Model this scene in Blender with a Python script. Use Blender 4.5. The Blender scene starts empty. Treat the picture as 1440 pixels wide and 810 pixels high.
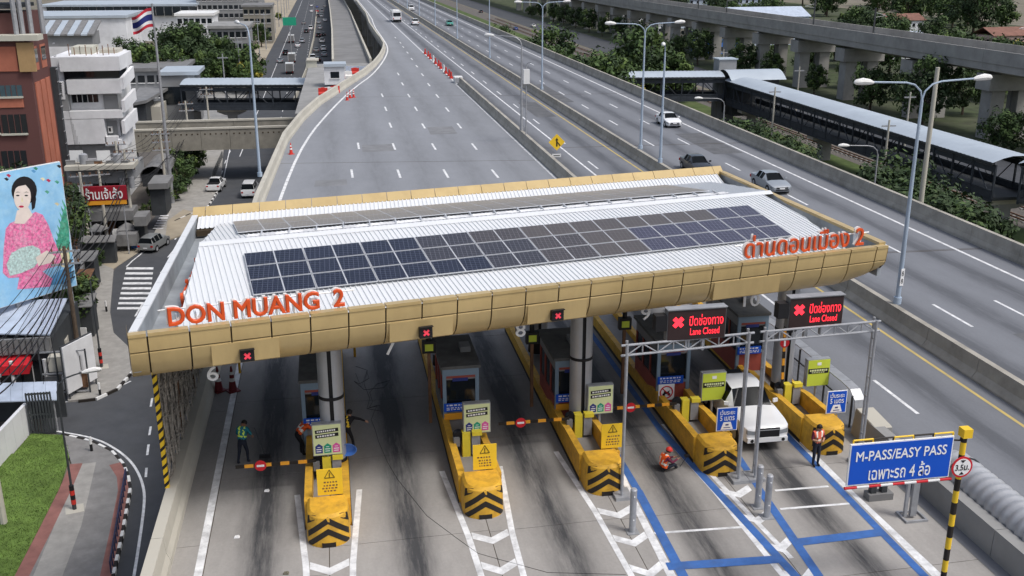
import bpy, bmesh, math, random
from mathutils import Vector, Matrix, Euler
random.seed(7)
PI = math.pi
SC = bpy.context.scene
COL = SC.collection

# ------------------------------------------------------------------ camera
CAM_H = 18.0
PITCH = math.atan(467/1440.0)
YAW = math.atan(270*math.cos(PITCH)/1440.0)
cd = bpy.data.cameras.new('camera'); cam = bpy.data.objects.new('camera', cd); COL.objects.link(cam)
cd.sensor_width = 36; cd.lens = 36; cd.clip_start = 0.5; cd.clip_end = 4000
cam.location = (0, 0, CAM_H); cam.rotation_euler = (PI/2-PITCH, 0, -YAW)
SC.camera = cam

# ------------------------------------------------------------------ light (bright overcast, sun behind thin cloud)
SUN_EL, SUN_AZ = math.radians(58), math.radians(128)      # azimuth clockwise from +Y
w = bpy.data.worlds.new('World'); SC.world = w; w.use_nodes = True
wn = w.node_tree.nodes; wl = w.node_tree.links; wn.clear()
wo = wn.new('ShaderNodeOutputWorld'); wb = wn.new('ShaderNodeBackground'); sk = wn.new('ShaderNodeTexSky')
sk.sky_type = 'NISHITA'; sk.sun_disc = False; sk.sun_elevation = SUN_EL; sk.sun_rotation = SUN_AZ
sk.air_density = 1.0; sk.dust_density = 4.0; sk.ozone_density = 1.0
wb.inputs[1].default_value = 0.115
hs = wn.new('ShaderNodeHueSaturation'); hs.inputs['Saturation'].default_value = 0.72
wl.new(sk.outputs[0], hs.inputs['Color']); wl.new(hs.outputs[0], wb.inputs[0]); wl.new(wb.outputs[0], wo.inputs[0])
sd = bpy.data.lights.new('sun', 'SUN'); sd.energy = 1.4; sd.angle = math.radians(14); sd.color = (1, 0.975, 0.94)
sun = bpy.data.objects.new('sun', sd); COL.objects.link(sun)
_d = Vector((math.sin(SUN_AZ)*math.cos(SUN_EL), math.cos(SUN_AZ)*math.cos(SUN_EL), math.sin(SUN_EL)))
sun.rotation_euler = _d.to_track_quat('Z', 'Y').to_euler(); sun.location = (60, 0, 90)
SC.view_settings.view_transform = 'Standard'; SC.view_settings.look = 'None'
SC.view_settings.exposure = 0.5; SC.view_settings.gamma = 1

# ------------------------------------------------------------------ pixel (1440x810) to place
_F = Vector((math.sin(YAW)*math.cos(PITCH), math.cos(YAW)*math.cos(PITCH), -math.sin(PITCH)))
_R = Vector((math.cos(YAW), -math.sin(YAW), 0)); _U = _R.cross(_F)
def ray(x, y): return _F + _R*((x-720)/1440.0) - _U*((y-405)/1440.0)
def pz(x, y, z=0.0):
    d = ray(x, y); return Vector((0, 0, CAM_H)) + d*((z-CAM_H)/d.z)
def py(x, y, Y):
    d = ray(x, y); return Vector((0, 0, CAM_H)) + d*(Y/d.y)
def pxx(x, y, X):
    d = ray(x, y); return Vector((0, 0, CAM_H)) + d*(X/d.x)
GZ = -13.0        # street level below the elevated toll road

# ------------------------------------------------------------------ materials
MATS = {}
def mat(name, col, rough=0.75, var=0.12, scale=1.5, metal=0.0, bump=0.0, bscale=None, dirt=0.0, dscale=0.25, dcol=None, emit=0.0, spec=0.3, stretch=None, coat=0.0, alpha=1.0):
    if name in MATS: return MATS[name]
    m = bpy.data.materials.new(name); MATS[name] = m; m.use_nodes = True
    nt = m.node_tree; N = nt.nodes; L = nt.links
    p = N['Principled BSDF']; p.inputs['Roughness'].default_value = rough; p.inputs['Metallic'].default_value = metal
    p.inputs['Specular IOR Level'].default_value = spec
    if coat: p.inputs['Coat Weight'].default_value = coat; p.inputs['Coat Roughness'].default_value = 0.08
    g = N.new('ShaderNodeNewGeometry'); src = g.outputs['Position']
    if stretch:
        mp = N.new('ShaderNodeMapping'); mp.inputs['Scale'].default_value = stretch; L.new(src, mp.inputs[0]); src = mp.outputs[0]
    n = N.new('ShaderNodeTexNoise'); n.inputs['Scale'].default_value = scale; n.inputs['Detail'].default_value = 6; n.inputs['Roughness'].default_value = 0.65
    L.new(src, n.inputs['Vector'])
    r = N.new('ShaderNodeMapRange'); r.inputs[1].default_value = 0.3; r.inputs[2].default_value = 0.7
    r.inputs[3].default_value = 1-var; r.inputs[4].default_value = 1+var; L.new(n.outputs[0], r.inputs[0])
    mx = N.new('ShaderNodeMix'); mx.data_type = 'RGBA'; mx.blend_type = 'MULTIPLY'; mx.inputs[0].default_value = 1
    mx.inputs[6].default_value = (*col, 1); L.new(r.outputs[0], mx.inputs[7]); out = mx.outputs[2]
    if dirt:
        n2 = N.new('ShaderNodeTexNoise'); n2.inputs['Scale'].default_value = dscale; n2.inputs['Detail'].default_value = 8; n2.inputs['Roughness'].default_value = 0.7
        L.new(src, n2.inputs['Vector'])
        r2 = N.new('ShaderNodeMapRange'); r2.inputs[1].default_value = 0.45; r2.inputs[2].default_value = 0.72; r2.inputs[4].default_value = dirt
        L.new(n2.outputs[0], r2.inputs[0])
        m2 = N.new('ShaderNodeMix'); m2.data_type = 'RGBA'; L.new(r2.outputs[0], m2.inputs[0]); L.new(out, m2.inputs[6])
        m2.inputs[7].default_value = (*(dcol or tuple(c*0.35 for c in col)), 1); out = m2.outputs[2]
    L.new(out, p.inputs['Base Color'])
    if bump:
        nb = N.new('ShaderNodeTexNoise'); nb.inputs['Scale'].default_value = bscale or scale*6; nb.inputs['Detail'].default_value = 4
        L.new(src, nb.inputs['Vector'])
        b = N.new('ShaderNodeBump'); b.inputs['Strength'].default_value = bump; b.inputs['Distance'].default_value = 0.02
        L.new(nb.outputs[0], b.inputs['Height']); L.new(b.outputs[0], p.inputs['Normal'])
    if emit:
        p.inputs['Emission Color'].default_value = (*col, 1); p.inputs['Emission Strength'].default_value = emit
    if alpha < 1: p.inputs['Alpha'].default_value = alpha
    return m

mat('concrete', (0.36, 0.34, 0.30), 0.85, 0.16, 0.7, bump=0.25, dirt=0.55, dscale=0.5, dcol=(0.13, 0.12, 0.10))
mat('concrete_pale', (0.47, 0.45, 0.39), 0.85, 0.12, 0.8, bump=0.2, dirt=0.4, dscale=0.4, dcol=(0.2, 0.18, 0.15))
mat('concrete_grey', (0.27, 0.27, 0.265), 0.85, 0.14, 0.4, bump=0.2, dirt=0.4, dscale=0.15, dcol=(0.12, 0.12, 0.115))
mat('asphalt_street', (0.062, 0.066, 0.074), 0.85, 0.15, 0.6, bump=0.3, bscale=20, dirt=0.4, dscale=0.12, dcol=(0.1, 0.1, 0.1))
mat('line_white', (0.70, 0.71, 0.72), 0.7, 0.18, 2.0, dirt=0.75, dscale=1.8, dcol=(0.26, 0.26, 0.27))
mat('line_yellow', (0.55, 0.42, 0.14), 0.7, 0.15, 2.0, dirt=0.6, dscale=1.0, dcol=(0.25, 0.22, 0.14))
mat('line_blue', (0.045, 0.13, 0.37), 0.7, 0.2, 2.0, dirt=0.5, dscale=1.1, dcol=(0.06, 0.08, 0.14))
mat('gold', (0.49, 0.365, 0.17), 0.36, 0.08, 0.5, metal=0.1, spec=0.5, dirt=0.4, dscale=0.9, dcol=(0.31, 0.215, 0.09), stretch=(1, 1, 0.35))
mat('joint_dark', (0.05, 0.035, 0.02), 0.8)
mat('soffit', (0.34, 0.335, 0.33), 0.8)
mat('roof_white', (0.66, 0.68, 0.70), 0.45, 0.10, 0.5, dirt=0.35, dscale=0.5, dcol=(0.33, 0.32, 0.31), stretch=(1, 0.25, 1))
mat('parapet_sheet', (0.30, 0.325, 0.35), 0.5, 0.25, 0.7, dirt=0.5, dscale=0.6, dcol=(0.15, 0.16, 0.17))
mat('alu', (0.62, 0.63, 0.65), 0.4, 0.08, 3.0, metal=0.4)
mat('red_letter', (0.62, 0.085, 0.02), 0.45, 0.08, 2.0)
mat('white_paint', (0.72, 0.72, 0.71), 0.5, 0.08, 2.0, dirt=0.2, dscale=1.0, dcol=(0.4, 0.4, 0.38))
mat('white_clean', (0.8, 0.8, 0.8), 0.5, 0.03)
mat('black', (0.012, 0.012, 0.014), 0.5, 0.1)
mat('rubber', (0.02, 0.02, 0.022), 0.85, 0.1)
mat('yellow_paint', (0.64, 0.36, 0.035), 0.6, 0.12, 2.5, bump=0.2, dirt=0.6, dscale=3.0, dcol=(0.26, 0.14, 0.035))
mat('yellow_clean', (0.80, 0.52, 0.03), 0.5, 0.05)
mat('yellow_machine', (0.70, 0.57, 0.05), 0.5, 0.1)
mat('orange_paint', (0.75, 0.33, 0.03), 0.5, 0.06)
mat('stripe_black', (0.022, 0.018, 0.015), 0.6, 0.2)
mat('silver', (0.42, 0.43, 0.45), 0.38, 0.08, 1.2, metal=0.3, dirt=0.25, dscale=1.0, dcol=(0.25, 0.25, 0.26))
mat('galv', (0.36, 0.37, 0.39), 0.45, 0.15, 3.0, metal=0.35, dirt=0.25, dscale=2)
mat('lamp_blue', (0.38, 0.46, 0.56), 0.45, 0.08, 1.0, metal=0.2)
mat('dark_steel', (0.045, 0.05, 0.055), 0.6, 0.2)
mat('booth_roof', (0.12, 0.12, 0.115), 0.85, 0.25, 1.5, dirt=0.4, dscale=1)
mat('booth_grey', (0.22, 0.215, 0.215), 0.6, 0.1)
mat('booth_blue', (0.20, 0.27, 0.34), 0.5, 0.08)
mat('booth_red', (0.33, 0.075, 0.055), 0.55, 0.12, dirt=0.3)
mat('glass_dark', (0.012, 0.016, 0.02), 0.08, 0.05, spec=0.6)
mat('glass_car', (0.008, 0.01, 0.012), 0.12, 0.05, spec=0.05)
mat('concrete_viaduct', (0.35, 0.34, 0.32), 0.85, 0.14, 0.4, bump=0.2, dirt=0.5, dscale=0.15, dcol=(0.18, 0.175, 0.16))
mat('glass_blue', (0.05, 0.09, 0.11), 0.12, 0.15, spec=0.6)
mat('sign_blue', (0.008, 0.085, 0.52), 0.4, 0.03)
mat('sign_navy', (0.03, 0.045, 0.2), 0.5, 0.05)
mat('sign_red', (0.55, 0.02, 0.03), 0.5, 0.05)
mat('maroon_sign', (0.28, 0.012, 0.025), 0.5, 0.06)
mat('lime', (0.53, 0.62, 0.06), 0.5, 0.05)
mat('lime_pale', (0.66, 0.71, 0.38), 0.5, 0.05)
mat('green_sign', (0.02, 0.30, 0.18), 0.5, 0.05)
mat('pink_sign', (0.66, 0.10, 0.34), 0.5, 0.05)
mat('led_red', (1.0, 0.03, 0.05), 0.5, 0.0, emit=1.1)
mat('led_dim', (0.70, 0.05, 0.08), 0.5, 0.0, emit=0.3)
mat('led_board', (0.035, 0.02, 0.02), 0.5, 0.15)
mat('grass', (0.115, 0.185, 0.04), 0.9, 0.35, 1.2, bump=0.6, dirt=0.5, dscale=0.5, dcol=(0.08, 0.14, 0.025))
mat('grass_wild', (0.06, 0.095, 0.025), 0.95, 0.4, 0.4, bump=0.6, dirt=0.5, dscale=0.1, dcol=(0.12, 0.11, 0.06))
mat('soil', (0.17, 0.15, 0.12), 0.95, 0.3, 0.15, bump=0.4, dirt=0.6, dscale=0.03, dcol=(0.09, 0.11, 0.05))
mat('ballast', (0.12, 0.11, 0.10), 0.95, 0.4, 3.0, bump=0.8)
mat('sand', (0.32, 0.28, 0.215), 0.95, 0.25, 0.2)
mat('paver_grey', (0.21, 0.205, 0.20), 0.85, 0.15, 1.2, bump=0.2, dirt=0.4, dscale=0.5)
mat('paver_pale', (0.31, 0.30, 0.28), 0.85, 0.15, 1.2, bump=0.2, dirt=0.3, dscale=0.5)
mat('paver_red', (0.24, 0.11, 0.095), 0.85, 0.2, 1.2)
mat('leaf_dark', (0.029, 0.052, 0.018), 0.7, 0.5, 0.9)
mat('leaf_mid', (0.052, 0.090, 0.025), 0.7, 0.5, 0.9)
mat('leaf_light', (0.085, 0.13, 0.032), 0.7, 0.45, 0.9)
mat('leaf_yellow', (0.30, 0.26, 0.04), 0.7, 0.4, 0.9)
mat('bark', (0.10, 0.075, 0.055), 0.9, 0.3, 4)
mat('brown_wall', (0.125, 0.055, 0.05), 0.75, 0.1, 0.4, dirt=0.25, dscale=0.2)
mat('orange_wall', (0.43, 0.15, 0.095), 0.75, 0.12, 0.4, dirt=0.3, dscale=0.3)
mat('ochre_wall', (0.38, 0.25, 0.12), 0.75, 0.1)
mat('white_wall', (0.70, 0.71, 0.73), 0.75, 0.08, 0.3, dirt=0.4, dscale=0.25, dcol=(0.35, 0.35, 0.36))
mat('grey_wall', (0.25, 0.255, 0.26), 0.8, 0.1, 0.3, dirt=0.3, dscale=0.2)
mat('steel_roof', (0.42, 0.475, 0.53), 0.42, 0.10, 0.3, dirt=0.25, dscale=0.15, dcol=(0.30, 0.33, 0.37), metal=0.1)
mat('steel_dark_blue', (0.035, 0.042, 0.052), 0.6, 0.25, 1.0)
mat('rust', (0.17, 0.09, 0.05), 0.9, 0.4, 2)
mat('sheet_grey', (0.20, 0.20, 0.20), 0.6, 0.3, 1.2, dirt=0.5, dscale=0.6)
mat('sheet_blue', (0.44, 0.50, 0.60), 0.5, 0.12, 0.8, dirt=0.3, dscale=0.5)
mat('tile_red', (0.20, 0.10, 0.075), 0.8, 0.25, 0.6)
mat('skin', (0.35, 0.19, 0.12), 0.6, 0.05)
mat('hair', (0.012, 0.01, 0.009), 0.6, 0.1)
mat('cloth_teal', (0.02, 0.17, 0.21), 0.85, 0.15, 8)
mat('cloth_navy', (0.018, 0.022, 0.035), 0.85, 0.2, 8)
mat('cloth_black', (0.014, 0.013, 0.015), 0.85, 0.2, 8)
mat('cloth_maroon', (0.12, 0.018, 0.045), 0.85, 0.2, 8)
mat('vest_orange', (0.75, 0.10, 0.015), 0.7, 0.1, 6)
mat('vest_coral', (0.70, 0.14, 0.08), 0.7, 0.1, 6)
mat('reflector', (0.75, 0.78, 0.70), 0.4, 0.05)
mat('reflector_lime', (0.65, 0.85, 0.10), 0.4, 0.05)
mat('cone_red', (0.55, 0.035, 0.025), 0.6, 0.1)
mat('cone_maroon', (0.16, 0.02, 0.025), 0.6, 0.1)
mat('plastic_blue', (0.07, 0.19, 0.55), 0.4, 0.05)
mat('car_white', (0.74, 0.75, 0.76), 0.3, 0.03, coat=0.6)
mat('car_silver', (0.36, 0.39, 0.42), 0.32, 0.03, metal=0.4, coat=0.6)
mat('car_grey', (0.26, 0.27, 0.27), 0.32, 0.03, metal=0.3, coat=0.6)
mat('car_black', (0.015, 0.016, 0.018), 0.25, 0.03, coat=0.6)
mat('car_green', (0.05, 0.28, 0.22), 0.3, 0.03, coat=0.6)
mat('car_red', (0.35, 0.03, 0.03), 0.3, 0.03, coat=0.6)
mat('car_blue', (0.05, 0.1, 0.28), 0.3, 0.03, coat=0.6)
mat('car_beige', (0.45, 0.40, 0.32), 0.35, 0.03, coat=0.5)
mat('lamp_clear', (0.22, 0.24, 0.26), 0.15, 0.05, spec=0.6)
mat('lamp_red', (0.4, 0.01, 0.01), 0.25, 0.05)
mat('wire', (0.02, 0.02, 0.022), 0.7)

# road surfaces: long tyre bands and stains run along the lanes (world X picks the lane)
def road_mat(name, base, track, lanes, sig, strength, spots, ymul=None, blotch=0.5):
    m = bpy.data.materials.new(name); MATS[name] = m; m.use_nodes = True
    nt = m.node_tree; N = nt.nodes; L = nt.links; p = N['Principled BSDF']; p.inputs['Roughness'].default_value = 0.8; p.inputs['Specular IOR Level'].default_value = 0.3
    g = N.new('ShaderNodeNewGeometry'); sx = N.new('ShaderNodeSeparateXYZ'); L.new(g.outputs['Position'], sx.inputs[0])
    def M(op, a, b=None, clamp=False):
        n = N.new('ShaderNodeMath'); n.operation = op; n.use_clamp = clamp
        for i, v in enumerate((a, b)):
            if v is None: continue
            if isinstance(v, (int, float)): n.inputs[i].default_value = v
            else: L.new(v, n.inputs[i])
        return n.outputs[0]
    def noise(scale, st=(1, 1, 1), det=6, ro=0.65):
        mp = N.new('ShaderNodeMapping'); mp.inputs['Scale'].default_value = st; L.new(g.outputs['Position'], mp.inputs[0])
        n = N.new('ShaderNodeTexNoise'); n.inputs['Scale'].default_value = scale; n.inputs['Detail'].default_value = det; n.inputs['Roughness'].default_value = ro
        L.new(mp.outputs[0], n.inputs['Vector']); return n.outputs[0]
    wob = M('MULTIPLY', M('SUBTRACT', noise(0.08, (1, 1, 1), 3), 0.5), 0.9)
    X = M('ADD', sx.outputs[0], wob)
    tot = None
    for c, s in lanes:
        d = M('DIVIDE', M('SUBTRACT', X, c), sig*s)
        e = M('POWER', 2.718, M('MULTIPLY', M('MULTIPLY', d, d), -1.0))
        tot = e if tot is None else M('ADD', tot, e)
    streak = noise(1.6, (1, 0.10, 1), 10, 0.75)
    fac = M('MULTIPLY', tot, M('MULTIPLY', M('MULTIPLY', M('SUBTRACT', streak, 0.22), 2.0), strength))
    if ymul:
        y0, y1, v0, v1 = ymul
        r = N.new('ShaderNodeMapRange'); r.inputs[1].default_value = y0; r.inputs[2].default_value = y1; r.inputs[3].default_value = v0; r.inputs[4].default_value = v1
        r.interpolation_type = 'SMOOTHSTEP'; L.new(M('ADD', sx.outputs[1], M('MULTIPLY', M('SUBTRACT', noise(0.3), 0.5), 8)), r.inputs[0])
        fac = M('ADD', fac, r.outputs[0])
    fac = M('MINIMUM', fac, 0.93, True)
    fac = M('MAXIMUM', fac, 0.0)
    big = noise(0.10, (1, 0.5, 1), 6); mid = noise(1.4, (1, 0.35, 1), 8, 0.75); fine = noise(9, (1, 1, 1), 5)
    br = M('ADD', M('ADD', M('MULTIPLY', M('SUBTRACT', big, 0.5), blotch), M('MULTIPLY', M('SUBTRACT', mid, 0.5), blotch*0.7)), M('ADD', M('MULTIPLY', M('SUBTRACT', fine, 0.5), 0.25), 1.0))
    a = N.new('ShaderNodeMix'); a.data_type = 'RGBA'; a.inputs[6].default_value = (*base, 1); a.inputs[7].default_value = (*track, 1); L.new(fac, a.inputs[0])
    b = N.new('ShaderNodeMix'); b.data_type = 'RGBA'; b.blend_type = 'MULTIPLY'; b.inputs[0].default_value = 1; L.new(a.outputs[2], b.inputs[6]); L.new(br, b.inputs[7])
    out = b.outputs[2]
    if spots:
        s = N.new('ShaderNodeMapRange'); s.inputs[1].default_value = 0.62; s.inputs[2].default_value = 0.72; s.inputs[4].default_value = spots
        L.new(noise(0.7, (1, 0.25, 1), 10, 0.8), s.inputs[0])
        c = N.new('ShaderNodeMix'); c.data_type = 'RGBA'; L.new(s.outputs[0], c.inputs[0]); L.new(out, c.inputs[6]); c.inputs[7].default_value = (0.33, 0.32, 0.31, 1); out = c.outputs[2]
    L.new(out, p.inputs['Base Color'])
    bm = N.new('ShaderNodeBump'); bm.inputs['Strength'].default_value = 0.25; bm.inputs['Distance'].default_value = 0.01
    L.new(noise(30), bm.inputs['Height']); L.new(bm.outputs[0], p.inputs['Normal'])
    return m
LANEX = [-2.9, 1.9, 6.7, 11.2, 15.7]
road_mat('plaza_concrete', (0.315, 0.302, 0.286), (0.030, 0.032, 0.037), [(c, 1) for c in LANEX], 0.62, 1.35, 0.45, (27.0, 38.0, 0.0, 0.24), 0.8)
road_mat('asphalt_main', (0.172, 0.181, 0.200), (0.090, 0.095, 0.107), [(c, 1) for c in (20.6, 25.0, 29.9, 33.6, 37.4)], 0.75, 1.7, 0.0, None, 0.42)
road_mat('asphalt_ramp', (0.225, 0.236, 0.257), (0.175, 0.183, 0.198), [(c, 1.4) for c in (0, 4, 8, 12, 16)], 0.8, 1.2, 0.0, None, 0.42)

def solar_mat(name, c1, c2, mo, ro):
    m = bpy.data.materials.new(name); MATS[name] = m; m.use_nodes = True
    N = m.node_tree.nodes; L = m.node_tree.links; p = N['Principled BSDF']
    p.inputs['Roughness'].default_value = ro; p.inputs['Specular IOR Level'].default_value = 0.5
    tc = N.new('ShaderNodeTexCoord'); br = N.new('ShaderNodeTexBrick'); br.offset = 0; br.squash = 1
    br.inputs['Color1'].default_value = (*c1, 1); br.inputs['Color2'].default_value = (*c2, 1); br.inputs['Mortar'].default_value = (*mo, 1)
    br.inputs['Scale'].default_value = 1; br.inputs['Mortar Size'].default_value = 0.008; br.inputs['Brick Width'].default_value = 0.166; br.inputs['Row Height'].default_value = 0.166
    L.new(tc.outputs['Object'], br.inputs[0]); L.new(br.outputs[0], p.inputs['Base Color'])
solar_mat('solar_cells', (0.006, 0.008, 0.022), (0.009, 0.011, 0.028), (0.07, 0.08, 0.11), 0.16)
solar_mat('solar_sheen_brown', (0.060, 0.050, 0.046), (0.072, 0.060, 0.054), (0.15, 0.14, 0.14), 0.28)  # this and the mid, warm and violet cells have sky reflection painted in
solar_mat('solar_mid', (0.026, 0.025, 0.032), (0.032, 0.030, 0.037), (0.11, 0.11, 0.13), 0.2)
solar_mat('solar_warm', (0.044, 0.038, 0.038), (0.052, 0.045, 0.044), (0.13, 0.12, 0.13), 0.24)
solar_mat('solar_sheen_pale', (0.17, 0.155, 0.15), (0.20, 0.185, 0.18), (0.28, 0.28, 0.29), 0.3)  # rear array: pale reflected sky put into the cell colour
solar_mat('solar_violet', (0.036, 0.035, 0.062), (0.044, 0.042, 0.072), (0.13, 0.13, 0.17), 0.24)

# ------------------------------------------------------------------ mesh builder
class B:
    def __init__(s): s.v = []; s.f = []; s.m = []
    def add(s, vs, fs, mi=0):
        o = len(s.v); s.v += [tuple(v) for v in vs]; s.f += [tuple(i+o for i in f) for f in fs]; s.m += [mi]*len(fs); return s
    def box(s, x0, x1, y0, y1, z0, z1, mi=0):
        return s.add([(x0,y0,z0),(x1,y0,z0),(x1,y1,z0),(x0,y1,z0),(x0,y0,z1),(x1,y0,z1),(x1,y1,z1),(x0,y1,z1)],
            [(0,3,2,1),(4,5,6,7),(0,1,5,4),(1,2,6,5),(2,3,7,6),(3,0,4,7)], mi)
    def cbox(s, c, d, mi=0): return s.box(c[0]-d[0]/2, c[0]+d[0]/2, c[1]-d[1]/2, c[1]+d[1]/2, c[2]-d[2]/2, c[2]+d[2]/2, mi)
    def hexa(s, pts, mi=0): return s.add(pts, [(0,3,2,1),(4,5,6,7),(0,1,5,4),(1,2,6,5),(2,3,7,6),(3,0,4,7)], mi)
    def quad(s, a, b, c, d, mi=0): return s.add([a, b, c, d], [(0,1,2,3)], mi)
    def cyl(s, p, q, r0, r1=None, n=12, mi=0, caps=True):
        r1 = r0 if r1 is None else r1; p = Vector(p); q = Vector(q); d = (q-p).normalized()
        a = d.orthogonal().normalized(); b = d.cross(a)
        vs = [p+(a*math.cos(2*PI*i/n)+b*math.sin(2*PI*i/n))*r0 for i in range(n)]+[q+(a*math.cos(2*PI*i/n)+b*math.sin(2*PI*i/n))*r1 for i in range(n)]
        fs = [(i,(i+1)%n,(i+1)%n+n,i+n) for i in range(n)]
        if caps: fs += [tuple(range(n))[::-1], tuple(range(n,2*n))]
        return s.add(vs, fs, mi)
    def tube(s, pts, r, n=6, mi=0):
        pts = [Vector(p) for p in pts]; k = len(pts); vs = []; a = None
        rr = r if isinstance(r, (list, tuple)) else [r]*k
        for i, p in enumerate(pts):
            d = (pts[min(i+1,k-1)]-pts[max(i-1,0)]).normalized()
            if a is None: a = d.orthogonal().normalized()
            else: a = (a-d*a.dot(d)).normalized()
            b = d.cross(a); vs += [p+(a*math.cos(2*PI*j/n)+b*math.sin(2*PI*j/n))*rr[i] for j in range(n)]
        fs = [(i*n+j, i*n+(j+1)%n, (i+1)*n+(j+1)%n, (i+1)*n+j) for i in range(k-1) for j in range(n)]
        fs += [tuple(range(n))[::-1], tuple(range((k-1)*n, k*n))]
        return s.add(vs, fs, mi)
    def prism(s, poly, z0, z1, mi=0):
        n = len(poly); vs = [(p[0],p[1],z0) for p in poly]+[(p[0],p[1],z1) for p in poly]
        return s.add(vs, [tuple(range(n))[::-1], tuple(range(n,2*n))]+[(i,(i+1)%n,(i+1)%n+n,i+n) for i in range(n)], mi)
    def xprism(s, poly, x0, x1, mi=0):       # poly in (y, z)
        n = len(poly); vs = [(x0,p[0],p[1]) for p in poly]+[(x1,p[0],p[1]) for p in poly]
        return s.add(vs, [tuple(range(n)), tuple(range(n,2*n))[::-1]]+[(i+n,(i+1)%n+n,(i+1)%n,i) for i in range(n)], mi)
    def yprism(s, poly, y0, y1, mi=0):       # poly in (x, z)
        n = len(poly); vs = [(p[0],y0,p[1]) for p in poly]+[(p[0],y1,p[1]) for p in poly]
        return s.add(vs, [tuple(range(n)), tuple(range(n,2*n))[::-1]]+[(i+n,(i+1)%n+n,(i+1)%n,i) for i in range(n)], mi)
    def sweep(s, prof, path, mi=0):          # prof: closed (lateral to the right, z); path: [(x, y)] or [(x, y, z)]
        path = [Vector((p[0], p[1], p[2] if len(p) > 2 else 0)) for p in path]; k = len(path); n = len(prof); vs = []
        for i, p in enumerate(path):
            d = path[min(i+1,k-1)]-path[max(i-1,0)]; d.z = 0; d.normalize(); r = Vector((d.y, -d.x, 0))
            vs += [p+r*a+Vector((0,0,z)) for a, z in prof]
        fs = [(i*n+j, i*n+(j+1)%n, (i+1)*n+(j+1)%n, (i+1)*n+j) for i in range(k-1) for j in range(n)]
        fs += [tuple(range(n))[::-1], tuple(range((k-1)*n, k*n))]
        return s.add(vs, fs, mi)
    def move(s, M):
        s.v = [tuple(M @ Vector(v)) for v in s.v]; return s
    def mesh(s, name, mats, smooth=None):
        me = bpy.data.meshes.new(name); me.from_pydata(s.v, [], s.f)
        mats = mats if isinstance(mats, (list, tuple)) else [mats]
        for m in mats: me.materials.append(MATS[m] if isinstance(m, str) else m)
        if len(mats) > 1: me.polygons.foreach_set('material_index', s.m)
        bm = bmesh.new(); bm.from_mesh(me); bmesh.ops.recalc_face_normals(bm, faces=bm.faces); bm.to_mesh(me); bm.free()
        if smooth is not None:
            me.polygons.foreach_set('use_smooth', [True]*len(me.polygons)); me.set_sharp_from_angle(angle=math.radians(smooth))
        return me
    def obj(s, name, mats, parent=None, smooth=None, off=None):
        if off is not None: s.v = [(v[0]-off[0], v[1]-off[1], v[2]-off[2]) for v in s.v]
        return link(name, s.mesh(name, mats, smooth), parent, off if parent is None else None)

def link(name, me, parent=None, loc=None, rz=0):
    o = bpy.data.objects.new(name, me); COL.objects.link(o)
    if parent: o.parent = parent
    if loc is not None: o.location = loc
    if rz: o.rotation_euler = (0, 0, rz)
    return o
LABELS = {}
def tag(o, label, cat, group=None, kind=None):
    o['label'] = label; o['category'] = cat
    if group: o['group'] = group
    if kind: o['kind'] = kind
    LABELS.setdefault(label, []).append(o)
    return o
def thing(name, label, cat, loc=(0,0,0), rz=0, group=None):
    return tag(link(name, None, None, loc, rz), label, cat, group)
def struct(o): o['kind'] = 'structure'; return o
def stuff(o): o['kind'] = 'stuff'; return o
def dup(root, loc, rz=0, label=None, cat=None, group=None, scale=None):
    r = root.copy(); COL.objects.link(r); r.location = loc; r.rotation_euler = (0, 0, rz)
    if scale: r.scale = scale if isinstance(scale, tuple) else (scale,)*3
    if label: r['label'] = label; LABELS.setdefault(label, []).append(r)
    if group: r['group'] = group
    for ch in list(root.children):
        c = ch.copy(); COL.objects.link(c); c.parent = r
        for gch in list(ch.children):
            d = gch.copy(); COL.objects.link(d); d.parent = c
    return r
def place(o, loc, rz=0, scale=None):
    o.location = loc; o.rotation_euler = (0, 0, rz)
    if scale: o.scale = (scale,)*3
    return o
ORD = ['zeroth','first','second','third','fourth','fifth','sixth','seventh','eighth','ninth','tenth','eleventh','twelfth','thirteenth','fourteenth','fifteenth','sixteenth','seventeenth','eighteenth','nineteenth','twentieth',
 'twenty-first','twenty-second','twenty-third','twenty-fourth','twenty-fifth','twenty-sixth','twenty-seventh','twenty-eighth','twenty-ninth','thirtieth','thirty-first','thirty-second','thirty-third','thirty-fourth','thirty-fifth','thirty-sixth','thirty-seventh','thirty-eighth','thirty-ninth','fortieth']

# ------------------------------------------------------------------ lettering
def text_mesh(body, w, h, depth=0.01, bold=0.0, shear=0.0):
    """flat lettering in the XZ plane facing -Y, fitted to w x h (h None keeps the proportions), centred on the origin"""
    cu = bpy.data.curves.new('lettering', 'FONT'); cu.body = body; cu.size = 1; cu.offset = max(0, bold); cu.extrude = 0.05 if bold >= 0 else 0.03; cu.bevel_depth = max(0, -bold); cu.bevel_resolution = 0; cu.resolution_u = 3; cu.shear = shear
    o = bpy.data.objects.new('lettering', cu); COL.objects.link(o); bpy.context.view_layer.update()
    me = bpy.data.meshes.new_from_object(o.evaluated_get(bpy.context.evaluated_depsgraph_get()))
    bpy.data.objects.remove(o); bpy.data.curves.remove(cu)
    xs = [v.co.x for v in me.vertices]; ys = [v.co.y for v in me.vertices]
    x0, x1, y0, y1 = min(xs), max(xs), min(ys), max(ys)
    sx = w/(x1-x0); sy = (h/(y1-y0)) if h else sx
    for v in me.vertices:
        x, y, z = v.co; v.co = ((x-(x0+x1)/2)*sx, -z/0.05*depth/2, (y-(y0+y1)/2)*sy)
    return me
def text(name, body, w, h, m, parent, M, depth=0.01, bold=0.0, shear=0.0):
    me = text_mesh(body, w, h, depth, bold, shear); me.transform(M); me.materials.clear(); me.materials.append(MATS[m])
    me.polygons.foreach_set('use_smooth', [False]*len(me.polygons))
    return link(name, me, parent)
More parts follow.
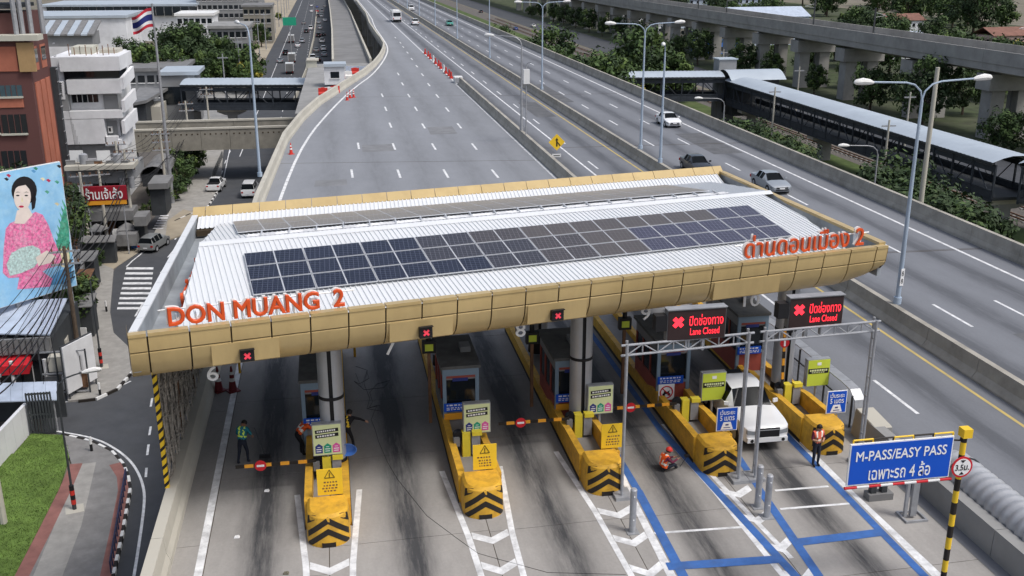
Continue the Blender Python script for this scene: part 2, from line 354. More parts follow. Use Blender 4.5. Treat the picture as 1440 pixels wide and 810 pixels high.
def split_letters(me):
    """islands of a lettering mesh, joined where they stand above one another"""
    n = len(me.vertices); par = list(range(n))
    def fnd(a):
        while par[a] != a: par[a] = par[par[a]]; a = par[a]
        return a
    for e in me.edges:
        a, b = fnd(e.vertices[0]), fnd(e.vertices[1])
        if a != b: par[a] = b
    comp = {}
    for i in range(n): comp.setdefault(fnd(i), []).append(i)
    gl = []
    for c in sorted(comp.values(), key=lambda c: -(max(me.vertices[i].co.x for i in c)-min(me.vertices[i].co.x for i in c))):
        a = min(me.vertices[i].co.x for i in c); b = max(me.vertices[i].co.x for i in c)
        for g_ in gl:
            if min(b, g_[1])-max(a, g_[0]) > 0.45*(b-a): g_[2].extend(c); break
        else: gl.append([a, b, list(c)])
    res = []
    for a, b, idx in sorted(gl):
        ix = set(idx); mp = {}; vs = []; fs = []
        for p in me.polygons:
            if p.vertices[0] in ix:
                f = []
                for vi in p.vertices:
                    if vi not in mp: mp[vi] = len(vs); vs.append(tuple(me.vertices[vi].co))
                    f.append(mp[vi])
                fs.append(f)
        res.append((vs, fs))
    return res
def T(x, y, z): return Matrix.Translation((x, y, z))
def RZ(a): return Matrix.Rotation(a, 4, 'Z')
def RX(a): return Matrix.Rotation(a, 4, 'X')

# ================================================================== the setting
def sheet(name, pts, z, m, ngon=True):
    b = B(); b.add([(p[0], p[1], z) for p in pts], [tuple(range(len(pts)))])
    o = b.obj(name, m); return struct(o)
def pxs(pts, z=GZ): return [pz(x, y, z).to_2d() for x, y in pts]

sheet('ground', [(-1500,-200),(1800,-200),(1800,2600),(-1500,2600)], GZ-0.03, 'soil')
sheet('street_road', [(-13.5,30),(12,30),(12,1200),(-18.6,1200),(-18.6,190),(-21.5,150),(-23.5,80),(-13.5,70)], GZ, 'asphalt_street')
sheet('side_road', pxs([(60,556),(140,560),(215,505),(232,640),(200,720),(172,655),(130,622),(60,606)]), GZ+0.004, 'asphalt_street')
sheet('frontage_road', [(92,60),(107,60),(107,1000),(92,1000)], GZ, 'asphalt_street')

LB = [(5,-5.75),(50,-5.6),(77,-5.4),(106,-4.3),(120,-2.9),(133,-1.0),(152,3.0),(167,6.2),(180,8.4),(194,10.2),(206,11.4),(217,12.2),(232,12.4),(247,12.3),(286,12.4),(338,13.6),(446,13.8),(1100,13.8)]
def lbx(Y):
    for (a, xa), (b, xb) in zip(LB, LB[1:]):
        if a <= Y <= b: return xa+(xb-xa)*(Y-a)/(b-a)
    return LB[-1][1]
RBX = 41.3
YL = [p[0] for p in LB]
# elevated deck: slab with haunched edge girders
b = B(); vs = []; fs = []
for Y in YL: vs += [(lbx(Y)-0.45, Y, -0.02), (RBX+0.45, Y, -0.02), (RBX+0.45, Y, -0.7), (RBX-6, Y, -2.2), (lbx(Y)+6, Y, -2.2), (lbx(Y)-0.45, Y, -0.7)]
for i in range(len(YL)-1):
    for j in range(6): fs.append((i*6+j, i*6+(j+1)%6, (i+1)*6+(j+1)%6, (i+1)*6+j))
fs += [tuple(range(6)), tuple(range(len(vs)-6, len(vs)))]
b.add(vs, fs); struct(b.obj('expressway_deck', 'concrete_grey'))
SPX = 19.3       # between plaza/ramp and the main carriageway
def strip(name, fl, fr, ys, z, m):
    b = B(); vs = []; fs = []
    for Y in ys: vs += [(fl(Y), Y, z), (fr(Y), Y, z)]
    fs = [(2*i, 2*i+1, 2*i+3, 2*i+2) for i in range(len(ys)-1)]
    b.add(vs, fs); return struct(b.obj(name, m))
strip('ramp_road', lbx, lambda Y: SPX, [54]+[y for y in YL if y > 54], 0, 'asphalt_ramp')
strip('main_road', lambda Y: SPX, lambda Y: RBX, [5, 100, 300, 1100], 0, 'asphalt_main')

# plaza floor: concrete bays with open joints, lane by lane
pf = B(); pf.box(-5.75, SPX, 5, 54, -0.018, -0.012); pf = struct(pf.obj('plaza_floor', 'joint_dark'))
edges = [-5.75, -4.55, -0.73, 4.46, 8.92, 13.43, SPX-0.01]
sk_ = 0.02
for a, c in zip(edges, edges[1:]):
    Y = 12.0 if c > 3 else 11.2
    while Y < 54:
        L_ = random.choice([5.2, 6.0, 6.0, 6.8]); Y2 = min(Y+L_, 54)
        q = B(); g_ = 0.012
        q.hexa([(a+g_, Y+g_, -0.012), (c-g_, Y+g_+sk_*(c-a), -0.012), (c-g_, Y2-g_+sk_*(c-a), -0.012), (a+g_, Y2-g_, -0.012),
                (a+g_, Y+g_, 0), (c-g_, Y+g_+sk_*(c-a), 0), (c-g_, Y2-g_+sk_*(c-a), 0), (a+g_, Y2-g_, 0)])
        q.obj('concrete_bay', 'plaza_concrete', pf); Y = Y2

# ---- barriers and parapets, cast in pieces
def barrier(name, label, cat, path, prof, seg, ynear, m, jit=0.0):
    """path: [(x, y)] polyline; pieces of about seg metres up to ynear, one long piece beyond"""
    root = thing(name, label, cat, (path[0][0], path[0][1], 0))
    off = root.location.copy()
    pts = [Vector(p) for p in path]; cum = [0]
    for p, q in zip(pts, pts[1:]): cum.append(cum[-1]+(q-p).length)
    def at(s):
        for i in range(len(pts)-1):
            if s <= cum[i+1]+1e-6: return pts[i].lerp(pts[i+1], (s-cum[i])/max(1e-6, cum[i+1]-cum[i]))
        return pts[-1]
    s = 0; tot = cum[-1]
    while s < tot-0.05:
        e = min(s+seg, tot)
        far = at(s).y > ynear
        if far: e = tot
        k = [s+0.012]+[c for c in cum if s+0.3 < c < e-0.3]+[e-0.012]
        j = random.uniform(-jit, jit)
        pr = [(a+j, z) for a, z in prof]
        o = B().sweep(pr, [at(t) for t in k]).obj('barrier_segment' if 'parapet' not in name else 'parapet_segment', m, root, None, off)
        if far: stuff(o)
        s = e
    return root
JER = [(-0.40,0.0),(0.40,0.0),(0.40,0.09),(0.19,0.40),(0.15,1.0),(-0.15,1.0),(-0.19,0.40),(-0.40,0.09)]
barrier('median_barrier', 'long concrete median barrier between the two main carriageways, carrying the tall lamps', 'barrier', [(28.0,14),(28.0,1100)], JER, 4.0, 330, 'concrete', 0.012)
PAR = [(-0.12,0.0),(0.32,0.0),(0.32,1.15),(0.02,1.15),(-0.02,0.45),(-0.12,0.18)]
barrier('right_parapet', 'long stained concrete parapet along the right edge of the expressway', 'parapet', [(RBX,14),(RBX,1100)], PAR, 5.0, 330, 'concrete', 0.012)
PAL = [(-0.40,0.0),(0.12,0.0),(0.10,0.22),(0.0,0.45),(-0.05,1.0),(-0.40,1.0)]
barrier('left_parapet', 'pale concrete parapet along the curving left edge of the toll plaza and ramp', 'parapet', [(x, y) for y, x in LB if y < 460], PAL, 6.0, 480, 'concrete_pale')
barrier('separator_barrier', 'concrete barrier behind the canopy dividing the ramp from the main carriageway', 'barrier', [(19.35,50),(19.35,152)], JER, 4.0, 400, 'concrete', 0.01)
WALLP = [(-0.25,0.0),(0.25,0.0),(0.22,0.95),(-0.22,0.95)]
barrier('plaza_barrier', 'low concrete wall right of the last toll lane, running toward the camera', 'barrier', [(20.0,17),(20.0,33.2)], WALLP, 4.0, 90, 'concrete_grey')

# ---- paint
def paint(name, segs, m, z=0.004, wd=0.15):
    b = B()
    for (x0, y0, x1, y1, *r) in segs:
        ww = (r[0] if r else wd)/2; d = Vector((x1-x0, y1-y0)); n = Vector((d.y, -d.x)).normalized()*ww
        b.add([(x0-n.x, y0-n.y, z), (x0+n.x, y0+n.y, z), (x1+n.x, y1+n.y, z), (x1-n.x, y1-n.y, z)], [(0,1,2,3)])
    return struct(b.obj(name, m))
def smooth_pts(pts, n=3):
    pts = [Vector(p) for p in pts]
    for _ in range(n):
        o = [pts[0]]
        for p, q in zip(pts, pts[1:]): o += [p.lerp(q, .25), p.lerp(q, .75)]
        pts = o+[pts[-1]]
    return pts
def polyline(pts): return [(p[0], p[1], q[0], q[1]) for p, q in zip(pts, pts[1:])]
seg = [(39.35,10,39.35,900,0.22),(22.4,75,22.4,900,0.18),(18.7,55,18.7,152,0.2)]
seg += [s_+(0.25,) for s_ in polyline(smooth_pts([(-4.7,20),(-4.7,54),(-4.3,77),(-2.7,105.6),(0.5,130),(4.0,151.5),(7.3,167),(10.9,194.2),(12.9,217.3),(13.2,247),(13.3,285.7),(14.9,338),(14.9,700)], 2))]
seg += [(18.9,152,18.9,700,0.18)]
paint('road_edge_lines', seg, 'line_white')
dash = []
for k in range(-3, 40):
    Y = 46.0+13.3*k; ml = 3.6
    for X in (31.75, 35.45): dash.append((X, Y-ml/2, X, Y+ml/2, 0.17))
    dash.append((23.3, 34.7+13.0*k-ml/2+2.2, 23.3, 34.7+13.0*k+ml/2+2.2, 0.16))
for x, y in [(495,244),(561,244),(627,244),(696,244),(504,205),(554,206),(610,206),(667,206),(549,176),(595.5,177),(646,177),(542.5,153),(585,153),(629,154),(537.5,134),(575,134.5),(615,135),(566,118),(603,119),(560,104),(594,105),(586,93),(579,83),(573,74),(567,66),(563,60),(556,53)]:
    p = pz(x, y); dash.append((p.x, p.y-1.8, p.x, p.y+1.8, 0.2))
paint('lane_dashes', dash, 'line_white')
paint('median_yellow_line', [(26.85,10,26.85,900,0.16)], 'line_yellow')
# expansion joints across the ramp
paint('expansion_joint', [(lbx(94)+0.2,94.6,19,92.0,0.10),(lbx(140)+0.2,140,19,139,0.08),(-5.4,68,19,70,0.08)]+[(19.6,Y_,RBX-.2,Y_-.6,0.09) for Y_ in (58,98,138,178,218,258)]+[(19.6,Y_+.22,RBX-.2,Y_-.38,0.05) for Y_ in (58,98,138)], 'joint_dark', 0.003)

# paint of the toll lanes: island outlines, chevrons, blue electronic-toll lanes
NOSE = [(-0.73,29.18),(4.46,30.02),(8.92,30.82),(13.43,31.43),(18.08,32.3)]
isl = []; chev = B()
for i, (x, y) in enumerate(NOSE):
    for s in (-1, 1):
        if i == 3 and s == 1: continue
        if i == 4 and s == 1: continue
        isl.append((x+s*1.08, y+3.6, x+s*0.72, y-1.0, 0.2)); isl.append((x+s*0.72, y-1.0, x+s*0.30, y-13, 0.2))
    if i == 4: continue
    for k in range(5):
        yy = y-0.75-1.75*k; h_ = max(0.12, 0.60-0.055*k)
        chev.add([(x-h_, yy, 0.008), (x, yy-0.42, 0.008), (x+h_, yy, 0.008), (x+h_, yy-0.40, 0.008), (x, yy-0.82, 0.008), (x-h_, yy-0.40, 0.008)], [(0,1,4,5),(1,2,3,4)])
paint('island_outline_lines', isl, 'line_white', 0.006)
struct(chev.obj('island_chevrons', 'line_white'))
blu = [(10.05,54,10.05,31,0.28),(10.05,31,9.55,15,0.32),(12.35,54,12.35,35.5,0.26),(12.35,35.5,13.35,24,0.30),(13.35,24,13.42,14,0.3),(14.55,33,14.3,30,0.26),(14.3,30,13.75,22,0.3),(13.75,22,13.6,14,0.3),(17.1,36,17.15,14,0.28)]
blx = []
p0 = pz(938,797); p1 = pz(1092,787); blx.append((p0.x,p0.y,p1.x,p1.y,0.42))
p0 = pz(1113,764); p1 = pz(1238,749); blx.append((p0.x,p0.y,p1.x,p1.y,0.42))
paint('blue_cross_stripes', blx, 'line_blue', 0.014)
paint('blue_lane_lines', blu, 'line_blue', 0.010)
wl_ = [(9.72,31,9.25,15,0.22),(12.62,36,13.55,26,0.18),(17.42,40,17.45,14,0.18)]
for a, c in (((920,750),(1049,741)),((1097,716),(1197,708)),((1090,690),(1165,684))):
    p0 = pz(*a); p1 = pz(*c); wl_.append((p0.x,p0.y,p1.x,p1.y,0.12))
paint('white_lane_lines', wl_, 'line_white', 0.007)

# ---- street level: pavements, kerbs, verges
def block(name, pts, h, m, z=GZ):
    o = B().prism(pxs(pts, z), z-0.02, z+h).obj(name, m); return struct(o)
SWI = [(88,612),(130,622),(158,636),(174,654),(181,672),(183,690),(172,750),(152,840),(112,1020),(-95,1020),(10,840),(30,800),(60,742),(86,690),(101,655)]
block('pavement', SWI, 0.15, 'paver_grey')
def band(name, l, z, wd, m):
    pts = [pz(x, y, GZ) for x, y in l]; b = B(); vs = []
    for i, p in enumerate(pts):
        d = pts[min(i+1,len(pts)-1)]-pts[max(i-1,0)]; n = Vector((d.y, -d.x, 0)).normalized()*wd/2
        vs += [(p.x-n.x, p.y-n.y, GZ+z), (p.x+n.x, p.y+n.y, GZ+z)]
    b.add(vs, [(2*i, 2*i+1, 2*i+3, 2*i+2) for i in range(len(pts)-1)]); return struct(b.obj(name, m))
band('red_paving_band', [(-86,1018),(18,840),(66,745),(92,692),(108,655)], 0.156, 0.75, 'paver_red')
band('red_paving_band', [(162,655),(173,672),(175,692),(164,750),(146,836),(107,1018)], 0.156, 0.7, 'paver_red')
band('pale_paving_band', [(-20,1018),(58,838),(95,745),(108,695),(118,655)], 0.154, 1.5, 'paver_pale')
block('grass_verge', [(44,612),(90,614),(99,640),(84,688),(58,740),(26,802),(8,840),(-98,1020),(-420,1020),(-300,680),(20,640)], 0.12, 'grass')
block('pavement', [(96,566),(135,562),(165,548),(188,522),(192,500),(160,470),(155,440),(160,380),(140,372),(118,470),(90,530)], 0.15, 'paver_pale')
block('concrete_apron', [(140,398),(160,378),(200,352),(206,342),(170,338),(146,352)], 0.06, 'sand')
block('pavement', [(288,298),(310,262),(314,215),(322,178),(304,178),(285,215),(262,262),(232,300),(214,335),(240,332)], 0.15, 'paver_pale')
block('concrete_apron', [(236,312),(258,296),(282,302),(262,330),(232,340)], 0.16, 'sand')
# real grass blades on the near verge
def grass_tufts():
    poly = pxs([(44,612),(90,614),(99,640),(84,688),(58,740),(26,802),(8,840),(-60,840),(-60,680),(20,640)])
    def inside(x, y):
        c = False
        for i in range(len(poly)):
            a, d = poly[i], poly[i-1]
            if (a.y > y) != (d.y > y) and x < (d.x-a.x)*(y-a.y)/(d.y-a.y)+a.x: c = not c
        return c
    b = B(); x0 = min(p.x for p in poly); x1 = max(p.x for p in poly); y0 = min(p.y for p in poly); y1 = max(p.y for p in poly); n = 0
    while n < 14000:
        x = random.uniform(x0, x1); y = random.uniform(y0, y1)
        if not inside(x, y): continue
        n += 1; a = random.uniform(0, PI); h = random.uniform(0.03, 0.10); r = random.uniform(0.02, 0.05); dx = math.cos(a)*r; dy = math.sin(a)*r
        lx, ly = random.uniform(-.08, .08), random.uniform(-.08, .08)
        b.add([(x-dx, y-dy, GZ+0.1), (x+dx, y+dy, GZ+0.1), (x+lx, y+ly, GZ+0.12+h)], [(0,1,2)], random.choice((0,0,0,1)))
    o = b.obj('grass_blades', ['grass', 'leaf_light']); tag(o, 'short green grass on the verge beside the bottom left pavement', 'grass', kind='stuff')
grass_tufts()
# kerbs painted black and white, block by block
def kerb(name, l, step=0.55):
    pts = [pz(x, y, GZ) for x, y in l]; root = struct(link(name, None, None, pts[0])); k = 0
    for p, q in zip(pts, pts[1:]):
        n = max(1, int((q-p).length/step)); d = (q-p)/n
        for i in range(n):
            a = p+d*(i+0.02); c = p+d*(i+0.98)
            B().sweep([(-0.1,0),(0.1,0),(0.09,0.19),(-0.08,0.19)], [(a.x,a.y,GZ),(c.x,c.y,GZ)]).obj('kerb_block', 'white_paint' if k % 2 else 'stripe_black', root, None, pts[0]); k += 1
kerb('kerb', [(88,613),(130,623),(158,637),(174,655),(181,672),(183.5,690),(173,750),(158,820),(114,1015)], 0.6)
kerb('kerb', [(110,566),(135,563),(165,549),(188,523)], 0.7)
kerb('kerb', [(246,312),(268,302),(288,298),(300,280),(311,262)], 1.0)
paint('street_lines', [s_+(0.16,) for s_ in polyline(smooth_pts(pxs([(78,606),(135,616),(168,634),(190,655),(203,685),(203,715),(188,815),(180,850)])))]
      + [s_+(0.16,) for s_ in polyline(smooth_pts(pxs([(85,566),(115,563),(150,552),(184,536)])))]
      + [s_+(0.16,) for s_ in polyline(pxs([(205,352),(186,367),(178,375)]))] + [s_+(0.14,) for s_ in polyline(pxs([(262,318),(280,303),(296,287),(312,262),(322,215),(330,180)]))], 'line_white', GZ+0.010)
sd_ = []
for (x0, y0, x1, y1) in ((213,592,211,604),(211,624,209,637),(208,652,206,670),(201,690,199,704)): pass
for a, c in (((214,560),(212,572)),((212,600),(210,612)),((209,625),(207,640)),((206,658),(205,671))):
    p, q = pz(*a, GZ), pz(*c, GZ); sd_.append((p.x,p.y,q.x,q.y,0.15))
for a, c in (((268,312),(260,324)),((254,325),(246,337)),((246,350),(236,362)),((235,372),(226,384)),((222,400),(210,420)),((200,428),(190,445)),((308,258),(307,262)),((313,240),(311,245)),((318,225),(316,230)),((324,212),(322,216)),((328,200),(327,204))):
    p, q = pz(*a, GZ), pz(*c, GZ); sd_.append((p.x,p.y,q.x,q.y,0.17))
for k in range(60): sd_.append((-9.5, 190+k*10, -9.5, 193+k*10, 0.15)); sd_.append((-5.8, 190+k*10, -5.8, 193+k*10, 0.15))
sd_ += [(-14.6,170,-14.6,900,0.15)]
paint('street_dashes', sd_, 'line_white', GZ+0.008)
zb = B()
for k in range(9):
    y0 = 376+k*7.0; xl = 178-k*1.6; xr = 216-k*0.8
    a, c, d, e = pz(xl,y0,GZ), pz(xr,y0,GZ), pz(xr-0.4,y0+3.1,GZ), pz(xl-0.8,y0+3.1,GZ)
    zb.add([(p.x,p.y,GZ+0.012) for p in (a,c,d,e)], [(0,1,2,3)])
for k in range(6):
    y0 = 304+k*3.6; a, c, d, e = pz(226-k*2,y0,GZ), pz(238-k*1.5,y0,GZ), pz(237-k*1.5,y0+1.7,GZ), pz(225-k*2,y0+1.7,GZ)
    zb.add([(p.x,p.y,GZ+0.168) for p in (a,c,d,e)], [(0,1,2,3)])
struct(zb.obj('zebra_crossing', 'line_white'))

for k, (x0, x1, y0, y1, m) in enumerate(((29.9,33.2,60,66,'patch_dark'),(36.0,39.0,92,104,'patch_dark'),(20.4,23.0,58,63,'patch_dark'),(24.0,26.4,118,131,'patch_dark'),(3.0,6.2,99,103,'patch_pale'),(10.5,13.4,108,113,'patch_pale'),(-1.5,1.2,84,86.5,'patch_pale'),(33.0,35.2,38,43,'patch_dark'),(30.0,31.4,130,150,'patch_dark'))):
    if m not in MATS: mat(m, {'patch_dark': (0.10,0.103,0.11), 'patch_pale': (0.19,0.195,0.205)}[m], 0.85, 0.2, 0.8, bump=0.3, dirt=0.6, dscale=0.6, dcol=(0.17,0.175,0.185))
    sheet('road_patch', [(x0,y0),(x1,y0+.1),(x1,y1),(x0+.1,y1-.1)], 0.0025, m)

# ================================================================== toll canopy
CA, CB, CC, CD = Vector((-6.13,29.42)), Vector((20.76,34.54)), Vector((19.66,49.24)), Vector((-5.94,44.49))
def cp(s, t): return (CA*(1-s)+CB*s)*(1-t)+(CD*(1-s)+CC*s)*t
CU = (CB-CA).normalized(); CN = Vector((CU.y, -CU.x))          # along the front, and outward (toward the camera)
cr = thing('toll_canopy', 'long gold edged toll plaza canopy with white ribbed roof carrying solar panels', 'canopy', (7, 39, 0))
CO = cr.location.copy()
ZT = 7.5
LEN = (CB-CA).length; NP = 23
# roof heights by t (0 front edge .. 1 rear edge)
T0, T1, TR, TG, TE = 0.0, 0.035, 0.50, 0.90, 0.975
def rz(t):
    if t <= TR: return 7.12+(8.08-7.12)*(t-T1)/(TR-T1)
    if t <= TG: return 8.08+(7.30-8.08)*(t-TR)/(TG-TR)
    return 7.30
SL, SR = 0.045, 0.955       # roof lies between the side parapets
# --- ribbed roof sheets
def ribbed(t0, t1, z0, z1, n, name, parent, s0=SL, s1=SR, shear=False, ext=0):
    for i in range(n+ext):
        a = s0+(s1-s0)*i/n; c = s0+(s1-s0)*(i+1)/n; q = B(); vs = []
        pr = []
        for k in range(4):
            u = k/4; pr += [(u+0.02,0),(u+0.15,0),(u+0.17,0.034),(u+0.22,0.034),(u+0.24,0)]
        pr = [(0,0)]+pr+[(1.0,0)]
        lines = []
        for u, h in pr:
            st_ = a+(c-a)*u; kx = -0.048/(TR-T1) if shear else 0.0
            lo, hi = t0, t1
            if kx:
                lo = max(lo, T1+(s1-st_)/kx); hi = min(hi, T1+(s0-st_)/kx)
                if hi < lo: hi = lo = min(max(hi, t0), t1)
            ends = []
            for tt in (lo, hi):
                p = cp(min(s1, max(s0, st_+kx*(tt-T1))), tt); ends.append((p.x, p.y, z0+(z1-z0)*(tt-t0)/(t1-t0)+h))
            lines.append(ends)
        if all((Vector(e[0])-Vector(e[1])).length < 0.02 for e in lines): continue
        vs = [e[0] for e in lines]+[e[1] for e in lines]
        m_ = len(pr); q.add(vs, [(j, j+1, m_+j+1, m_+j) for j in range(m_-1)])
        q.obj(name, 'roof_white', parent, None, CO)
ribbed(T1, TR, rz(T1), rz(TR), 34, 'roof_sheet', cr, shear=True, ext=1)
ribbed(TR, TG, rz(TR), rz(TG), 34, 'roof_sheet', cr, shear=True, ext=3)
ribbed(TG+0.012, TE, 7.12, 7.44, 34, 'parapet_sheet', cr, 0.01, 0.985)
# ridge cap
q = B(); vs = []
for s in (SL, SR):
    for dt, dz in ((-0.02,0.02),(0,0.075),(0.02,0.02)):
        p = cp(s, TR+dt); vs.append((p.x, p.y, 8.08+dz-abs(dt)*2))
q.add(vs, [(0,1,4,3),(1,2,5,4)]); q.obj('ridge_cap', 'roof_white', cr, None, CO)
# gutter behind the rear slope, box under the roof (closes the volume) and soffit
def cbox4(s0, s1, t0, t1, z0, z1, m, name, parent=cr):
    P = [cp(s0,t0), cp(s1,t0), cp(s1,t1), cp(s0,t1)]
    return B().hexa([(p.x,p.y,z0) for p in P]+[(p.x,p.y,z1) for p in P]).obj(name, m, parent, None, CO)
cbox4(0.01, 0.99, TG-0.002, TG+0.012, 6.85, 7.08, 'joint_dark', 'gutter')
cbox4(0.03, 0.93, 0.08, 0.965, 5.9, 6.7, 'soffit', 'soffit')
# valley trays beside the gable ends
cbox4(0.008, SL+0.01, 0.03, 0.93, 6.6, 6.75, 'parapet_sheet', 'valley_tray')
cbox4(SR-0.01, 0.993, 0.03, 0.93, 6.6, 6.75, 'parapet_sheet', 'valley_tray')
# gable end cheeks of the roof
for s in (SL, SR):
    q = B(); P = [(T1, rz(T1)-0.01), (TR, 8.07), (TG, 7.29)]
    vs = []
    for t, z in P:
        p = cp(s, t); vs += [(p.x, p.y, 6.7), (p.x, p.y, z)]
    q.add(vs, [(0,2,3,1),(2,4,5,3)]); q.obj('gable_cheek', 'white_paint', cr, None, CO)
# side parapets
for s0, s1, m in ((0.0, 0.008, 'parapet_sheet'), (0.993, 0.999, 'parapet_sheet')):
    cbox4(s0, s1, 0.02, 0.985, 6.2, 7.44, m, 'side_parapet')
for i in range(12):
    cbox4(0.9915, 1.0025, 0.02+0.08*i+0.001, 0.02+0.08*(i+1)-0.001, 7.44, 7.55, 'gold', 'cap_panel')
    cbox4(-0.0005, 0.0085, 0.02+0.08*i+0.001, 0.02+0.08*(i+1)-0.001, 7.44, 7.50, 'roof_white', 'cap_panel')
# right side fascia panels (outside)
for i in range(1, 12):
    a = cp(1.0, 0.03+0.08*i+0.001); c = cp(1.0, 0.03+0.08*(i+1)-0.001)
    B().hexa([(a.x,a.y,6.45),(a.x+0.06,a.y,6.45),(c.x+0.06,c.y,6.45),(c.x,c.y,6.45),(a.x,a.y,7.43),(a.x+0.06,a.y,7.43),(c.x+0.06,c.y,7.43),(c.x,c.y,7.43)]).obj('side_panel', 'gold', cr, None, CO)
# --- front fascia: two rows of gold panels, the lower row curved under
PROF_T = [(-0.02,7.47),(0.0,7.40),(-0.065,6.915)]
PROF_B = [(-0.075,6.85),(-0.13,6.55),(-0.27,6.25),(-0.50,6.02),(-0.85,5.86),(-1.15,5.82)]
def fpt(d, out, z, base=CA): p = base+CU*d+CN*out; return (p.x, p.y, z)
seams = [0.0]+[0.55+i*(LEN-1.1)/(NP-1) for i in range(NP)]+[LEN]
rounded = lambda d: min(1.0, math.sqrt(max(0.0, min(1.0, 1-((LEN-d-1.6)/1.6 < 0)*0)))) 
for a, c in zip(seams, seams[1:]):
    g_ = 0.024
    for prof, nm in ((PROF_T, 'fascia_panel'), (PROF_B, 'fascia_panel')):
        q = B(); n = len(prof); vs = []
        def end_lift(d):       # the underside sweeps up toward the right end, as the outline in the photo does
            r = max(0.0, d-(LEN-2.0))/2.0; return r*r
        for d in (a+g_, c-g_):
            for o_, z in prof:
                lf = end_lift(d)*0.55 if prof is PROF_B else 0
                vs.append(fpt(d, o_, z+(6.86-z)*lf))
        for d in (a+g_, c-g_):
            for o_, z in prof:
                lf = end_lift(d)*0.55 if prof is PROF_B else 0
                vs.append(fpt(d, o_-0.04, z+(6.86-z)*lf+(0.03 if prof is PROF_B else 0)))
        fs = [(j, j+1, n+j+1, n+j) for j in range(n-1)]+[(2*n+j, 3*n+j, 3*n+j+1, 2*n+j+1) for j in range(n-1)]
        fs += [(j, 2*n+j, 2*n+j+1, j+1) for j in range(n-1)]+[(n+j, n+j+1, 3*n+j+1, 3*n+j) for j in range(n-1)]
        fs += [(0, n, 3*n, 2*n), (n-1, 3*n-1, 4*n-1, 2*n-1)]
        q.add(vs, fs); q.obj(nm, 'gold', cr, 50, CO)
    # cap on top of the front edge
    q = B(); q.hexa([fpt(a+g_,-0.34,7.40), fpt(c-g_,-0.34,7.40), fpt(c-g_,0.02,7.40), fpt(a+g_,0.02,7.40), fpt(a+g_,-0.34,7.47), fpt(c-g_,-0.34,7.47), fpt(c-g_,0.02,7.50), fpt(a+g_,0.02,7.50)])
    q.obj('cap_panel', 'gold', cr, None, CO)
    # rear cap
    s0, s1 = a/LEN, c/LEN
    P = [cp(s0,0.972), cp(s1,0.972), cp(s1,1.0), cp(s0,1.0)]; e = 0.0012
    P = [cp(s0+e*0.4,0.972), cp(s1-e*0.4,0.972), cp(s1-e*0.4,1.0), cp(s0+e*0.4,1.0)]
    B().hexa([(p.x,p.y,6.2) for p in P]+[(P[0].x,P[0].y,7.46),(P[1].x,P[1].y,7.46),(P[2].x,P[2].y,7.76),(P[3].x,P[3].y,7.76)]).obj('rear_panel', 'gold', cr, None, CO)
# dark backing behind the seams
q = B(); vs = []
for d in (0.02, LEN-0.02):
    for o_, z in [(-0.06,7.38),(-0.12,6.88),(-0.18,6.55),(-0.33,6.28),(-0.56,6.07),(-0.88,5.91)]: vs.append(fpt(d, o_, z+(0.0 if d < 1 else (6.86-z)*0.35 if z < 6.8 else 0)))
q.add(vs, [(j, j+1, 7+j, 6+j) for j in range(5)]); q.obj('fascia_backing', 'joint_dark', cr, None, CO)
# left end closure of the curved fascia
q = B(); pts = [fpt(0.0, o_, z) for o_, z in PROF_T+PROF_B]+[fpt(0.0,-1.2,7.47)]; q.add(pts, [tuple(range(len(pts)))]); q.obj('end_plate', 'gold', cr, None, CO)
q = B(); pts = [fpt(LEN, o_, z+((6.86-z)*0.55 if z < 6.86 else 0)) for o_, z in PROF_T+PROF_B]+[fpt(LEN,-1.2,7.47)]; q.add(pts, [tuple(range(len(pts)))]); q.obj('end_plate', 'gold', cr, None, CO)

# flat signal housings proud of the curved lower row, each with a red cross signal
def along(x, y, z):          # distance along the front for a pixel on the fascia
    p = pz(x, y, z).to_2d(); return (p-CA).dot(CU)
SIG = []
for k, (xl, xr_, xs, ys) in enumerate(((297,392,344,490),(546,631,590,457),(739,822,772,434),(1000,1092,None,None))):
    d0, d1 = along(xl, 500 if k == 0 else 470 if k == 1 else 445 if k == 2 else 412, 6.4), along(xr_, 490 if k == 0 else 455 if k == 1 else 435 if k == 2 else 400, 6.4)
    q = B(); q.hexa([fpt(d0,-0.6,6.17), fpt(d1,-0.6,6.17), fpt(d1,-0.12,6.17), fpt(d0,-0.12,6.17), fpt(d0,-0.2,6.84), fpt(d1,-0.2,6.84), fpt(d1,-0.05,6.84), fpt(d0,-0.05,6.84)])
    q.obj('signal_housing', 'gold', cr, None, CO)
    if xs: SIG.append((along(xs, ys, 6.42), k))
ordn = ['leftmost', 'middle', 'rightmost']
for d, k in SIG:
    p = CA+CU*d+CN*0.0
    s = thing('lane_signal', 'small black lane signal showing a red cross, %s of three on the gold fascia' % ordn[k], 'lane signal', (p.x, p.y, 6.22), math.atan2(CU.y, CU.x), 'red cross signals on the canopy')
    B().cbox((0,0.02,0.2), (0.42,0.22,0.36)).obj('housing', 'black', s)
    h = B(); h.cbox((0,-0.12,0.42), (0.44,0.14,0.02)); h.obj('visor', 'black', s)
    c = B()
    for a in (PI/4, -PI/4): 
        t_ = B().cbox((0,0,0), (0.24,0.012,0.07)); t_.move(T(0,-0.098-(0.004 if a > 0 else 0),0.2) @ Matrix.Rotation(a,4,'Y')); c.add(t_.v, t_.f)
    c.obj('cross', 'led_dim', s)

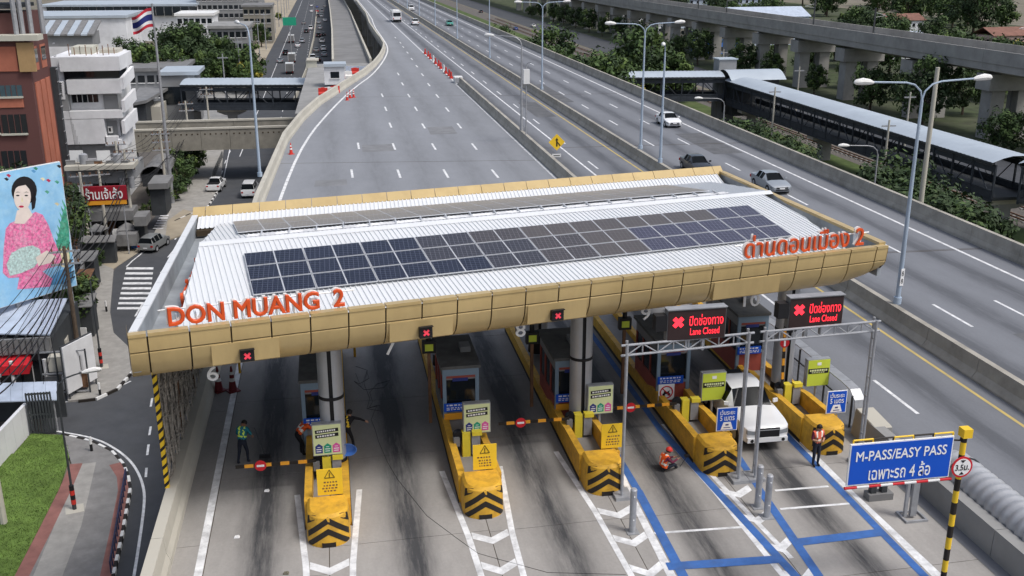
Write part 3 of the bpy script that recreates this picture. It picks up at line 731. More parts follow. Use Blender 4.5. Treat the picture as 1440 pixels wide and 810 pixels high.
# --- solar arrays
def roofpt(s, t, dz): p = cp(s, t); return Vector((p.x, p.y, rz(t)+dz))
def module(cn, arr, cm='solar_cells'):
    a, c, d, e = [roofpt(s_, t_, 0.13) for s_, t_ in cn]
    ctr = (a+c+d+e)/4; ux = (c-a).normalized(); n = ux.cross(e-a).normalized(); uy = n.cross(ux)
    # sheared module frame: corners in the roof plane
    def loc(P, h): return (P-ctr)+n*h
    fr = B(); fr.hexa([loc(P,-0.035) for P in (a,c,d,e)]+[loc(P,0.0) for P in (a,c,d,e)])
    o = fr.obj('solar_panel', 'alu', arr); o.location = ctr-arr_off
    mid0, mid1 = (a+c)/2, (e+d)/2
    for (p, q_, r, w_) in ((a, mid0, mid1, e), (mid0, c, d, mid1)):
        g = B(); cen = (p+q_+r+w_)/4
        def ins(P): v = P-cen; return loc(cen+v-v.normalized()*0.022, 0.004)
        h = (q_-p).length; k = (w_-p).length
        I = [cen+(P-cen)*1 for P in (p,q_,r,w_)]
        fx, fy = 1-0.05/h, 1-0.05/k
        def scl(P):
            v = P-cen; e1 = (q_-p).normalized(); e2 = (w_-p).normalized()
            det = 1-(e1.dot(e2))**2; al = (v.dot(e1)-v.dot(e2)*e1.dot(e2))/det; be = (v.dot(e2)-v.dot(e1)*e1.dot(e2))/det
            return loc(cen+e1*al*fx+e2*be*fy, 0.004)
        g.quad(*[scl(P) for P in (p,q_,r,w_)]); g.obj('cell_field', cm, o)
ar = link('solar_array', None, cr, (0,0,0)); arr_off = CO
S0 = [ (pz(342,356,7.95).x), 0 ]
def stuv(x, y, z):
    p = pz(x, y, z).to_2d(); s = 0.5; t = 0.2
    for _ in range(30):
        r = cp(s,t)-p; ds = (cp(s+1e-4,t)-cp(s-1e-4,t))/2e-4; dt = (cp(s,t+1e-4)-cp(s,t-1e-4))/2e-4
        det = ds.x*dt.y-ds.y*dt.x; s -= (r.x*dt.y-r.y*dt.x)/det; t -= (ds.x*r.y-ds.y*r.x)/det
    return s, t
def onroof(x, y):
    z = 7.6
    for _ in range(12): s, t = stuv(x, y, z); z = rz(t)+0.13
    return s, t
q1, q2, q3, q4 = onroof(342,356), onroof(1052,288), onroof(1113,329), onroof(355,418)
print('solar', q1, q2, q3, q4)
sa, sb = q1[0], q2[0]
def grid(c4, nr, nc, arr, pick):          # c4: near left, near right, far right, far left in roof coordinates
    def at(u, v): return tuple((c4[0][i]*(1-u)+c4[1][i]*u)*(1-v)+(c4[3][i]*(1-u)+c4[2][i]*u)*v for i in (0, 1))
    eu, ev = 0.009/nc*0.6, 0.018/nr
    for r in range(nr):
        for k in range(nc):
            u0, u1, v0, v1 = k/nc+eu, (k+1)/nc-eu, r/nr+ev, (r+1)/nr-ev
            module([at(u0,v0), at(u1,v0), at(u1,v1), at(u0,v1)], arr, pick(r, k))
tn = (q3[1]+q4[1])/2; tf = (q1[1]+q2[1])/2
grid([(q4[0],tn),(q3[0],tn),(q2[0],tf),(q1[0],tf)], 3, 10, ar, lambda r, k: 'solar_cells' if k+0.4*r < 3.3 else 'solar_mid' if k+0.4*r < 4.6 else 'solar_warm' if k+0.4*r < 5.6 else 'solar_sheen_brown' if k+0.4*(2-r) < 8.2 and not (k > 6 and r < 2) else 'solar_violet')  # painted sky reflection: cell colour changes from navy to brown and violet by column
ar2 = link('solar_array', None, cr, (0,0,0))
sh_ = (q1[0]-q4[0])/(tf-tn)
grid([(q1[0]+sh_*(0.60-tf),0.60),(q2[0]+sh_*(0.60-tf),0.60),(q2[0]+sh_*(0.86-tf),0.86),(q1[0]+sh_*(0.86-tf),0.86)], 2, 10, ar2, lambda r, k: 'solar_sheen_pale')
# walkway with hoses and brackets along the ridge
q = B(); 
for t, dz in ((0.53,0.07),(0.555,0.07)):
    pts = [roofpt(sa+(sb-sa)*i/40, t+0.002*math.sin(i*2.1), dz) for i in range(41)]; q.tube(pts, 0.028, 5)
q.obj('ridge_pipe', 'alu', cr, None, CO)
for i in range(20):
    a = roofpt(sa+(sb-sa)*(i+0.5)/20, 0.525, 0.03); c = roofpt(sa+(sb-sa)*(i+0.5)/20, 0.575, 0.16)
    B().box(a.x-0.025, a.x+0.025, a.y, c.y, a.z-0.02, a.z+0.07).obj('pipe_bracket', 'alu', cr, None, CO)

# --- columns: silver half shells with a dark slot and a dark ring
def column(X, Y, zb):
    c = B()
    for s in (-1, 1):
        n = 14; a0 = 0.16; ang = [(-PI/2)+s*(a0+(PI-2*a0)*i/n) for i in range(n+1)]
        vs = [(X+0.43*math.cos(a), Y+0.43*math.sin(a), z) for z in (zb, 6.1) for a in ang]
        c.add(vs, [(i, i+1, n+2+i, n+1+i) for i in range(n)])
    o = c.obj('column', 'silver', cr, 40, CO)
    B().cyl((X,Y,zb), (X,Y,6.1), 0.37, n=20).obj('column_core', 'black', o, 40, CO)
    B().cyl((X,Y,zb+2.3), (X,Y,zb+2.42), 0.445, n=24).obj('column_ring', 'black', o, 40, CO)
    B().cyl((X,Y,zb-0.5), (X,Y,zb), 0.46, 0.44, n=20).obj('column_base', 'black', o, 40, CO)
COLS = [(-0.45,33.6),(9.05,35.6),(18.15,37.2)]
for X, Y in COLS: column(X, Y, 1.0)
for X, Y in ((-0.5,42.5),(4.46,42.8),(9.0,43.6),(18.1,45.0)): column(X, Y, 1.0)

# --- roof lettering
def lettering(name, label, body, a, c, zoff, h, depth, bold, m, flip=False):
    a = Vector(a); c = Vector(c); w_ = (c-a).length; me = text_mesh(body, w_, h, depth, bold)
    mid = (a+c)/2; root = thing(name, label, 'sign', (mid.x, mid.y, zoff), math.atan2((c-a).y, (c-a).x))
    for vs, fs in split_letters(me):
        q = B(); q.add([(x, y, z+h/2) for x, y, z in vs], fs); lo = q.obj('letter', m, root)
        q = B(); q.add([(x-0.05, y*0.6+depth*0.9, z+h/2+0.045) for x, y, z in vs], fs); q.obj('letter_return', 'white_paint', lo)
        xm = (min(v[0] for v in vs)+max(v[0] for v in vs))/2
        B().box(xm-0.02, xm+0.02, depth*0.5, depth*0.5+0.3, -0.06, h*0.5).obj('bracket', 'alu', root)
    return root
def onfront(x, y, z, inset):
    p = CA-CN*inset; d = ray(x, y); # intersect with the vertical plane set back from the front
    o = Vector((0,0,CAM_H)); t = ((p-Vector((0,0))).dot(CN))/Vector((d.x,d.y)).dot(CN); return o+d*t
a1, a2 = onfront(237,458,0,0.35), onfront(485,428,0,0.35)
b1, b2 = onfront(1047,360,0,0.35), onfront(1214,342,0,0.35)
print('letters', a1, a2, b1, b2)
lettering('roof_lettering', 'red block letters DON MUANG 2 standing along the front edge of the canopy', 'DON MUANG  2', a1.to_2d(), a2.to_2d(), 7.50, 0.60, 0.07, -0.03, 'red_letter')
lettering('roof_lettering', 'red Thai letters standing at the right end of the canopy front', 'ด่านดอนเมือง 2', b1.to_2d(), b2.to_2d(), 7.52, 0.84, 0.10, -0.006, 'red_letter')
e1, e2 = cp(0.038,0.52), cp(0.038,0.24)
lettering('roof_lettering', 'red Thai letters on the left side of the canopy, seen from behind', 'ด่านดอนเมือง 2', e1, e2, 6.95, 0.62, 0.10, 0.0, 'red_letter')

# thin sign rail behind the letters
for x0, x1 in ((a1, a2), (b1, b2)):
    q = B(); q.cyl((x0.x-.3, x0.y+.22, 7.95), (x1.x+.3, x1.y+.22, 7.95), .025, n=6); q.obj('sign_rail', 'alu', cr, None, CO)

# ================================================================== toll islands, booths, gates, signs
LANEWORD = ['leftmost', 'second', 'third', 'fourth', 'rightmost']
def island_label(i): return '%s toll island' % LANEWORD[i]
def island(i, x, y, length):
    r = thing('toll_island', 'yellow toll island with black chevron nose, %s of five' % (LANEWORD[i] if i in (0, 4) else LANEWORD[i]+' from the left'), 'toll island', (x, y, 0), 0, 'toll islands')
    HW, ND = 0.70, 0.72
    def plan(ph, k=1.0):     # nose outline, ph -90..90 deg
        c, s = math.cos(ph), math.sin(ph); e = 2/2.3
        return (HW*k*math.copysign(abs(s)**e, s), ND-ND*k*abs(c)**e)
    N_ = 20; levels = [(0.0,1.0),(0.70,0.985),(1.02,0.93),(1.12,0.80)]
    q = B(); vs = []
    for z, k in levels:
        for j in range(N_+1): px_, py_ = plan(-PI/2+PI*j/N_, k); vs.append((px_, py_, z))
        vs += [(HW*k, 1.32, z), (-HW*k, 1.32, z)]
    m_ = N_+3
    fs = [(a*m_+j, a*m_+(j+1) % m_, (a+1)*m_+(j+1) % m_, (a+1)*m_+j) for a in range(3) for j in range(m_)]+[tuple(range(3*m_, 4*m_))]
    q.add(vs, fs); nose = q.obj('nose', 'yellow_paint', r, 35)
    # black chevron bands laid on the nose
    def surf(ph, z):
        k = 1.0-0.015*z/0.70 if z < 0.70 else 0.985-(z-0.70)/0.32*0.055 if z < 1.02 else 0.93-(z-1.02)/0.10*0.13
        a, c_ = plan(ph, k); n = Vector((math.sin(ph), -math.cos(ph), 0.25)).normalized()*0.008; return (a+n.x, c_+n.y, z+n.z)
    for zc, half in ((0.98, 0.0), (0.70, 0.11), (0.32, 0.11)):
        q = B(); J = 24; vs = []
        lim = 1.15
        if zc == 0.98:
            for sgn in (-1, 1):
                q2 = B(); v2 = []
                for j in range(9):
                    u = 0.60+0.62*j/8; v2 += [surf(sgn*u, 1.08-0.10*(j/8)**2), surf(sgn*u, 0.95-0.26*(j/8))]
                q2.add(v2, [(2*j, 2*j+2, 2*j+3, 2*j+1) for j in range(8)]); q2.obj('chevron_stripe', 'stripe_black', nose)
            continue
        for j in range(J+1):
            u = -lim+2*lim*j/J; z = zc+0.24-0.60*abs(u)/lim
            vs += [surf(u, max(.03, z+half)), surf(u, max(.02, z-half))]
        q.add(vs, [(2*j, 2*j+2, 2*j+3, 2*j+1) for j in range(J)]); q.obj('chevron_stripe', 'stripe_black', nose)
    B().box(-0.22, 0.22, -0.012, 0.2, 0.0, 0.16).obj('drain_block', 'stripe_black', nose)
    # side walls with sloping tops, a floor between them
    for s in (-1, 1):
        q = B(); w0, w1 = s*0.75, s*0.50
        prof = [(1.25,0.0),(1.25,1.03),(3.6,0.95),(4.2,0.86),(6.4,0.86),(7.2,0.62),(length,0.62),(length,0.0)]
        q.xprism(prof, min(w0,w1), max(w0,w1)); q.obj('side_wall', 'yellow_paint', r)
        B().box(min(s*0.77,s*0.75), max(s*0.77,s*0.75), 1.2, length, 0.0, 0.13).obj('kerb_strip', 'stripe_black', r)
    B().box(-0.50, 0.50, 1.30, length, 0.0, 0.30).obj('island_floor', 'booth_grey', r)
    return r
ILEN = 17.0
for i, (x, y) in enumerate(NOSE): island(i, x, y, ILEN)

def booth(i, x, y, w_=1.35, L_=3.1, h=2.75, glass_sign=True):
    r = thing('toll_booth', 'dark grey toll booth on the %s island' % LANEWORD[i], 'toll booth', (x, y, 0.30), 0, 'toll booths')
    q = B(); hw = w_/2
    # corner posts, sills and lintels around real openings
    B().box(-hw, hw, 0, L_, 0, 0.95).obj('lower_wall', 'booth_red' if i > 1 else 'booth_grey', r)
    B().box(-hw, hw, 0, L_, 2.15, h-0.12).obj('upper_wall', 'booth_grey', r)
    for X in (-hw, hw-0.10):
        for Y in (0, L_*0.33, L_*0.66, L_-0.10): B().box(X, X+0.10, Y, Y+0.10, 0.95, 2.15).obj('post', 'booth_red', r)
    B().box(-hw+0.04, hw-0.04, 0.06, L_-0.06, 0.95, 2.15).obj('window', 'glass_dark', r)
    B().box(-hw-0.10, hw+0.10, -0.12, L_+0.15, h-0.12, h).obj('roof', 'booth_roof', r)
    # front frame in blue grey
    f = B(); f.box(-hw-0.03, -hw+0.11, -0.05, 0.05, 0, h-0.13); f.box(hw-0.11, hw+0.03, -0.05, 0.05, 0, h-0.13); f.box(-hw+0.11, hw-0.11, -0.05, 0.05, h-0.42, h-0.13); f.box(-hw+0.11, hw-0.11, -0.05, 0.05, 0.9, 1.0)
    f.obj('front_frame', 'booth_blue', r)
    B().box(-hw+0.11, hw-0.11, -0.03, -0.005, h-0.52, h-0.42).obj('red_trim', 'booth_red', r)
    s = B().box(-hw+0.0, hw-0.25, -0.10, -0.055, 0.86, 1.20).obj('notice_board', 'sign_blue', r)
    d = B(); rnd = random.Random(i)
    for row, (zz, hh) in enumerate(((1.10,0.055),(1.00,0.035),(0.93,0.035))):
        xx = -hw+0.10
        while xx < hw-0.40:
            ww = rnd.uniform(0.05,0.14); d.box(xx, xx+ww, -0.106, -0.102, zz, zz+hh); xx += ww+0.05
    stuff(d.obj('notice_lines', 'white_clean', s))
    B().box(-0.32, 0.28, -0.028, -0.004, h-0.66, h-0.53).obj('small_sign', 'sign_navy', r)
    if i in (1, 2): B().box(-hw, -hw+0.75, -0.11, -0.06, 0.52, 0.78).obj('orange_sign', 'orange_paint', r)
    B().box(hw-0.5, hw-0.1, L_*0.42, L_*0.62, h, h+0.22).obj('air_conditioner', 'sheet_grey', r)
    return r
def bpos(i, x, y, z): p = pz(x, y, z); return p
BY = [35.9, 36.3, 36.4, 37.4, 38.4]
for i, (x, y) in enumerate(NOSE):
    if i == 4: 
        booth(i, 17.95, 40.0); continue
    booth(i, x+(0.0 if i else -0.15), BY[i])
# upturned stands on the first booth island etc.
# ---- fee boards
def fee_board(i, x, y, z0, full, name='fee_board'):
    r = thing(name, ('pale lime fee board with three coloured arrows on the %s toll island' if full else 'bright lime fee board with black band on the %s toll island') % LANEWORD[i], 'fee board', (x, y, 0.3), 0.02, 'fee boards')
    W, H_, D_ = 1.02, 1.20, 0.26; zc = z0-0.3+H_/2
    B().cyl((0,0.12,0), (0,0.12,z0-0.3+0.05), 0.055, n=10).obj('post', 'galv', r, 40)
    bx = B().box(-W/2, W/2, 0, D_, zc-H_/2, zc+H_/2).obj('cabinet', 'galv', r)
    B().box(-W/2+0.03, W/2-0.03, -0.012, 0.0, zc-H_/2+0.03, zc+H_/2-0.03).obj('face', 'lime_pale' if full else 'lime', bx)
    if full:
        for zz in (0.28, 0.10):
            t_ = B(); t_.box(-0.40, 0.40, -0.02, -0.013, zc+zz, zc+zz+0.13); t_.move(T(0,0,zc+zz) @ Matrix.Rotation(-0.06,4,'Y') @ T(0,0,-zc-zz)); t_.obj('text_band', 'black', bx)
            d = B(); xx = -0.34; rnd = random.Random(i*7+int(zz*100))
            while xx < 0.28: ww = rnd.uniform(0.03,0.09); d.box(xx, xx+ww, -0.026, -0.021, zc+zz+0.04+xx*0.06, zc+zz+0.10+xx*0.06); xx += ww+0.025
            stuff(d.obj('text_marks', 'white_clean', bx))
        for k, m in enumerate(('sign_navy', 'green_sign', 'pink_sign')):
            cx_ = -0.30+0.30*k
            a = B(); a.yprism([(cx_-0.125,zc-0.50),(cx_+0.125,zc-0.50),(cx_+0.125,zc-0.24),(cx_+0.14,zc-0.24),(cx_,zc-0.13),(cx_-0.14,zc-0.24),(cx_-0.125,zc-0.24)], -0.020, -0.013); o = a.obj('house_symbol', m, bx)
            l = B(); l.box(cx_-0.09, cx_+0.09, -0.026, -0.021, zc-0.36, zc-0.33); l.box(cx_-0.09, cx_+0.07, -0.026, -0.021, zc-0.44, zc-0.41); l.box(cx_-0.05, cx_+0.05, -0.026, -0.021, zc-0.27, zc-0.25); stuff(l.obj('text_marks', 'white_clean', bx))
    else:
        t_ = B(); t_.box(-0.46, 0.44, -0.02, -0.013, zc-0.02, zc+0.20); t_.obj('text_band', 'black', bx)
        d = B(); xx = -0.40; rnd = random.Random(i*9)
        while xx < 0.36: ww = rnd.uniform(0.04,0.09); d.box(xx, xx+ww, -0.026, -0.021, zc+0.08, zc+0.16); xx += ww+0.025
        xx = -0.30
        while xx < 0.25: ww = rnd.uniform(0.03,0.07); d.box(xx, xx+ww, -0.026, -0.021, zc+0.01, zc+0.045); xx += ww+0.03
        stuff(d.obj('text_marks', 'lime_pale', bx))
        B().box(-0.09, 0.09, -0.02, -0.013, zc+0.34, zc+0.46).obj('emblem', 'white_clean', bx)
    return r
def at_height(x, y, Y): return py(x, y, Y)
# centre pixel of board bottoms with the depth of the island they stand on
for i, (xc, yb, Y, full) in enumerate(((461.5,640,33.0,1),(671,609,34.2,1),(844,582,35.0,1),(1002.5,563,35.6,0),(1149,543,36.4,0))):
    p = py(xc, yb, Y); fee_board(i, p.x, Y, p.z, full)

# ---- small boards on the noses
def nose_sign(kind, i, x, y, z0):
    lab = 'yellow warning board with a black triangle on the nose of the %s island' % LANEWORD[i] if kind == 'y' else 'blue keep five metres apart sign on the %s island' % LANEWORD[i]
    r = thing('warning_board' if kind == 'y' else 'distance_sign', lab, 'sign', (x, y, 1.0), 0.0, 'signs on the island noses')
    W, H_ = 0.82, 0.94; b0 = z0-1.0
    B().cyl((0,0.04,0), (0,0.04,b0+H_*0.6), 0.04, n=10).obj('post', 'galv', r, 40)
    if kind == 'y':
        bd = B().box(-W/2, W/2, -0.02, 0.015, b0, b0+H_).obj('board', 'yellow_clean', r)
        t_ = B(); c = (0, b0+0.72); R_ = 0.19
        P = [(c[0]+R_*math.sin(a), c[1]+R_*math.cos(a)) for a in (0, 2*PI/3, 4*PI/3)]
        for k in range(3):
            a, d = Vector((P[k][0],0,P[k][1])), Vector((P[(k+1)%3][0],0,P[(k+1)%3][1])); t_.tube([a+Vector((0,-0.026,0)), d+Vector((0,-0.026,0))], 0.012, 4)
        t_.box(-0.012, 0.012, -0.032, -0.021, c[1]-0.04, c[1]+0.09); t_.box(-0.012, 0.012, -0.032, -0.021, c[1]-0.075, c[1]-0.05); t_.obj('triangle', 'stripe_black', bd)
        d = B(); rnd = random.Random(i)
        for zz in (0.44, 0.32, 0.22, 0.12):
            xx = -0.28+rnd.uniform(0,0.1)
            while xx < 0.22: ww = rnd.uniform(0.03,0.08); d.box(xx, xx+ww, -0.026, -0.021, b0+zz, b0+zz+0.05); xx += ww+0.04
        stuff(d.obj('text_marks', 'rust', bd))
    else:
        bd = B().box(-W/2, W/2, -0.02, 0.015, b0, b0+H_).obj('board', 'white_clean', r)
        B().box(-W/2+0.03, W/2-0.03, -0.028, -0.021, b0+0.03, b0+H_-0.03).obj('blue_face', 'sign_blue', bd)
        text('lettering', 'เว้นระยะ', 0.58, 0.20, 'white_clean', bd, T(0,-0.034,b0+0.76), 0.008, 0.008)
        text('lettering', '5 เมตร', 0.56, 0.20, 'white_clean', bd, T(0,-0.034,b0+0.52), 0.008, 0.008)
        t_ = B(); t_.yprism([(-0.24,b0+0.06),(0.24,b0+0.06),(0.14,b0+0.36),(-0.14,b0+0.36)], -0.036, -0.03); t_.obj('car_symbol', 'white_clean', bd)
        t_ = B(); t_.box(-0.06,0.06,-0.042,-0.037,b0+0.22,b0+0.28); t_.box(-0.13,0.13,-0.042,-0.037,b0+0.12,b0+0.15); t_.obj('car_symbol_detail', 'sign_navy', bd)
for kind, i, xc, yb in (('y',0,466,714),('y',1,682,676),('y',2,860,649),('b',3,1020,622),('b',4,1173,597)):
    Y = NOSE[i][1]+(1.35 if i < 4 else 1.2); p = py(xc, yb, Y); nose_sign(kind, i, p.x, Y, max(p.z, 1.15))

# ---- barrier gates
def gate(i, x, y, arm, lab):
    r = thing('barrier_gate', lab, 'barrier gate', (x, y, 0.30), 0, 'lane barrier gates')
    B().box(-0.20, 0.10, -0.18, 0.18, 0, 0.95).obj('cabinet', 'yellow_machine', r)
    B().box(0.14, 0.46, -0.22, 0.22, 0.1, 0.85).obj('motor_box', 'galv', r)
    B().box(0.16, 0.52, -0.26, 0.02, 0.86, 1.02).obj('motor_cap', 'yellow_machine', r)
    B().cyl((-0.32,-0.05,0.78), (-0.32,0.2,0.78), 0.20, n=16).obj('hub', 'black', r, 40)
    B().box(-0.52, -0.30, -0.2, 0.12, 0.45, 0.78).obj('control_box', 'sheet_grey', r)
    if arm:
        n = 9; L_ = 2.75
        holder = link('arm', None, r, (-0.32, -0.12, 0.82))
        if arm == 'up': holder.rotation_euler = (0, math.radians(88), 0)
        for k in range(n):
            B().box(-0.1-L_*(k+1)/n, -0.1-L_*k/n, -0.03, 0.03, -0.055, 0.055).obj('arm_band', 'stripe_black' if k % 2 == 0 else 'orange_paint', holder)
        B().cyl((-2.0,-0.035,0), (-2.0,-0.05,0), 0.20, n=20).obj('no_entry_disc', 'sign_red', holder)
        B().box(-2.13, -1.87, -0.058, -0.052, -0.04, 0.04).obj('white_bar', 'white_clean', holder)
    return r
GP = [(440,653,33.2),(645,640,34.2),(806,596,35.0),(982,573,35.6),(1112,560,36.3)]
GL = ['barrier gate with lowered striped arm left of the leftmost toll island', 'barrier gate without an arm on the second toll island', 'barrier gate with lowered striped arm on the third toll island',
      'barrier gate with lowered striped arm on the fourth toll island', 'barrier gate with its striped arm raised on the rightmost toll island']
for i, (xp, yp, Y) in enumerate(GP):
    p = py(xp, yp, Y); gate(i, NOSE[i][0]-0.05+(0.0 if i else 0.1), Y, ('down', None, 'down', 'down', 'up')[i], GL[i])

# entry bars at the far end of the lanes
for k, (x0, x1, Y, lab) in enumerate(((-4.6,-0.8,44.5,'thin red and white bar across the leftmost lane behind the canopy'),(0.6,4.4,45.6,'thin red and white bar across the second lane behind the canopy'),(5.0,8.4,46.0,'thin red and white bar across the third lane behind the canopy'))):
    r = thing('entry_bar', lab, 'barrier', (x0, Y, 0), 0, 'red and white entry bars')
    n = 8
    for j in range(n):
        a = (x1-x0)*j/n; c = (x1-x0)*(j+1)/n; B().cyl((a,0,1.0), (c,0,1.0), 0.04, n=8).obj('bar_band', 'sign_red' if j % 2 else 'white_paint', r)
    B().cyl((0,0,0), (0,0,1.05), 0.06, n=8).obj('stand', 'yellow_paint', r); B().cyl((x1-x0,0,0), (x1-x0,0,1.0), 0.04, n=8).obj('stand', 'galv', r)
# lane displays with green screen behind islands 3 and 4, posts in yellow
for i, (xp, yp) in ((1,(603,495)),(2,(748,482)),(3,(878,462))):
    X = NOSE[i][0]-0.62; Y = (37.2,38.0,38.6)[i-1]; p = py(xp, yp, Y)
    r = thing('lane_display', 'small black display on a yellow post beside the %s booth' % LANEWORD[i], 'display', (p.x, Y, 0.3), 0, 'lane displays')
    B().box(-0.06, 0.06, -0.06, 0.06, 0, p.z-0.3).obj('post', 'rust', r)
    B().box(-0.26, 0.26, -0.16, 0.1, p.z-0.3, p.z+0.2).obj('case', 'black', r)
    B().box(-0.16, 0.16, -0.168, -0.162, p.z-0.2, p.z+0.08).obj('screen', 'lime', r)
    B().cyl((0,0,p.z+0.2), (0,0,p.z+0.45), 0.10, n=10).obj('beacon', 'black', r)
# lane numbers hanging behind the canopy
for n_, (xc, yc, hpx) in (('6',(299,525,17)),('7',(549,489,18)),('8',(732,464,17)),('9',(908,441,15)),('10',(1057,422,15))):
    p = pz(xc, yc, 5.45); Y = p.y
    r = thing('lane_number', 'white lane number %s hung above the %s lane' % (n_, {'6':'leftmost','7':'second','8':'third','9':'fourth','10':'rightmost'}[n_]), 'lane number', (p.x, Y, p.z), 0, 'lane numbers')
    text('numeral', n_, (0.36 if len(n_) == 1 else 0.66), 0.50, 'white_clean', r, T(0,0,0), 0.05, 0.006)
    for s in (-0.15, 0.15): B().cyl((s,0.03,0.2), (s,0.03,5.92-p.z), 0.012, n=6).obj('hanger', 'galv', r)
# red bicycle ban notice on booth four
r = thing('motorcycle_ban_sign', 'white square sign with a red ring banning motorcycles below the fourth booth window', 'sign', (13.0, 36.9, 0.3), 0)
bd = B().box(-0.34, 0.34, -0.02, 0.0, 0.35, 1.05).obj('board', 'white_clean', r)
q = B(); q.tube([(0.26*math.cos(a), -0.03, 0.70+0.26*math.sin(a)) for a in [2*PI*k/24 for k in range(25)]], 0.028, 5); q.tube([(-0.18,-0.03,0.88),(0.18,-0.03,0.52)], 0.022, 5); q.obj('ban_ring', 'sign_red', bd)
q = B(); q.cyl((-0.11,-0.024,0.60),(-0.11,-0.036,0.60),0.06,n=12); q.cyl((0.11,-0.024,0.60),(0.11,-0.036,0.60),0.06,n=12); q.yprism([(-0.12,0.62),(0.10,0.62),(0.14,0.78),(0.04,0.72),(-0.10,0.76)], -0.036, -0.024); q.obj('motorcycle_symbol', 'black', bd)
r2 = B().cyl((-0.3,0.03,0), (-0.3,0.03,0.9), 0.03, n=8).obj('post', 'galv', r)

# ---- gantries with message boards
def lattice_post(r, x, y, h, sp, nm='lattice_post'):
    o = B()
    for s in (-sp/2, sp/2): o.cyl((x+s*0.25,y+s,0), (x+s*0.25,y+s,h), 0.05, n=8)
    k = 0.5
    while k < h-0.2: o.cyl((x-sp*0.125,y-sp/2,k), (x+sp*0.125,y+sp/2,k), 0.03, n=6); k += 0.75
    o.obj(nm, 'galv', r, 40)
    B().box(x-0.3, x+0.3, y-sp/2-0.2, y+sp/2+0.2, 0, 0.12).obj('base_plate', 'galv', r)
def gantry(lab, xa, ya, xb, yb, h, dh=0.36):
    r = thing('gantry', lab, 'gantry', (xa, ya, 0)); L_ = Vector((xb-xa, yb-ya, 0))
    lattice_post(r, 0, 0, h+0.1, 0.34); lattice_post(r, L_.x, L_.y, h+0.1, 0.34)
    for off in (0.0,):
        for z, nm in ((h, 'chord'), (h-dh, 'chord')): B().cyl((-0.2,off,z), (L_.x+0.2,L_.y+off,z), 0.045, n=8).obj(nm, 'galv', r, 40)
    n = 8
    for k in range(n):
        a, c = L_*(k/n), L_*((k+1)/n); q = B()
        za, zc = (h-dh, h) if k % 2 == 0 else (h, h-dh)
        for off in (0.0,): q.cyl((a.x,a.y+off,za), (c.x,c.y+off,zc), 0.025, n=6); q.cyl((c.x,c.y+off,h-dh), (c.x,c.y+off,h), 0.025, n=6)
        stuff(q.obj('brace', 'galv', r))
    return r
g1a = pz(874,697)
H1 = py(879,486,g1a.y).z; g1b = Vector((py(1053,468,g1a.y+0.4).x, g1a.y+0.4, 0))
print('gantry', g1a, g1b, H1)
gantry('galvanised lattice gantry spanning the fourth lane in front of the canopy', g1a.x, g1a.y, g1b.x, g1b.y, H1)
X2, Y2 = g1b.x+0.62, g1b.y
g2b = pz(1215,640); H2 = py(1231,456,g2b.y+1.6).z
gantry('galvanised lattice gantry carrying the right message board over the fifth lane', X2, Y2, py(1229,470,Y2+0.3).x, Y2+0.3, py(1082,466,Y2).z)
def vms(lab, xl, yt, xr_, yb, Y, rz_):
    a = py(xl, (yt+yb)/2+4, Y); c = py(xr_, (yt+yb)/2-3, Y); top = py((xl+xr_)/2, yt, Y).z; bot = py((xl+xr_)/2, yb, Y).z
    W = (c.x-a.x); Hh = top-bot
    r = thing('message_board', lab, 'message board', ((a.x+c.x)/2, Y, bot), rz_, 'red lane closed message boards')
    B().box(-W/2, W/2, 0, 0.30, 0, Hh).obj('cabinet', 'sheet_grey', r)
    f = B().box(-W/2+0.02, W/2-0.02, -0.02, -0.001, 0.02, Hh-0.05).obj('screen', 'led_board', r)
    B().box(-W/2-0.02, W/2+0.02, -0.06, 0.32, Hh, Hh+0.03).obj('top_trim', 'galv', r)
    text('thai_lettering', 'ปิดช่องทาง', W*0.58, Hh*0.36, 'led_red', f, T(W*0.16,-0.028,Hh*0.64), 0.01, 0.0)
    text('lettering', 'Lane Closed', W*0.50, Hh*0.22, 'led_red', f, T(W*0.14,-0.028,Hh*0.27), 0.01, 0.0)
    c_ = B()
    for k, an in enumerate((PI/4, -PI/4)):
        t_ = B().cbox((0,0,0), (0.42,0.01,0.15)); t_.move(T(-W*0.32,-0.028-0.003*k,Hh*0.60) @ Matrix.Rotation(an,4,'Y')); c_.add(t_.v, t_.f)
    c_.obj('red_cross', 'led_red', f)
    for s in (-0.3, 0.3): B().box(s-0.04, s+0.04, 0.08, 0.22, -0.45, 0).obj('bracket', 'galv', r)
    B().box(-W/2-0.42, -W/2-0.03, -0.05, 0.3, Hh*0.35, Hh*0.85).obj('loudspeaker_box', 'black', r)
    B().box(-W/2-0.03, -W/2, 0.05, 0.15, Hh*0.5, Hh*0.7).obj('bracket', 'galv', r)
vms('black message board reading Lane Closed in red above the fourth lane gantry', 938, 434, 1021, 477, g1a.y+0.15, 0.02)
vms('black message board reading Lane Closed in red above the fifth lane gantry', 1109, 417, 1186, 459, Y2+0.25, 0.02)

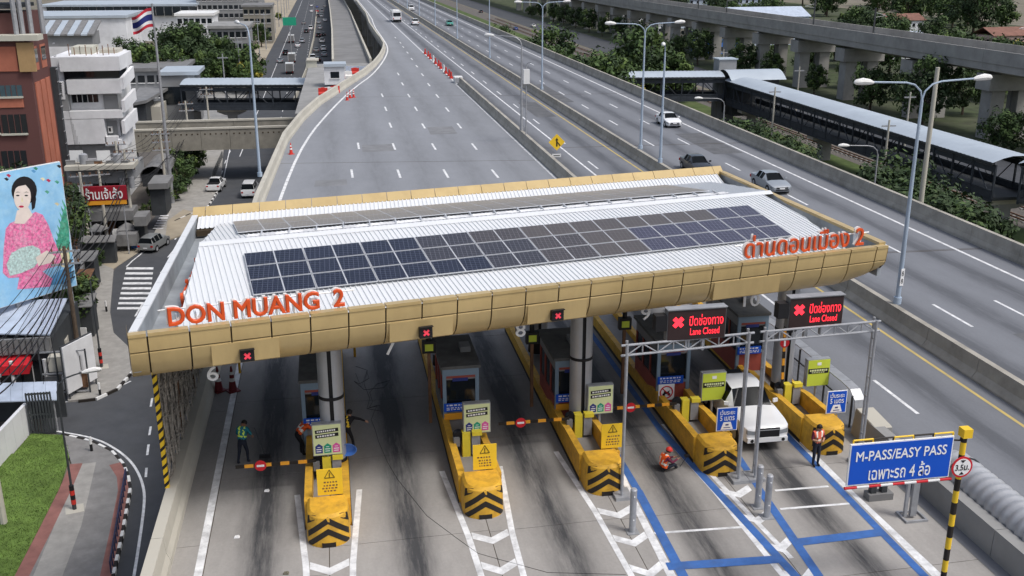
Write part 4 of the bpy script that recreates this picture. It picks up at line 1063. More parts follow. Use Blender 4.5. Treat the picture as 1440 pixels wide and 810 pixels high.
# ---- blue electronic toll sign, height bar and striped pole
PX, PY_ = 17.5, 24.0
r = thing('striped_pole', 'tall yellow and black striped pole carrying the height bar at the right', 'pole', (PX, PY_, 0))
for k in range(13): B().cyl((0,0,0.39*k), (0,0,0.39*(k+1)), 0.085, n=14).obj('pole_band', 'stripe_black' if k % 2 == 0 else 'yellow_clean', r, 40)
B().box(-0.12, 0.16, -0.14, 0.14, 4.85, 5.12).obj('hinge_cap', 'yellow_clean', r)
B().box(-0.25, 0.25, -0.25, 0.25, 0, 0.03).obj('base_plate', 'dark_steel', r)
q = B(); zz = 5.02
for j in range(6):
    x0 = -3.45+0.62*j; x1 = x0+0.60; fr = B()
    for (a, c) in (((x0,0,zz),(x1,0,zz)),((x0,0,zz-0.27),(x1,0,zz-0.27)),((x0,0,zz),(x0,0,zz-0.27)),((x1,0,zz),(x1,0,zz-0.27))): fr.cyl(a, c, 0.028, n=6)
    if j < 5: fr.obj('bar_frame', 'yellow_clean' if j % 2 == 0 else 'stripe_black', r)
B().tube([(-0.35,0,zz-0.25),(-0.12,0,zz-0.28),(-0.06,0,zz-0.1)], 0.03, 6).obj('bar_strut', 'stripe_black', r)
sg = py(1264, 674, PY_); st = py(1264, 618, PY_)
r = thing('toll_sign', 'blue sign reading M-PASS/EASY PASS hanging from the height bar', 'sign', ((py(1192,650,PY_).x+py(1335,645,PY_).x)/2, PY_-0.05, sg.z-0.02), 0.0)
W = py(1335,645,PY_).x-py(1192,650,PY_).x; Hh = st.z-sg.z+0.02
B().box(-W/2, W/2, -0.03, 0.03, 0, Hh).obj('board', 'white_clean', r)
bf = B().box(-W/2+0.035, W/2-0.035, -0.04, -0.031, 0.035, Hh-0.035).obj('blue_face', 'sign_blue', r)
text('lettering', 'M-PASS/EASY PASS', W*0.88, Hh*0.24, 'white_clean', bf, T(0,-0.048,Hh*0.70), 0.01, -0.012)
text('thai_lettering', 'เฉพาะรถ 4 ล้อ', W*0.60, Hh*0.36, 'white_clean', bf, T(0,-0.048,Hh*0.28), 0.01, 0.008)
for s in (-0.38, 0.02, 0.38): B().cyl((W*s,0,Hh), (W*s,0,4.76-sg.z), 0.015, n=6).obj('hanger', 'dark_steel', r)
r = thing('clearance_bar', 'red and white round bar hanging below the blue toll sign', 'barrier', (13.9, PY_-0.05, 3.55), 0.0)
for j in range(9): B().cyl((0.37*j,0,0.0), (0.37*(j+1),0,0.0), 0.045, n=10).obj('bar_band', 'sign_red' if j % 2 == 0 else 'white_paint', r, 40)
for xx in (0.3, 2.9): B().cyl((xx,0.02,0.04), (xx,0.02,0.35), 0.01, n=5).obj('hanger', 'dark_steel', r)
dp = py(1353, 657, PY_-0.12)
r = thing('height_limit_sign', 'round white 3.5 metre height limit sign with red rim on the striped pole', 'sign', (dp.x, PY_-0.12, dp.z), 0.0)
B().cyl((0,0,0), (0,0.025,0), 0.33, n=32).obj('red_rim', 'sign_red', r, 40)
dk = B().cyl((0,-0.008,0), (0,-0.002,0), 0.27, n=32).obj('white_disc', 'white_clean', r, 40)
text('numeral', '3.5ม.', 0.44, 0.19, 'black', dk, T(0,-0.015,0), 0.008, 0.01)
q = B(); q.yprism([(-0.08,0.23),(0.08,0.23),(0,0.14)], -0.018, -0.011); q.yprism([(-0.08,-0.23),(0,-0.14),(0.08,-0.23)], -0.018, -0.011); q.obj('height_arrows', 'black', dk)
B().box(-0.04, 0.04, 0.025, 0.06, -0.2, 0.2).obj('bracket', 'dark_steel', r)
# cut steel stand under the sign
r = thing('steel_stand', 'grey steel frame stand on the ground under the blue toll sign', 'stand', (18.6, 27.6, 0))
q = B(); q.box(-0.4,0.4,-0.35,-0.28,0,0.08); q.box(-0.4,0.4,0.28,0.35,0,0.08); q.box(-0.4,-0.33,-0.28,0.28,0,0.08); q.box(0.33,0.4,-0.28,0.28,0,0.08); q.obj('base_frame', 'galv', r)
B().box(-0.10,0.12,-0.06,0.06,0.08,1.9).obj('post', 'galv', r); B().box(-0.32,-0.22,-0.05,0.05,0.08,1.6).obj('post', 'galv', r)
r = thing('steel_stand', 'short dark steel posts beside the low wall behind the clearance bar', 'stand', (17.9, 29.0, 0))
B().box(-0.1,0.1,-0.1,0.1,0,1.3).obj('post','dark_steel',r); B().box(0.3,0.5,-0.1,0.1,0,1.1).obj('post','dark_steel',r); B().box(-0.2,0.7,-0.2,0.2,0,0.25).obj('base_frame','sheet_grey',r)

# ---- ribbed grey guard pipe and silver guard rail on the right
def ribbed_pipe():
    r = thing('ribbed_pipe', 'large grey ribbed pipe guard lying along the wall at the bottom right', 'pipe', (20.9, 18, 0.3))
    n = 40; segs = 120; vs = []; b_ = B()
    path = [Vector((0.15*0, 11.6*j/segs, 0.62)) for j in range(segs+1)]
    for j, p in enumerate(path):
        t = j/segs; rr = 0.66+0.035*math.sin(j*PI/2+.4)
        if t > 0.93: rr *= math.sqrt(max(0.02, 1-((t-0.93)/0.075)**2))
        for k in range(24): a = 2*PI*k/24; vs.append((p.x+rr*math.cos(a), p.y, p.z+rr*math.sin(a)))
    b_.add(vs, [(j*24+k, j*24+(k+1)%24, (j+1)*24+(k+1)%24, (j+1)*24+k) for j in range(segs) for k in range(24)]+[tuple(range(24)), tuple(range(segs*24, segs*24+24))])
    b_.obj('pipe_shell', 'silver', r, 60)
    for y_ in (1.5, 5.5, 9.5): B().box(-0.5, 0.5, y_-0.1, y_+0.1, -0.3, 0.12).obj('saddle', 'dark_steel', r)
    for y_ in (10.4,): B().tube([(0.69*math.cos(a), y_, 0.62+0.69*math.sin(a)) for a in [PI*k/12 for k in range(13)]], 0.025, 5).obj('strap', 'dark_steel', r)
ribbed_pipe()
def guard_rail():
    r = thing('guard_rail', 'broad silver guard rail curving down at its near end beside the last island', 'guard rail', (20.1, 34.2, 0))
    path = [(0,9.6,1.45),(-0.05,9.0,1.55),(0,8.0,1.6),(0,4.0,1.6),(0,1.2,1.6),(0.05,0.55,1.52),(0.08,0.15,1.2),(0.08,0.02,0.75),(0.08,0.0,0.3)]
    n = 0
    for a, c in zip(path, path[1:]):
        k = max(1, int((Vector(c)-Vector(a)).length/1.0))
        for j in range(k):
            p = Vector(a).lerp(Vector(c), j/k); q_ = Vector(a).lerp(Vector(c), (j+1)/k-0.01)
            d = (q_-p).normalized(); up = Vector((1,0,0)).cross(d).normalized(); 
            if up.z < 0: up = -up
            b_ = B(); w_ = 0.22; th_ = 0.035
            b_.hexa([p-Vector((w_,0,0))-up*th_, p+Vector((w_,0,0))-up*th_, q_+Vector((w_,0,0))-up*th_, q_-Vector((w_,0,0))-up*th_, p-Vector((w_,0,0)), p+Vector((w_,0,0)), q_+Vector((w_,0,0)), q_-Vector((w_,0,0))])
            b_.obj('rail_plate', 'galv', r)
    for y_ in (0.25, 2.6, 5.0, 7.4, 9.2): B().cyl((-0.2,y_,0), (-0.2,y_,1.35 if y_ < 1 else 1.5), 0.045, n=8).obj('post', 'dark_steel', r)
    B().cyl((-0.32,0.4,1.0), (-0.32,9.2,1.0), 0.03, n=6).obj('side_tube', 'dark_steel', r)
guard_rail()
r = thing('concrete_block', 'white topped concrete block at the end of the silver guard rail', 'block', (20.15, 33.4, 0))
q = B(); q.hexa([(-0.45,-1.1,0),(0.45,-1.1,0),(0.45,0.55,0),(-0.45,0.55,0),(-0.36,-1.0,0.9),(0.36,-1.0,0.9),(0.36,0.5,1.05),(-0.36,0.5,1.05)]); q.obj('block_body', 'concrete_grey', r)
B().hexa([(-0.36,-1.0,0.903),(0.36,-1.0,0.903),(0.36,0.5,1.053),(-0.36,0.5,1.053),(-0.34,-0.95,0.95),(0.34,-0.95,0.95),(0.34,0.45,1.09),(-0.34,0.45,1.09)]).obj('white_top', 'concrete_pale', r)

# ---- bollards
def bollard(x, y, lab):
    r = thing('bollard', lab, 'bollard', (x, y, 0), 0, 'steel bollards')
    B().cyl((0,0,0), (0,0,1.55), 0.11, n=16).obj('post', 'galv', r, 40); B().cyl((0,0,1.55), (0,0,1.60), 0.115, 0.08, n=16).obj('cap', 'silver', r, 40)
    for z in (0.5, 1.35): B().cyl((0,-0.10,z), (0,-0.125,z), 0.025, n=8).obj('reflector', 'white_clean', r)
    B().box(-0.2, 0.2, -0.2, 0.2, 0, 0.03).obj('base_plate', 'galv', r)
p = pz(889,748); bollard(p.x, p.y, 'steel bollard in front of the third island nose')
p = pz(1065,713); bollard(p.x, p.y, 'left steel bollard of the pair by the middle gantry post')
p = pz(1078,727); bollard(p.x, p.y, 'right steel bollard of the pair by the middle gantry post')

# ---- traffic cones behind the left parapet
def cone(x, y, lab, h=0.95, group='traffic cones', m='cone_maroon', z=0.0, proto=[None]):
    r = thing('traffic_cone', lab, 'traffic cone', (x, y, z), random.uniform(0,1), group)
    B().box(-0.22*h, 0.22*h, -0.22*h, 0.22*h, 0, 0.05).obj('base', m, r)
    B().cyl((0,0,0.05), (0,0,h), 0.16*h, 0.03*h, n=14).obj('cone_body', m, r, 40)
    for t0, t1 in ((0.38,0.52),(0.66,0.78)):
        f = lambda t: 0.16*h+(0.03*h-0.16*h)*t+0.004
        B().cyl((0,0,0.05+(h-0.05)*t0), (0,0,0.05+(h-0.05)*t1), f(t0), f(t1), n=14, caps=False).obj('white_band', 'white_paint', r, 40)
    return r
cone(-5.35, 42.6, 'dark red cone nearest the left parapet behind the canopy', 1.15); cone(-4.75, 42.5, 'dark red cone standing right of its twin by the left parapet', 1.15)

# ---- net screen on the left parapet
def net_screen():
    X = -6.02; a = pxx(237, 692, X); print('net post', a)
    y0 = a.y; y1 = y0+12.0
    r = thing('net_screen', 'rope net screen above the left parapet under the canopy', 'net screen', (X, y0, 1.0))
    for k in range(14):
        z0 = k*4.6/14; z1 = (k+1)*4.6/14
        q = B(); q.box(-0.07, 0.07, -0.16, 0.0, z0, z1); q.obj('post_band', 'yellow_clean', r)
        q = B(); q.hexa([(-0.075,-0.165,z0+0.02),(0.075,-0.165,z0+0.16),(0.075,0.003,z0+0.16),(-0.075,0.003,z0+0.02),(-0.075,-0.165,z0+0.15),(0.075,-0.165,z0+0.29),(0.075,0.003,z0+0.29),(-0.075,0.003,z0+0.15)]); q.obj('post_stripe', 'stripe_black', r)
    for yy in (4.0, 8.0, 12.0): B().box(-0.05, 0.05, yy-0.05, yy+0.05, -0.1, 4.6).obj('post', 'rust', r)
    n = B(); rnd = random.Random(4)
    for k in range(34):
        yy = 0.1+k*0.35; n.tube([(0.03+0.05*math.sin(k*1.7+j), yy+0.10*math.sin(j*1.9+k*0.8), 4.55-4.5*j/9) for j in range(10)], 0.035, 4)
    for k in range(26):
        zz = 0.1+k*0.175; n.tube([(0.03+0.06*math.sin(k+j*0.9), 0.05+11.8*j/24, zz+0.07*((-1)**j)+0.05*math.sin(j*2.3+k)) for j in range(25)], 0.022, 4)
    stuff(n.obj('rope_net', 'rust_rope', r))
    s = B(); s.box(-0.12,-0.10,0.1,12.0,0,4.5); s.obj('backing_sheet', 'sheet_net', r)
mat('rust_rope', (0.36, 0.33, 0.29), 0.9, 0.5, 6)
mat('sheet_net', (0.16, 0.15, 0.14), 0.9, 0.7, 4.0, dirt=0.8, dscale=2.0, dcol=(0.25, 0.24, 0.22))
net_screen()
# blue basin hung on the first island and cables on the floor
p = py(489, 632, 33.4)
r = thing('plastic_basin', 'round blue plastic basin hanging at the leftmost island fee board', 'basin', (p.x, 33.4, p.z))
q = B(); prof = [(0.0,0.10),(0.22,0.10),(0.30,-0.06),(0.32,-0.06),(0.24,0.12),(0.0,0.12)]; vs = []
for a in range(20):
    for rr, yy in prof: vs.append((rr*math.cos(2*PI*a/20), yy, 0.75*rr*math.sin(2*PI*a/20)))
q.add(vs, [(a*6+j, a*6+j+1, ((a+1)%20)*6+j+1, ((a+1)%20)*6+j) for a in range(20) for j in range(5)]); q.obj('bowl', 'plastic_blue', r, 40)
def floor_cable(lab, pts, rad=0.007):
    P = [pz(x, y, rad) for x, y in pts]; o = B().tube([(p.x-P[0].x, p.y-P[0].y, 0.0) for p in P], rad, 5).obj('cable', 'wire'); o.location = P[0]; tag(o, lab, 'cable')
floor_cable('thin black cable snaking along the second lane floor to the bottom of the picture', [(500,525),(508,545),(517,520),(512,540),(520,560),(516,575),(530,570),(522,590),(528,605),(532,620),(545,650),(560,675),(580,700),(600,725),(640,755),(672,778),(700,786),(770,805),(880,808)])
floor_cable('coiled black cable on the floor between the first and second islands', [(500,515),(515,520),(519,532),(505,540),(498,536),(512,548),(540,545),(548,535),(530,540),(520,552),(524,565),(518,575),(535,578),(534,570),(520,573)])
for k, (x, y) in enumerate(((333,755),(375,690),(402,806))):
    p = pz(x, y, 0.03); q = B(); q.hexa([(-0.09,-0.05,-0.02),(0.08,-0.07,-0.02),(0.1,0.05,-0.02),(-0.07,0.08,-0.02),(-0.07,-0.03,0.04),(0.05,-0.05,0.06),(0.07,0.03,0.05),(-0.05,0.05,0.03)])
    o = q.obj('litter', 'white_clean' if k < 2 else 'soil'); o.location = p; tag(o, ('crumpled white litter on the leftmost lane near the bottom', 'small scrap of white paper by the leftmost island', 'small dark clod on the floor at the leftmost chevrons')[k], 'litter')

# ================================================================== vehicles (front toward +Y in their own frame)
# station: y, z_bottom, w_low, z_belt, w_belt, z_top, w_top
SEDAN = [(2.24,.34,.62,.60,.66,.63,.52),(2.12,.24,.78,.68,.82,.72,.66),(1.75,.2,.84,.76,.87,.82,.72),(1.15,.2,.86,.86,.88,.93,.72),(0.95,.2,.86,.89,.88,.96,.71),(0.22,.2,.87,.93,.88,1.40,.58),(-.33,.2,.87,.94,.88,1.45,.58),(-.43,.2,.87,.94,.88,1.45,.58),(-1.05,.2,.87,.95,.88,1.40,.56),(-1.62,.2,.86,.98,.87,1.07,.68),(-2.10,.24,.82,.96,.84,1.02,.70),(-2.24,.34,.74,.86,.78,.92,.62)]
SUV = [(2.30,.38,.66,.74,.70,.80,.56),(2.18,.3,.82,.86,.86,.92,.70),(1.75,.28,.88,.96,.90,1.02,.74),(1.10,.28,.90,1.06,.92,1.12,.75),(0.90,.28,.90,1.08,.92,1.15,.74),(0.30,.28,.90,1.12,.92,1.70,.63),(-.35,.28,.90,1.13,.92,1.76,.63),(-.47,.28,.90,1.13,.92,1.76,.63),(-1.35,.28,.90,1.14,.92,1.75,.63),(-1.47,.28,.90,1.14,.92,1.74,.63),(-2.02,.3,.88,1.14,.90,1.68,.62),(-2.24,.36,.86,1.12,.88,1.16,.80),(-2.32,.42,.80,0.95,.84,1.0,.74)]
PICKUP = [(2.62,.44,.64,.86,.66,.95,.50),(2.56,.38,.78,.93,.80,1.01,.64),(2.42,.34,.88,.99,.90,1.07,.74),(2.05,.32,.91,1.05,.93,1.13,.78),(1.30,.32,.92,1.10,.94,1.19,.78),(1.05,.32,.92,1.12,.94,1.21,.77),(0.42,.32,.92,1.14,.94,1.72,.66),(-.20,.32,.92,1.15,.94,1.79,.66),(-.32,.32,.92,1.15,.94,1.79,.66),(-.95,.32,.92,1.15,.94,1.75,.65),(-1.10,.32,.92,1.15,.94,1.22,.80),(-2.55,.36,.91,1.14,.93,1.18,.88),(-2.66,.46,.86,1.10,.90,1.14,.85)]
VAN = [(2.42,.4,.70,.80,.74,.86,.6),(2.32,.3,.88,.98,.90,1.04,.74),(1.95,.28,.92,1.12,.94,1.20,.76),(1.75,.28,.92,1.16,.94,1.26,.74),(1.10,.28,.92,1.20,.94,1.90,.70),(.45,.28,.92,1.22,.94,2.0,.72),(.33,.28,.92,1.22,.94,2.0,.72),(-.85,.28,.92,1.22,.94,2.0,.72),(-.97,.28,.92,1.22,.94,2.0,.72),(-2.15,.3,.92,1.22,.94,1.96,.72),(-2.40,.36,.90,1.20,.92,1.28,.85),(-2.46,.44,.86,1.0,.9,1.05,.84)]
KINDS = {'sedan': (SEDAN, 1.35, .32), 'suv': (SUV, 1.40, .37), 'pickup': (PICKUP, 1.62, .39), 'van': (VAN, 1.45, .34)}
def car_mesh(st, paint_, root, bed=False):
    rows = []
    for y, zb, wl, zt, wb, zr, wr in st:
        zm = zb+(zt-zb)*0.55
        rows.append([(wl*0.88,y,zb),(wl,y,zb+0.10),(wb,y,zm),(wb-0.02,y,zt),(wr,y,zr-0.035),(wr*0.55,y,zr)])
    body, glass = B(), B()
    n = len(rows)
    def half(s): return [[(p[0]*s,p[1],p[2]) for p in r] for r in rows]
    for s in (1, -1):
        R_ = half(s)
        for i in range(n-1):
            ga, gb = st[i][5]-st[i][3], st[i+1][5]-st[i+1][3]
            dy = st[i][0]-st[i+1][0]
            for j in range(5):
                f = [R_[i][j], R_[i+1][j], R_[i+1][j+1], R_[i][j+1]]
                tgt = body
                if j == 3 and ga > .2 and gb > .2 and dy > 0.2: tgt = glass
                if j == 4 and abs(ga-gb) > .25: tgt = glass
                tgt.add(f, [(0,1,2,3) if s > 0 else (3,2,1,0)])
    for i in range(n-1):     # top centre and floor
        ga, gb = st[i][5]-st[i][3], st[i+1][5]-st[i+1][3]
        c = [(rows[i][5][0],rows[i][5][1],rows[i][5][2]),(-rows[i][5][0],rows[i][5][1],rows[i][5][2]),(-rows[i+1][5][0],rows[i+1][5][1],rows[i+1][5][2]),(rows[i+1][5][0],rows[i+1][5][1],rows[i+1][5][2])]
        (glass if abs(ga-gb) > .25 else body).add(c, [(0,1,2,3)])
        body.add([rows[i][0],(-rows[i][0][0],)+rows[i][0][1:],(-rows[i+1][0][0],)+rows[i+1][0][1:],rows[i+1][0]], [(3,2,1,0)])
    for r_ in (rows[0], rows[-1]):
        loop = list(r_)+[(-p[0],p[1],p[2]) for p in reversed(r_)]; body.add(loop, [tuple(range(len(loop)))])
    def weld(b, nm, m, sm):
        me = b.mesh(nm, m); bm = bmesh.new(); bm.from_mesh(me); bmesh.ops.remove_doubles(bm, verts=bm.verts, dist=0.001); bmesh.ops.recalc_face_normals(bm, faces=bm.faces); bm.to_mesh(me); bm.free()
        me.polygons.foreach_set('use_smooth', [True]*len(me.polygons)); me.set_sharp_from_angle(angle=math.radians(sm)); return link(nm, me, root)
    weld(body, 'body', paint_, 28); weld(glass, 'windows', 'glass_car', 28)
WHEELS = {}
def wheel_mesh(rw):
    if rw not in WHEELS:
        WHEELS[rw] = (B().cyl((-.11,0,0), (.11,0,0), rw, n=20).mesh('tyre', 'rubber', 40), B().cyl((-.116,0,0), (.116,0,0), rw*0.62, n=14).mesh('rim', 'silver', 40))
    return WHEELS[rw]
def build_car(kind, paint_, label, cat, front_detail=True):
    st, wb, rw = KINDS[kind]; r = thing('%s' % {'sedan':'sedan_car','suv':'sport_utility_car','pickup':'pickup_truck','van':'passenger_van'}[kind], label, cat)
    car_mesh(st, paint_, r)
    W = st[4][4]; yf, yr = st[0][0], st[-1][0]; L_ = yf-yr
    for sx in (-1, 1):
        for y in (wb if kind != 'pickup' else 1.62, -wb):
            t, rm = wheel_mesh(rw); o = link('wheel', t, r, (sx*(W-0.10), y, rw)); link('rim', rm, o)
            B().cyl((sx*(W-0.20),y,rw), (sx*(W+0.005),y,rw), rw*1.16, n=18).obj('wheel_arch', 'black', r)
    zb = st[1][3]
    ho = .06 if kind == 'pickup' else .015
    for sx in (-1, 1):
        q = B(); q.hexa([(sx*.46,yf+.012+ho*.4,zb-.20),(sx*.80,yf-.07+ho,zb-.18),(sx*.87,yf-.36,zb-.16),(sx*.46,yf-.3,zb-.20),(sx*.46,yf+.006+ho*.4,zb-.07),(sx*.80,yf-.09+ho,zb-.02),(sx*.87,yf-.36,zb-.01),(sx*.46,yf-.3,zb-.07)]); q.obj('headlight', 'lamp_clear', r)
        zr = st[-1][3]
        q = B(); q.box(min(sx*.60,sx*.86), max(sx*.60,sx*.86), yr-.015, yr+.2, zr-.22, zr-.02); q.obj('tail_light', 'lamp_red', r)
        ym = (st[4][0] if kind != 'pickup' else st[5][0])-0.15
        q = B(); q.hexa([(sx*(W-.02),ym,zb+.28),(sx*(W+.17),ym-.05,zb+.28),(sx*(W+.17),ym-.14,zb+.28),(sx*(W-.02),ym-.10,zb+.28),(sx*(W-.02),ym,zb+.42),(sx*(W+.17),ym-.05,zb+.42),(sx*(W+.17),ym-.14,zb+.42),(sx*(W-.02),ym-.10,zb+.42)]); q.obj('mirror', paint_, r)
    zg = st[0][1]
    B().box(-.48, .48, yf-.06, yf+.012, zb-.18, zb-.05).obj('grille', 'black', r)
    B().box(-.55, .55, yf-.06, yf+.010, zg+.02, zg+.12).obj('bumper_vent', 'black', r)
    B().box(-.22, .22, yf+.0, yf+.022, zg+.13, zg+.24).obj('number_plate', 'white_clean', r)
    B().box(-.22, .22, yr-.022, yr-.0, zg+.2, zg+.31).obj('number_plate', 'white_clean', r)
    if kind == 'pickup':
        B().box(-.80, .80, -2.52, -1.12, 1.185, 1.25).obj('bed_cover', 'black', r)
        B().box(-.47, .47, yf-.2, yf+.03, .62, .97).obj('grille_bars', 'black', r)
        for zz in (.90,): B().box(-.45, .45, yf+.0, yf+.045, zz, zz+.025).obj('grille_chrome', 'silver', r)
        B().box(-.80, .80, yf-.25, yf+.06, .42, .60).obj('bumper', paint_, r)
        for sx in (-1, 1): B().cyl((sx*.62,yf-.02,.50),(sx*.62,yf+.07,.50),.07,n=10).obj('fog_lamp','black',r)
    return r
def build_truck(paint_, label, box_m='car_white', L_=6.2):
    r = thing('box_truck', label, 'truck')
    q = B(); q.xprism([(L_/2,.5),(L_/2,1.2),(L_/2-.25,2.15),(L_/2-1.5,2.2),(L_/2-1.5,.5)], -1.0, 1.0); q.obj('cab', paint_, r)
    B().hexa([(-.9,L_/2+.012,1.22),(.9,L_/2+.012,1.22),(.9,L_/2-.1,1.22),(-.9,L_/2-.1,1.22),(-.85,L_/2-.20,2.0),(.85,L_/2-.20,2.0),(.85,L_/2-.3,2.0),(-.85,L_/2-.3,2.0)]).obj('windscreen', 'glass_dark', r)
    for s in (-1, 1): B().box(min(s*1.0,s*1.012), max(s*1.0,s*1.012), L_/2-1.2, L_/2-.4, 1.3, 1.9).obj('side_window', 'glass_dark', r)
    B().box(-1.1, 1.1, -L_/2, L_/2-1.6, .85, 2.95).obj('cargo_box', box_m, r)
    B().box(-.95, .95, -L_/2+.05, L_/2-.1, .5, .82).obj('chassis', 'black', r)
    B().box(-1.0, 1.0, -L_/2-.03, -L_/2-.005, .9, 2.85).obj('rear_door', 'sheet_grey', r)
    for s in (-1, 1):
        for y in (L_/2-.8, -L_/2+1.2):
            t, rm = wheel_mesh(.46); o = link('wheel', t, r, (s*.9,y,.46)); link('rim', rm, o)
        B().box(s*.8-.1, s*.8+.1, -L_/2-.05, -L_/2, .6, .75).obj('tail_light', 'lamp_red', r)
        B().box(s*.75-.15, s*.75+.15, L_/2, L_/2+.02, .75, .95).obj('headlight', 'lamp_clear', r)
    return r
def build_bus(paint_, label):
    r = thing('city_bus', label, 'bus'); L_ = 10.5
    q = B(); q.xprism([(L_/2,.4),(L_/2+.05,1.4),(L_/2-.2,3.1),(-L_/2+.1,3.1),(-L_/2,.4)], -1.25, 1.25); q.obj('body', paint_, r)
    for s in (-1, 1):
        for k in range(6): y0 = -L_/2+.6+k*1.6; B().box(min(s*1.25,s*1.262), max(s*1.25,s*1.262), y0, y0+1.4, 1.5, 2.6).obj('side_window', 'glass_dark', r)
        for y in (L_/2-2.2, -L_/2+2.4): t, rm = wheel_mesh(.5); o = link('wheel', t, r, (s*1.14,y,.5)); link('rim', rm, o)
        B().box(s*1.0-.12, s*1.0+.12, -L_/2-.012, -L_/2+.05, .9, 1.3).obj('tail_light', 'lamp_red', r)
    B().box(-1.05, 1.05, -L_/2-.01, -L_/2+.2, 1.7, 2.7).obj('rear_window', 'glass_dark', r)
    B().box(-1.2, 1.2, -L_/2-.04, -L_/2+.01, .35, .8).obj('rear_bumper', 'black', r)
    B().box(-.8, .8, -1.5, 1.5, 3.1, 3.28).obj('air_conditioner', 'white_paint', r)
    return r

GRP = {}
def put(kind, paint_, label, x, y, z=0.0, rz_=0.0, group=None, lane=None, size=1.0):
    p = pz(x, y, z); X = p.x if lane is None else lane
    key = (kind, paint_)
    cat = {'sedan':'car','suv':'car','pickup':'pickup truck','van':'van','truck':'truck','bus':'bus'}[kind]
    if key not in GRP:
        GRP[key] = build_truck(paint_, label) if kind == 'truck' else build_bus(paint_, label) if kind == 'bus' else build_car(kind, paint_, label, cat)
        o = place(GRP[key], (X, p.y, z), rz_)
        if group: o['group'] = group
        return o
    o = dup(GRP[key], (X, p.y, z), rz_, label)
    if group: o['group'] = group
    elif 'group' in o: del o['group']
    return o
MX = 'vehicles on the expressway'; SX = 'vehicles on the street below'
put('pickup', 'car_white', 'white pickup truck parked facing the camera in the rightmost toll lane', 1060, 592, 0, PI-0.02, MX, 15.8)
put('sedan', 'car_white', 'white sedan coming down the right hand carriageway beside the footbridge', 941, 176, 0, PI, MX, 37.3)
put('sedan', 'car_black', 'dark car on the right carriageway half hidden by the canopy corner', 979, 241, 0, PI, MX)
put('sedan', 'car_silver', 'silver sedan just beyond the right end of the canopy', 1083, 266, 0, PI, MX)
put('bus', 'car_white', 'white bus driving away on the left carriageway far ahead', 561, 30, 0, 0, MX, 20.6)
put('suv', 'car_white', 'white car following right behind the far white bus', 583, 35, 0, 0, MX, 24.6)
put('sedan', 'car_green', 'green taxi coming on the far right carriageway', 629, 36, 0, PI, MX, 33.6)
put('van', 'car_white', 'small far white van coming near the top of the right carriageway', 580, 15, 0, PI, MX, 30.0)
put('suv', 'car_grey', 'grey sport utility car driving away below the red shop sign', 218, 349, GZ, -0.28, SX)
put('pickup', 'car_white', 'white pickup driving up the street left of the ramp', 305, 266, GZ, -0.10, SX)
put('van', 'car_white', 'white van beside the ramp parapet, half hidden by the lamp post', 352, 274, GZ, -0.05, SX)
far = [('truck','car_black','black lorry heading away under the green highway sign',410,60),('sedan','car_white','white car to the right of the black lorry',419,66),('suv','car_silver','silver car close beside the white car past the lorry',425,60),
 ('pickup','car_black','black pickup left of the grey box truck',402,77),('truck','car_beige','box truck with grey rear in the middle of the far street',411,88),('sedan','car_silver','white silver car hugging the left lane line of the far street',394,88),('truck','car_red','small lorry nearest the left footbridge roof',408,103),
 ('sedan','car_grey','grey car alone in the left lanes beyond the black lorry',427,34),('suv','car_black','black car at the jam edge left of the traffic',431,46),('van','car_white','white van at the left edge of the jam',437,42)]
for k, (kd, pt, lb, x, y) in enumerate(far): put(kd, pt, lb, x, y, GZ, 0.0, 'vehicles on the far street')
jam = [('sedan','car_white',457,30),('suv','car_silver',450,41),('sedan','car_black',455,50),('pickup','car_white',453,60),('sedan','car_grey',445,73),('suv','car_white',455,71),('sedan','car_silver',456,79),('van','car_white',440,85),('sedan','car_black',447,86),('suv','car_black',447,24),('sedan','car_white',438,17),('sedan','car_red',446,17),('pickup','car_silver',453,17),('sedan','car_blue',446,11),('van','car_silver',452,24),('sedan','car_white',438,9),('suv','car_grey',457,10),('sedan','car_silver',448,33),('pickup','car_black',448,52)]
jam.sort(key=lambda j: -j[3])
for k, (kd, pt, x, y) in enumerate(jam): put(kd, pt, '%s %s in the far traffic jam, %s from the lift tower' % (pt.split('_')[1], {'suv':'sport utility car','pickup':'pickup truck','sedan':'sedan','van':'van'}[kd], ORD[k+1]), x, y, GZ, 0, 'queued vehicles on the far street')
put('suv', 'car_beige', 'brownish car alone on the low ramp left of the expressway', 478, 70, -7.0, 0, SX)
put('sedan','car_blue','dark car on the frontage road between the viaduct piers, left one',725,42,GZ,0,'cars on the frontage road'); put('sedan','car_white','white car on the frontage road beyond the trees',750,38,GZ,0,'cars on the frontage road')
put('suv','car_black','dark car on the frontage road farthest from the camera',676,18,GZ,0,'cars on the frontage road')

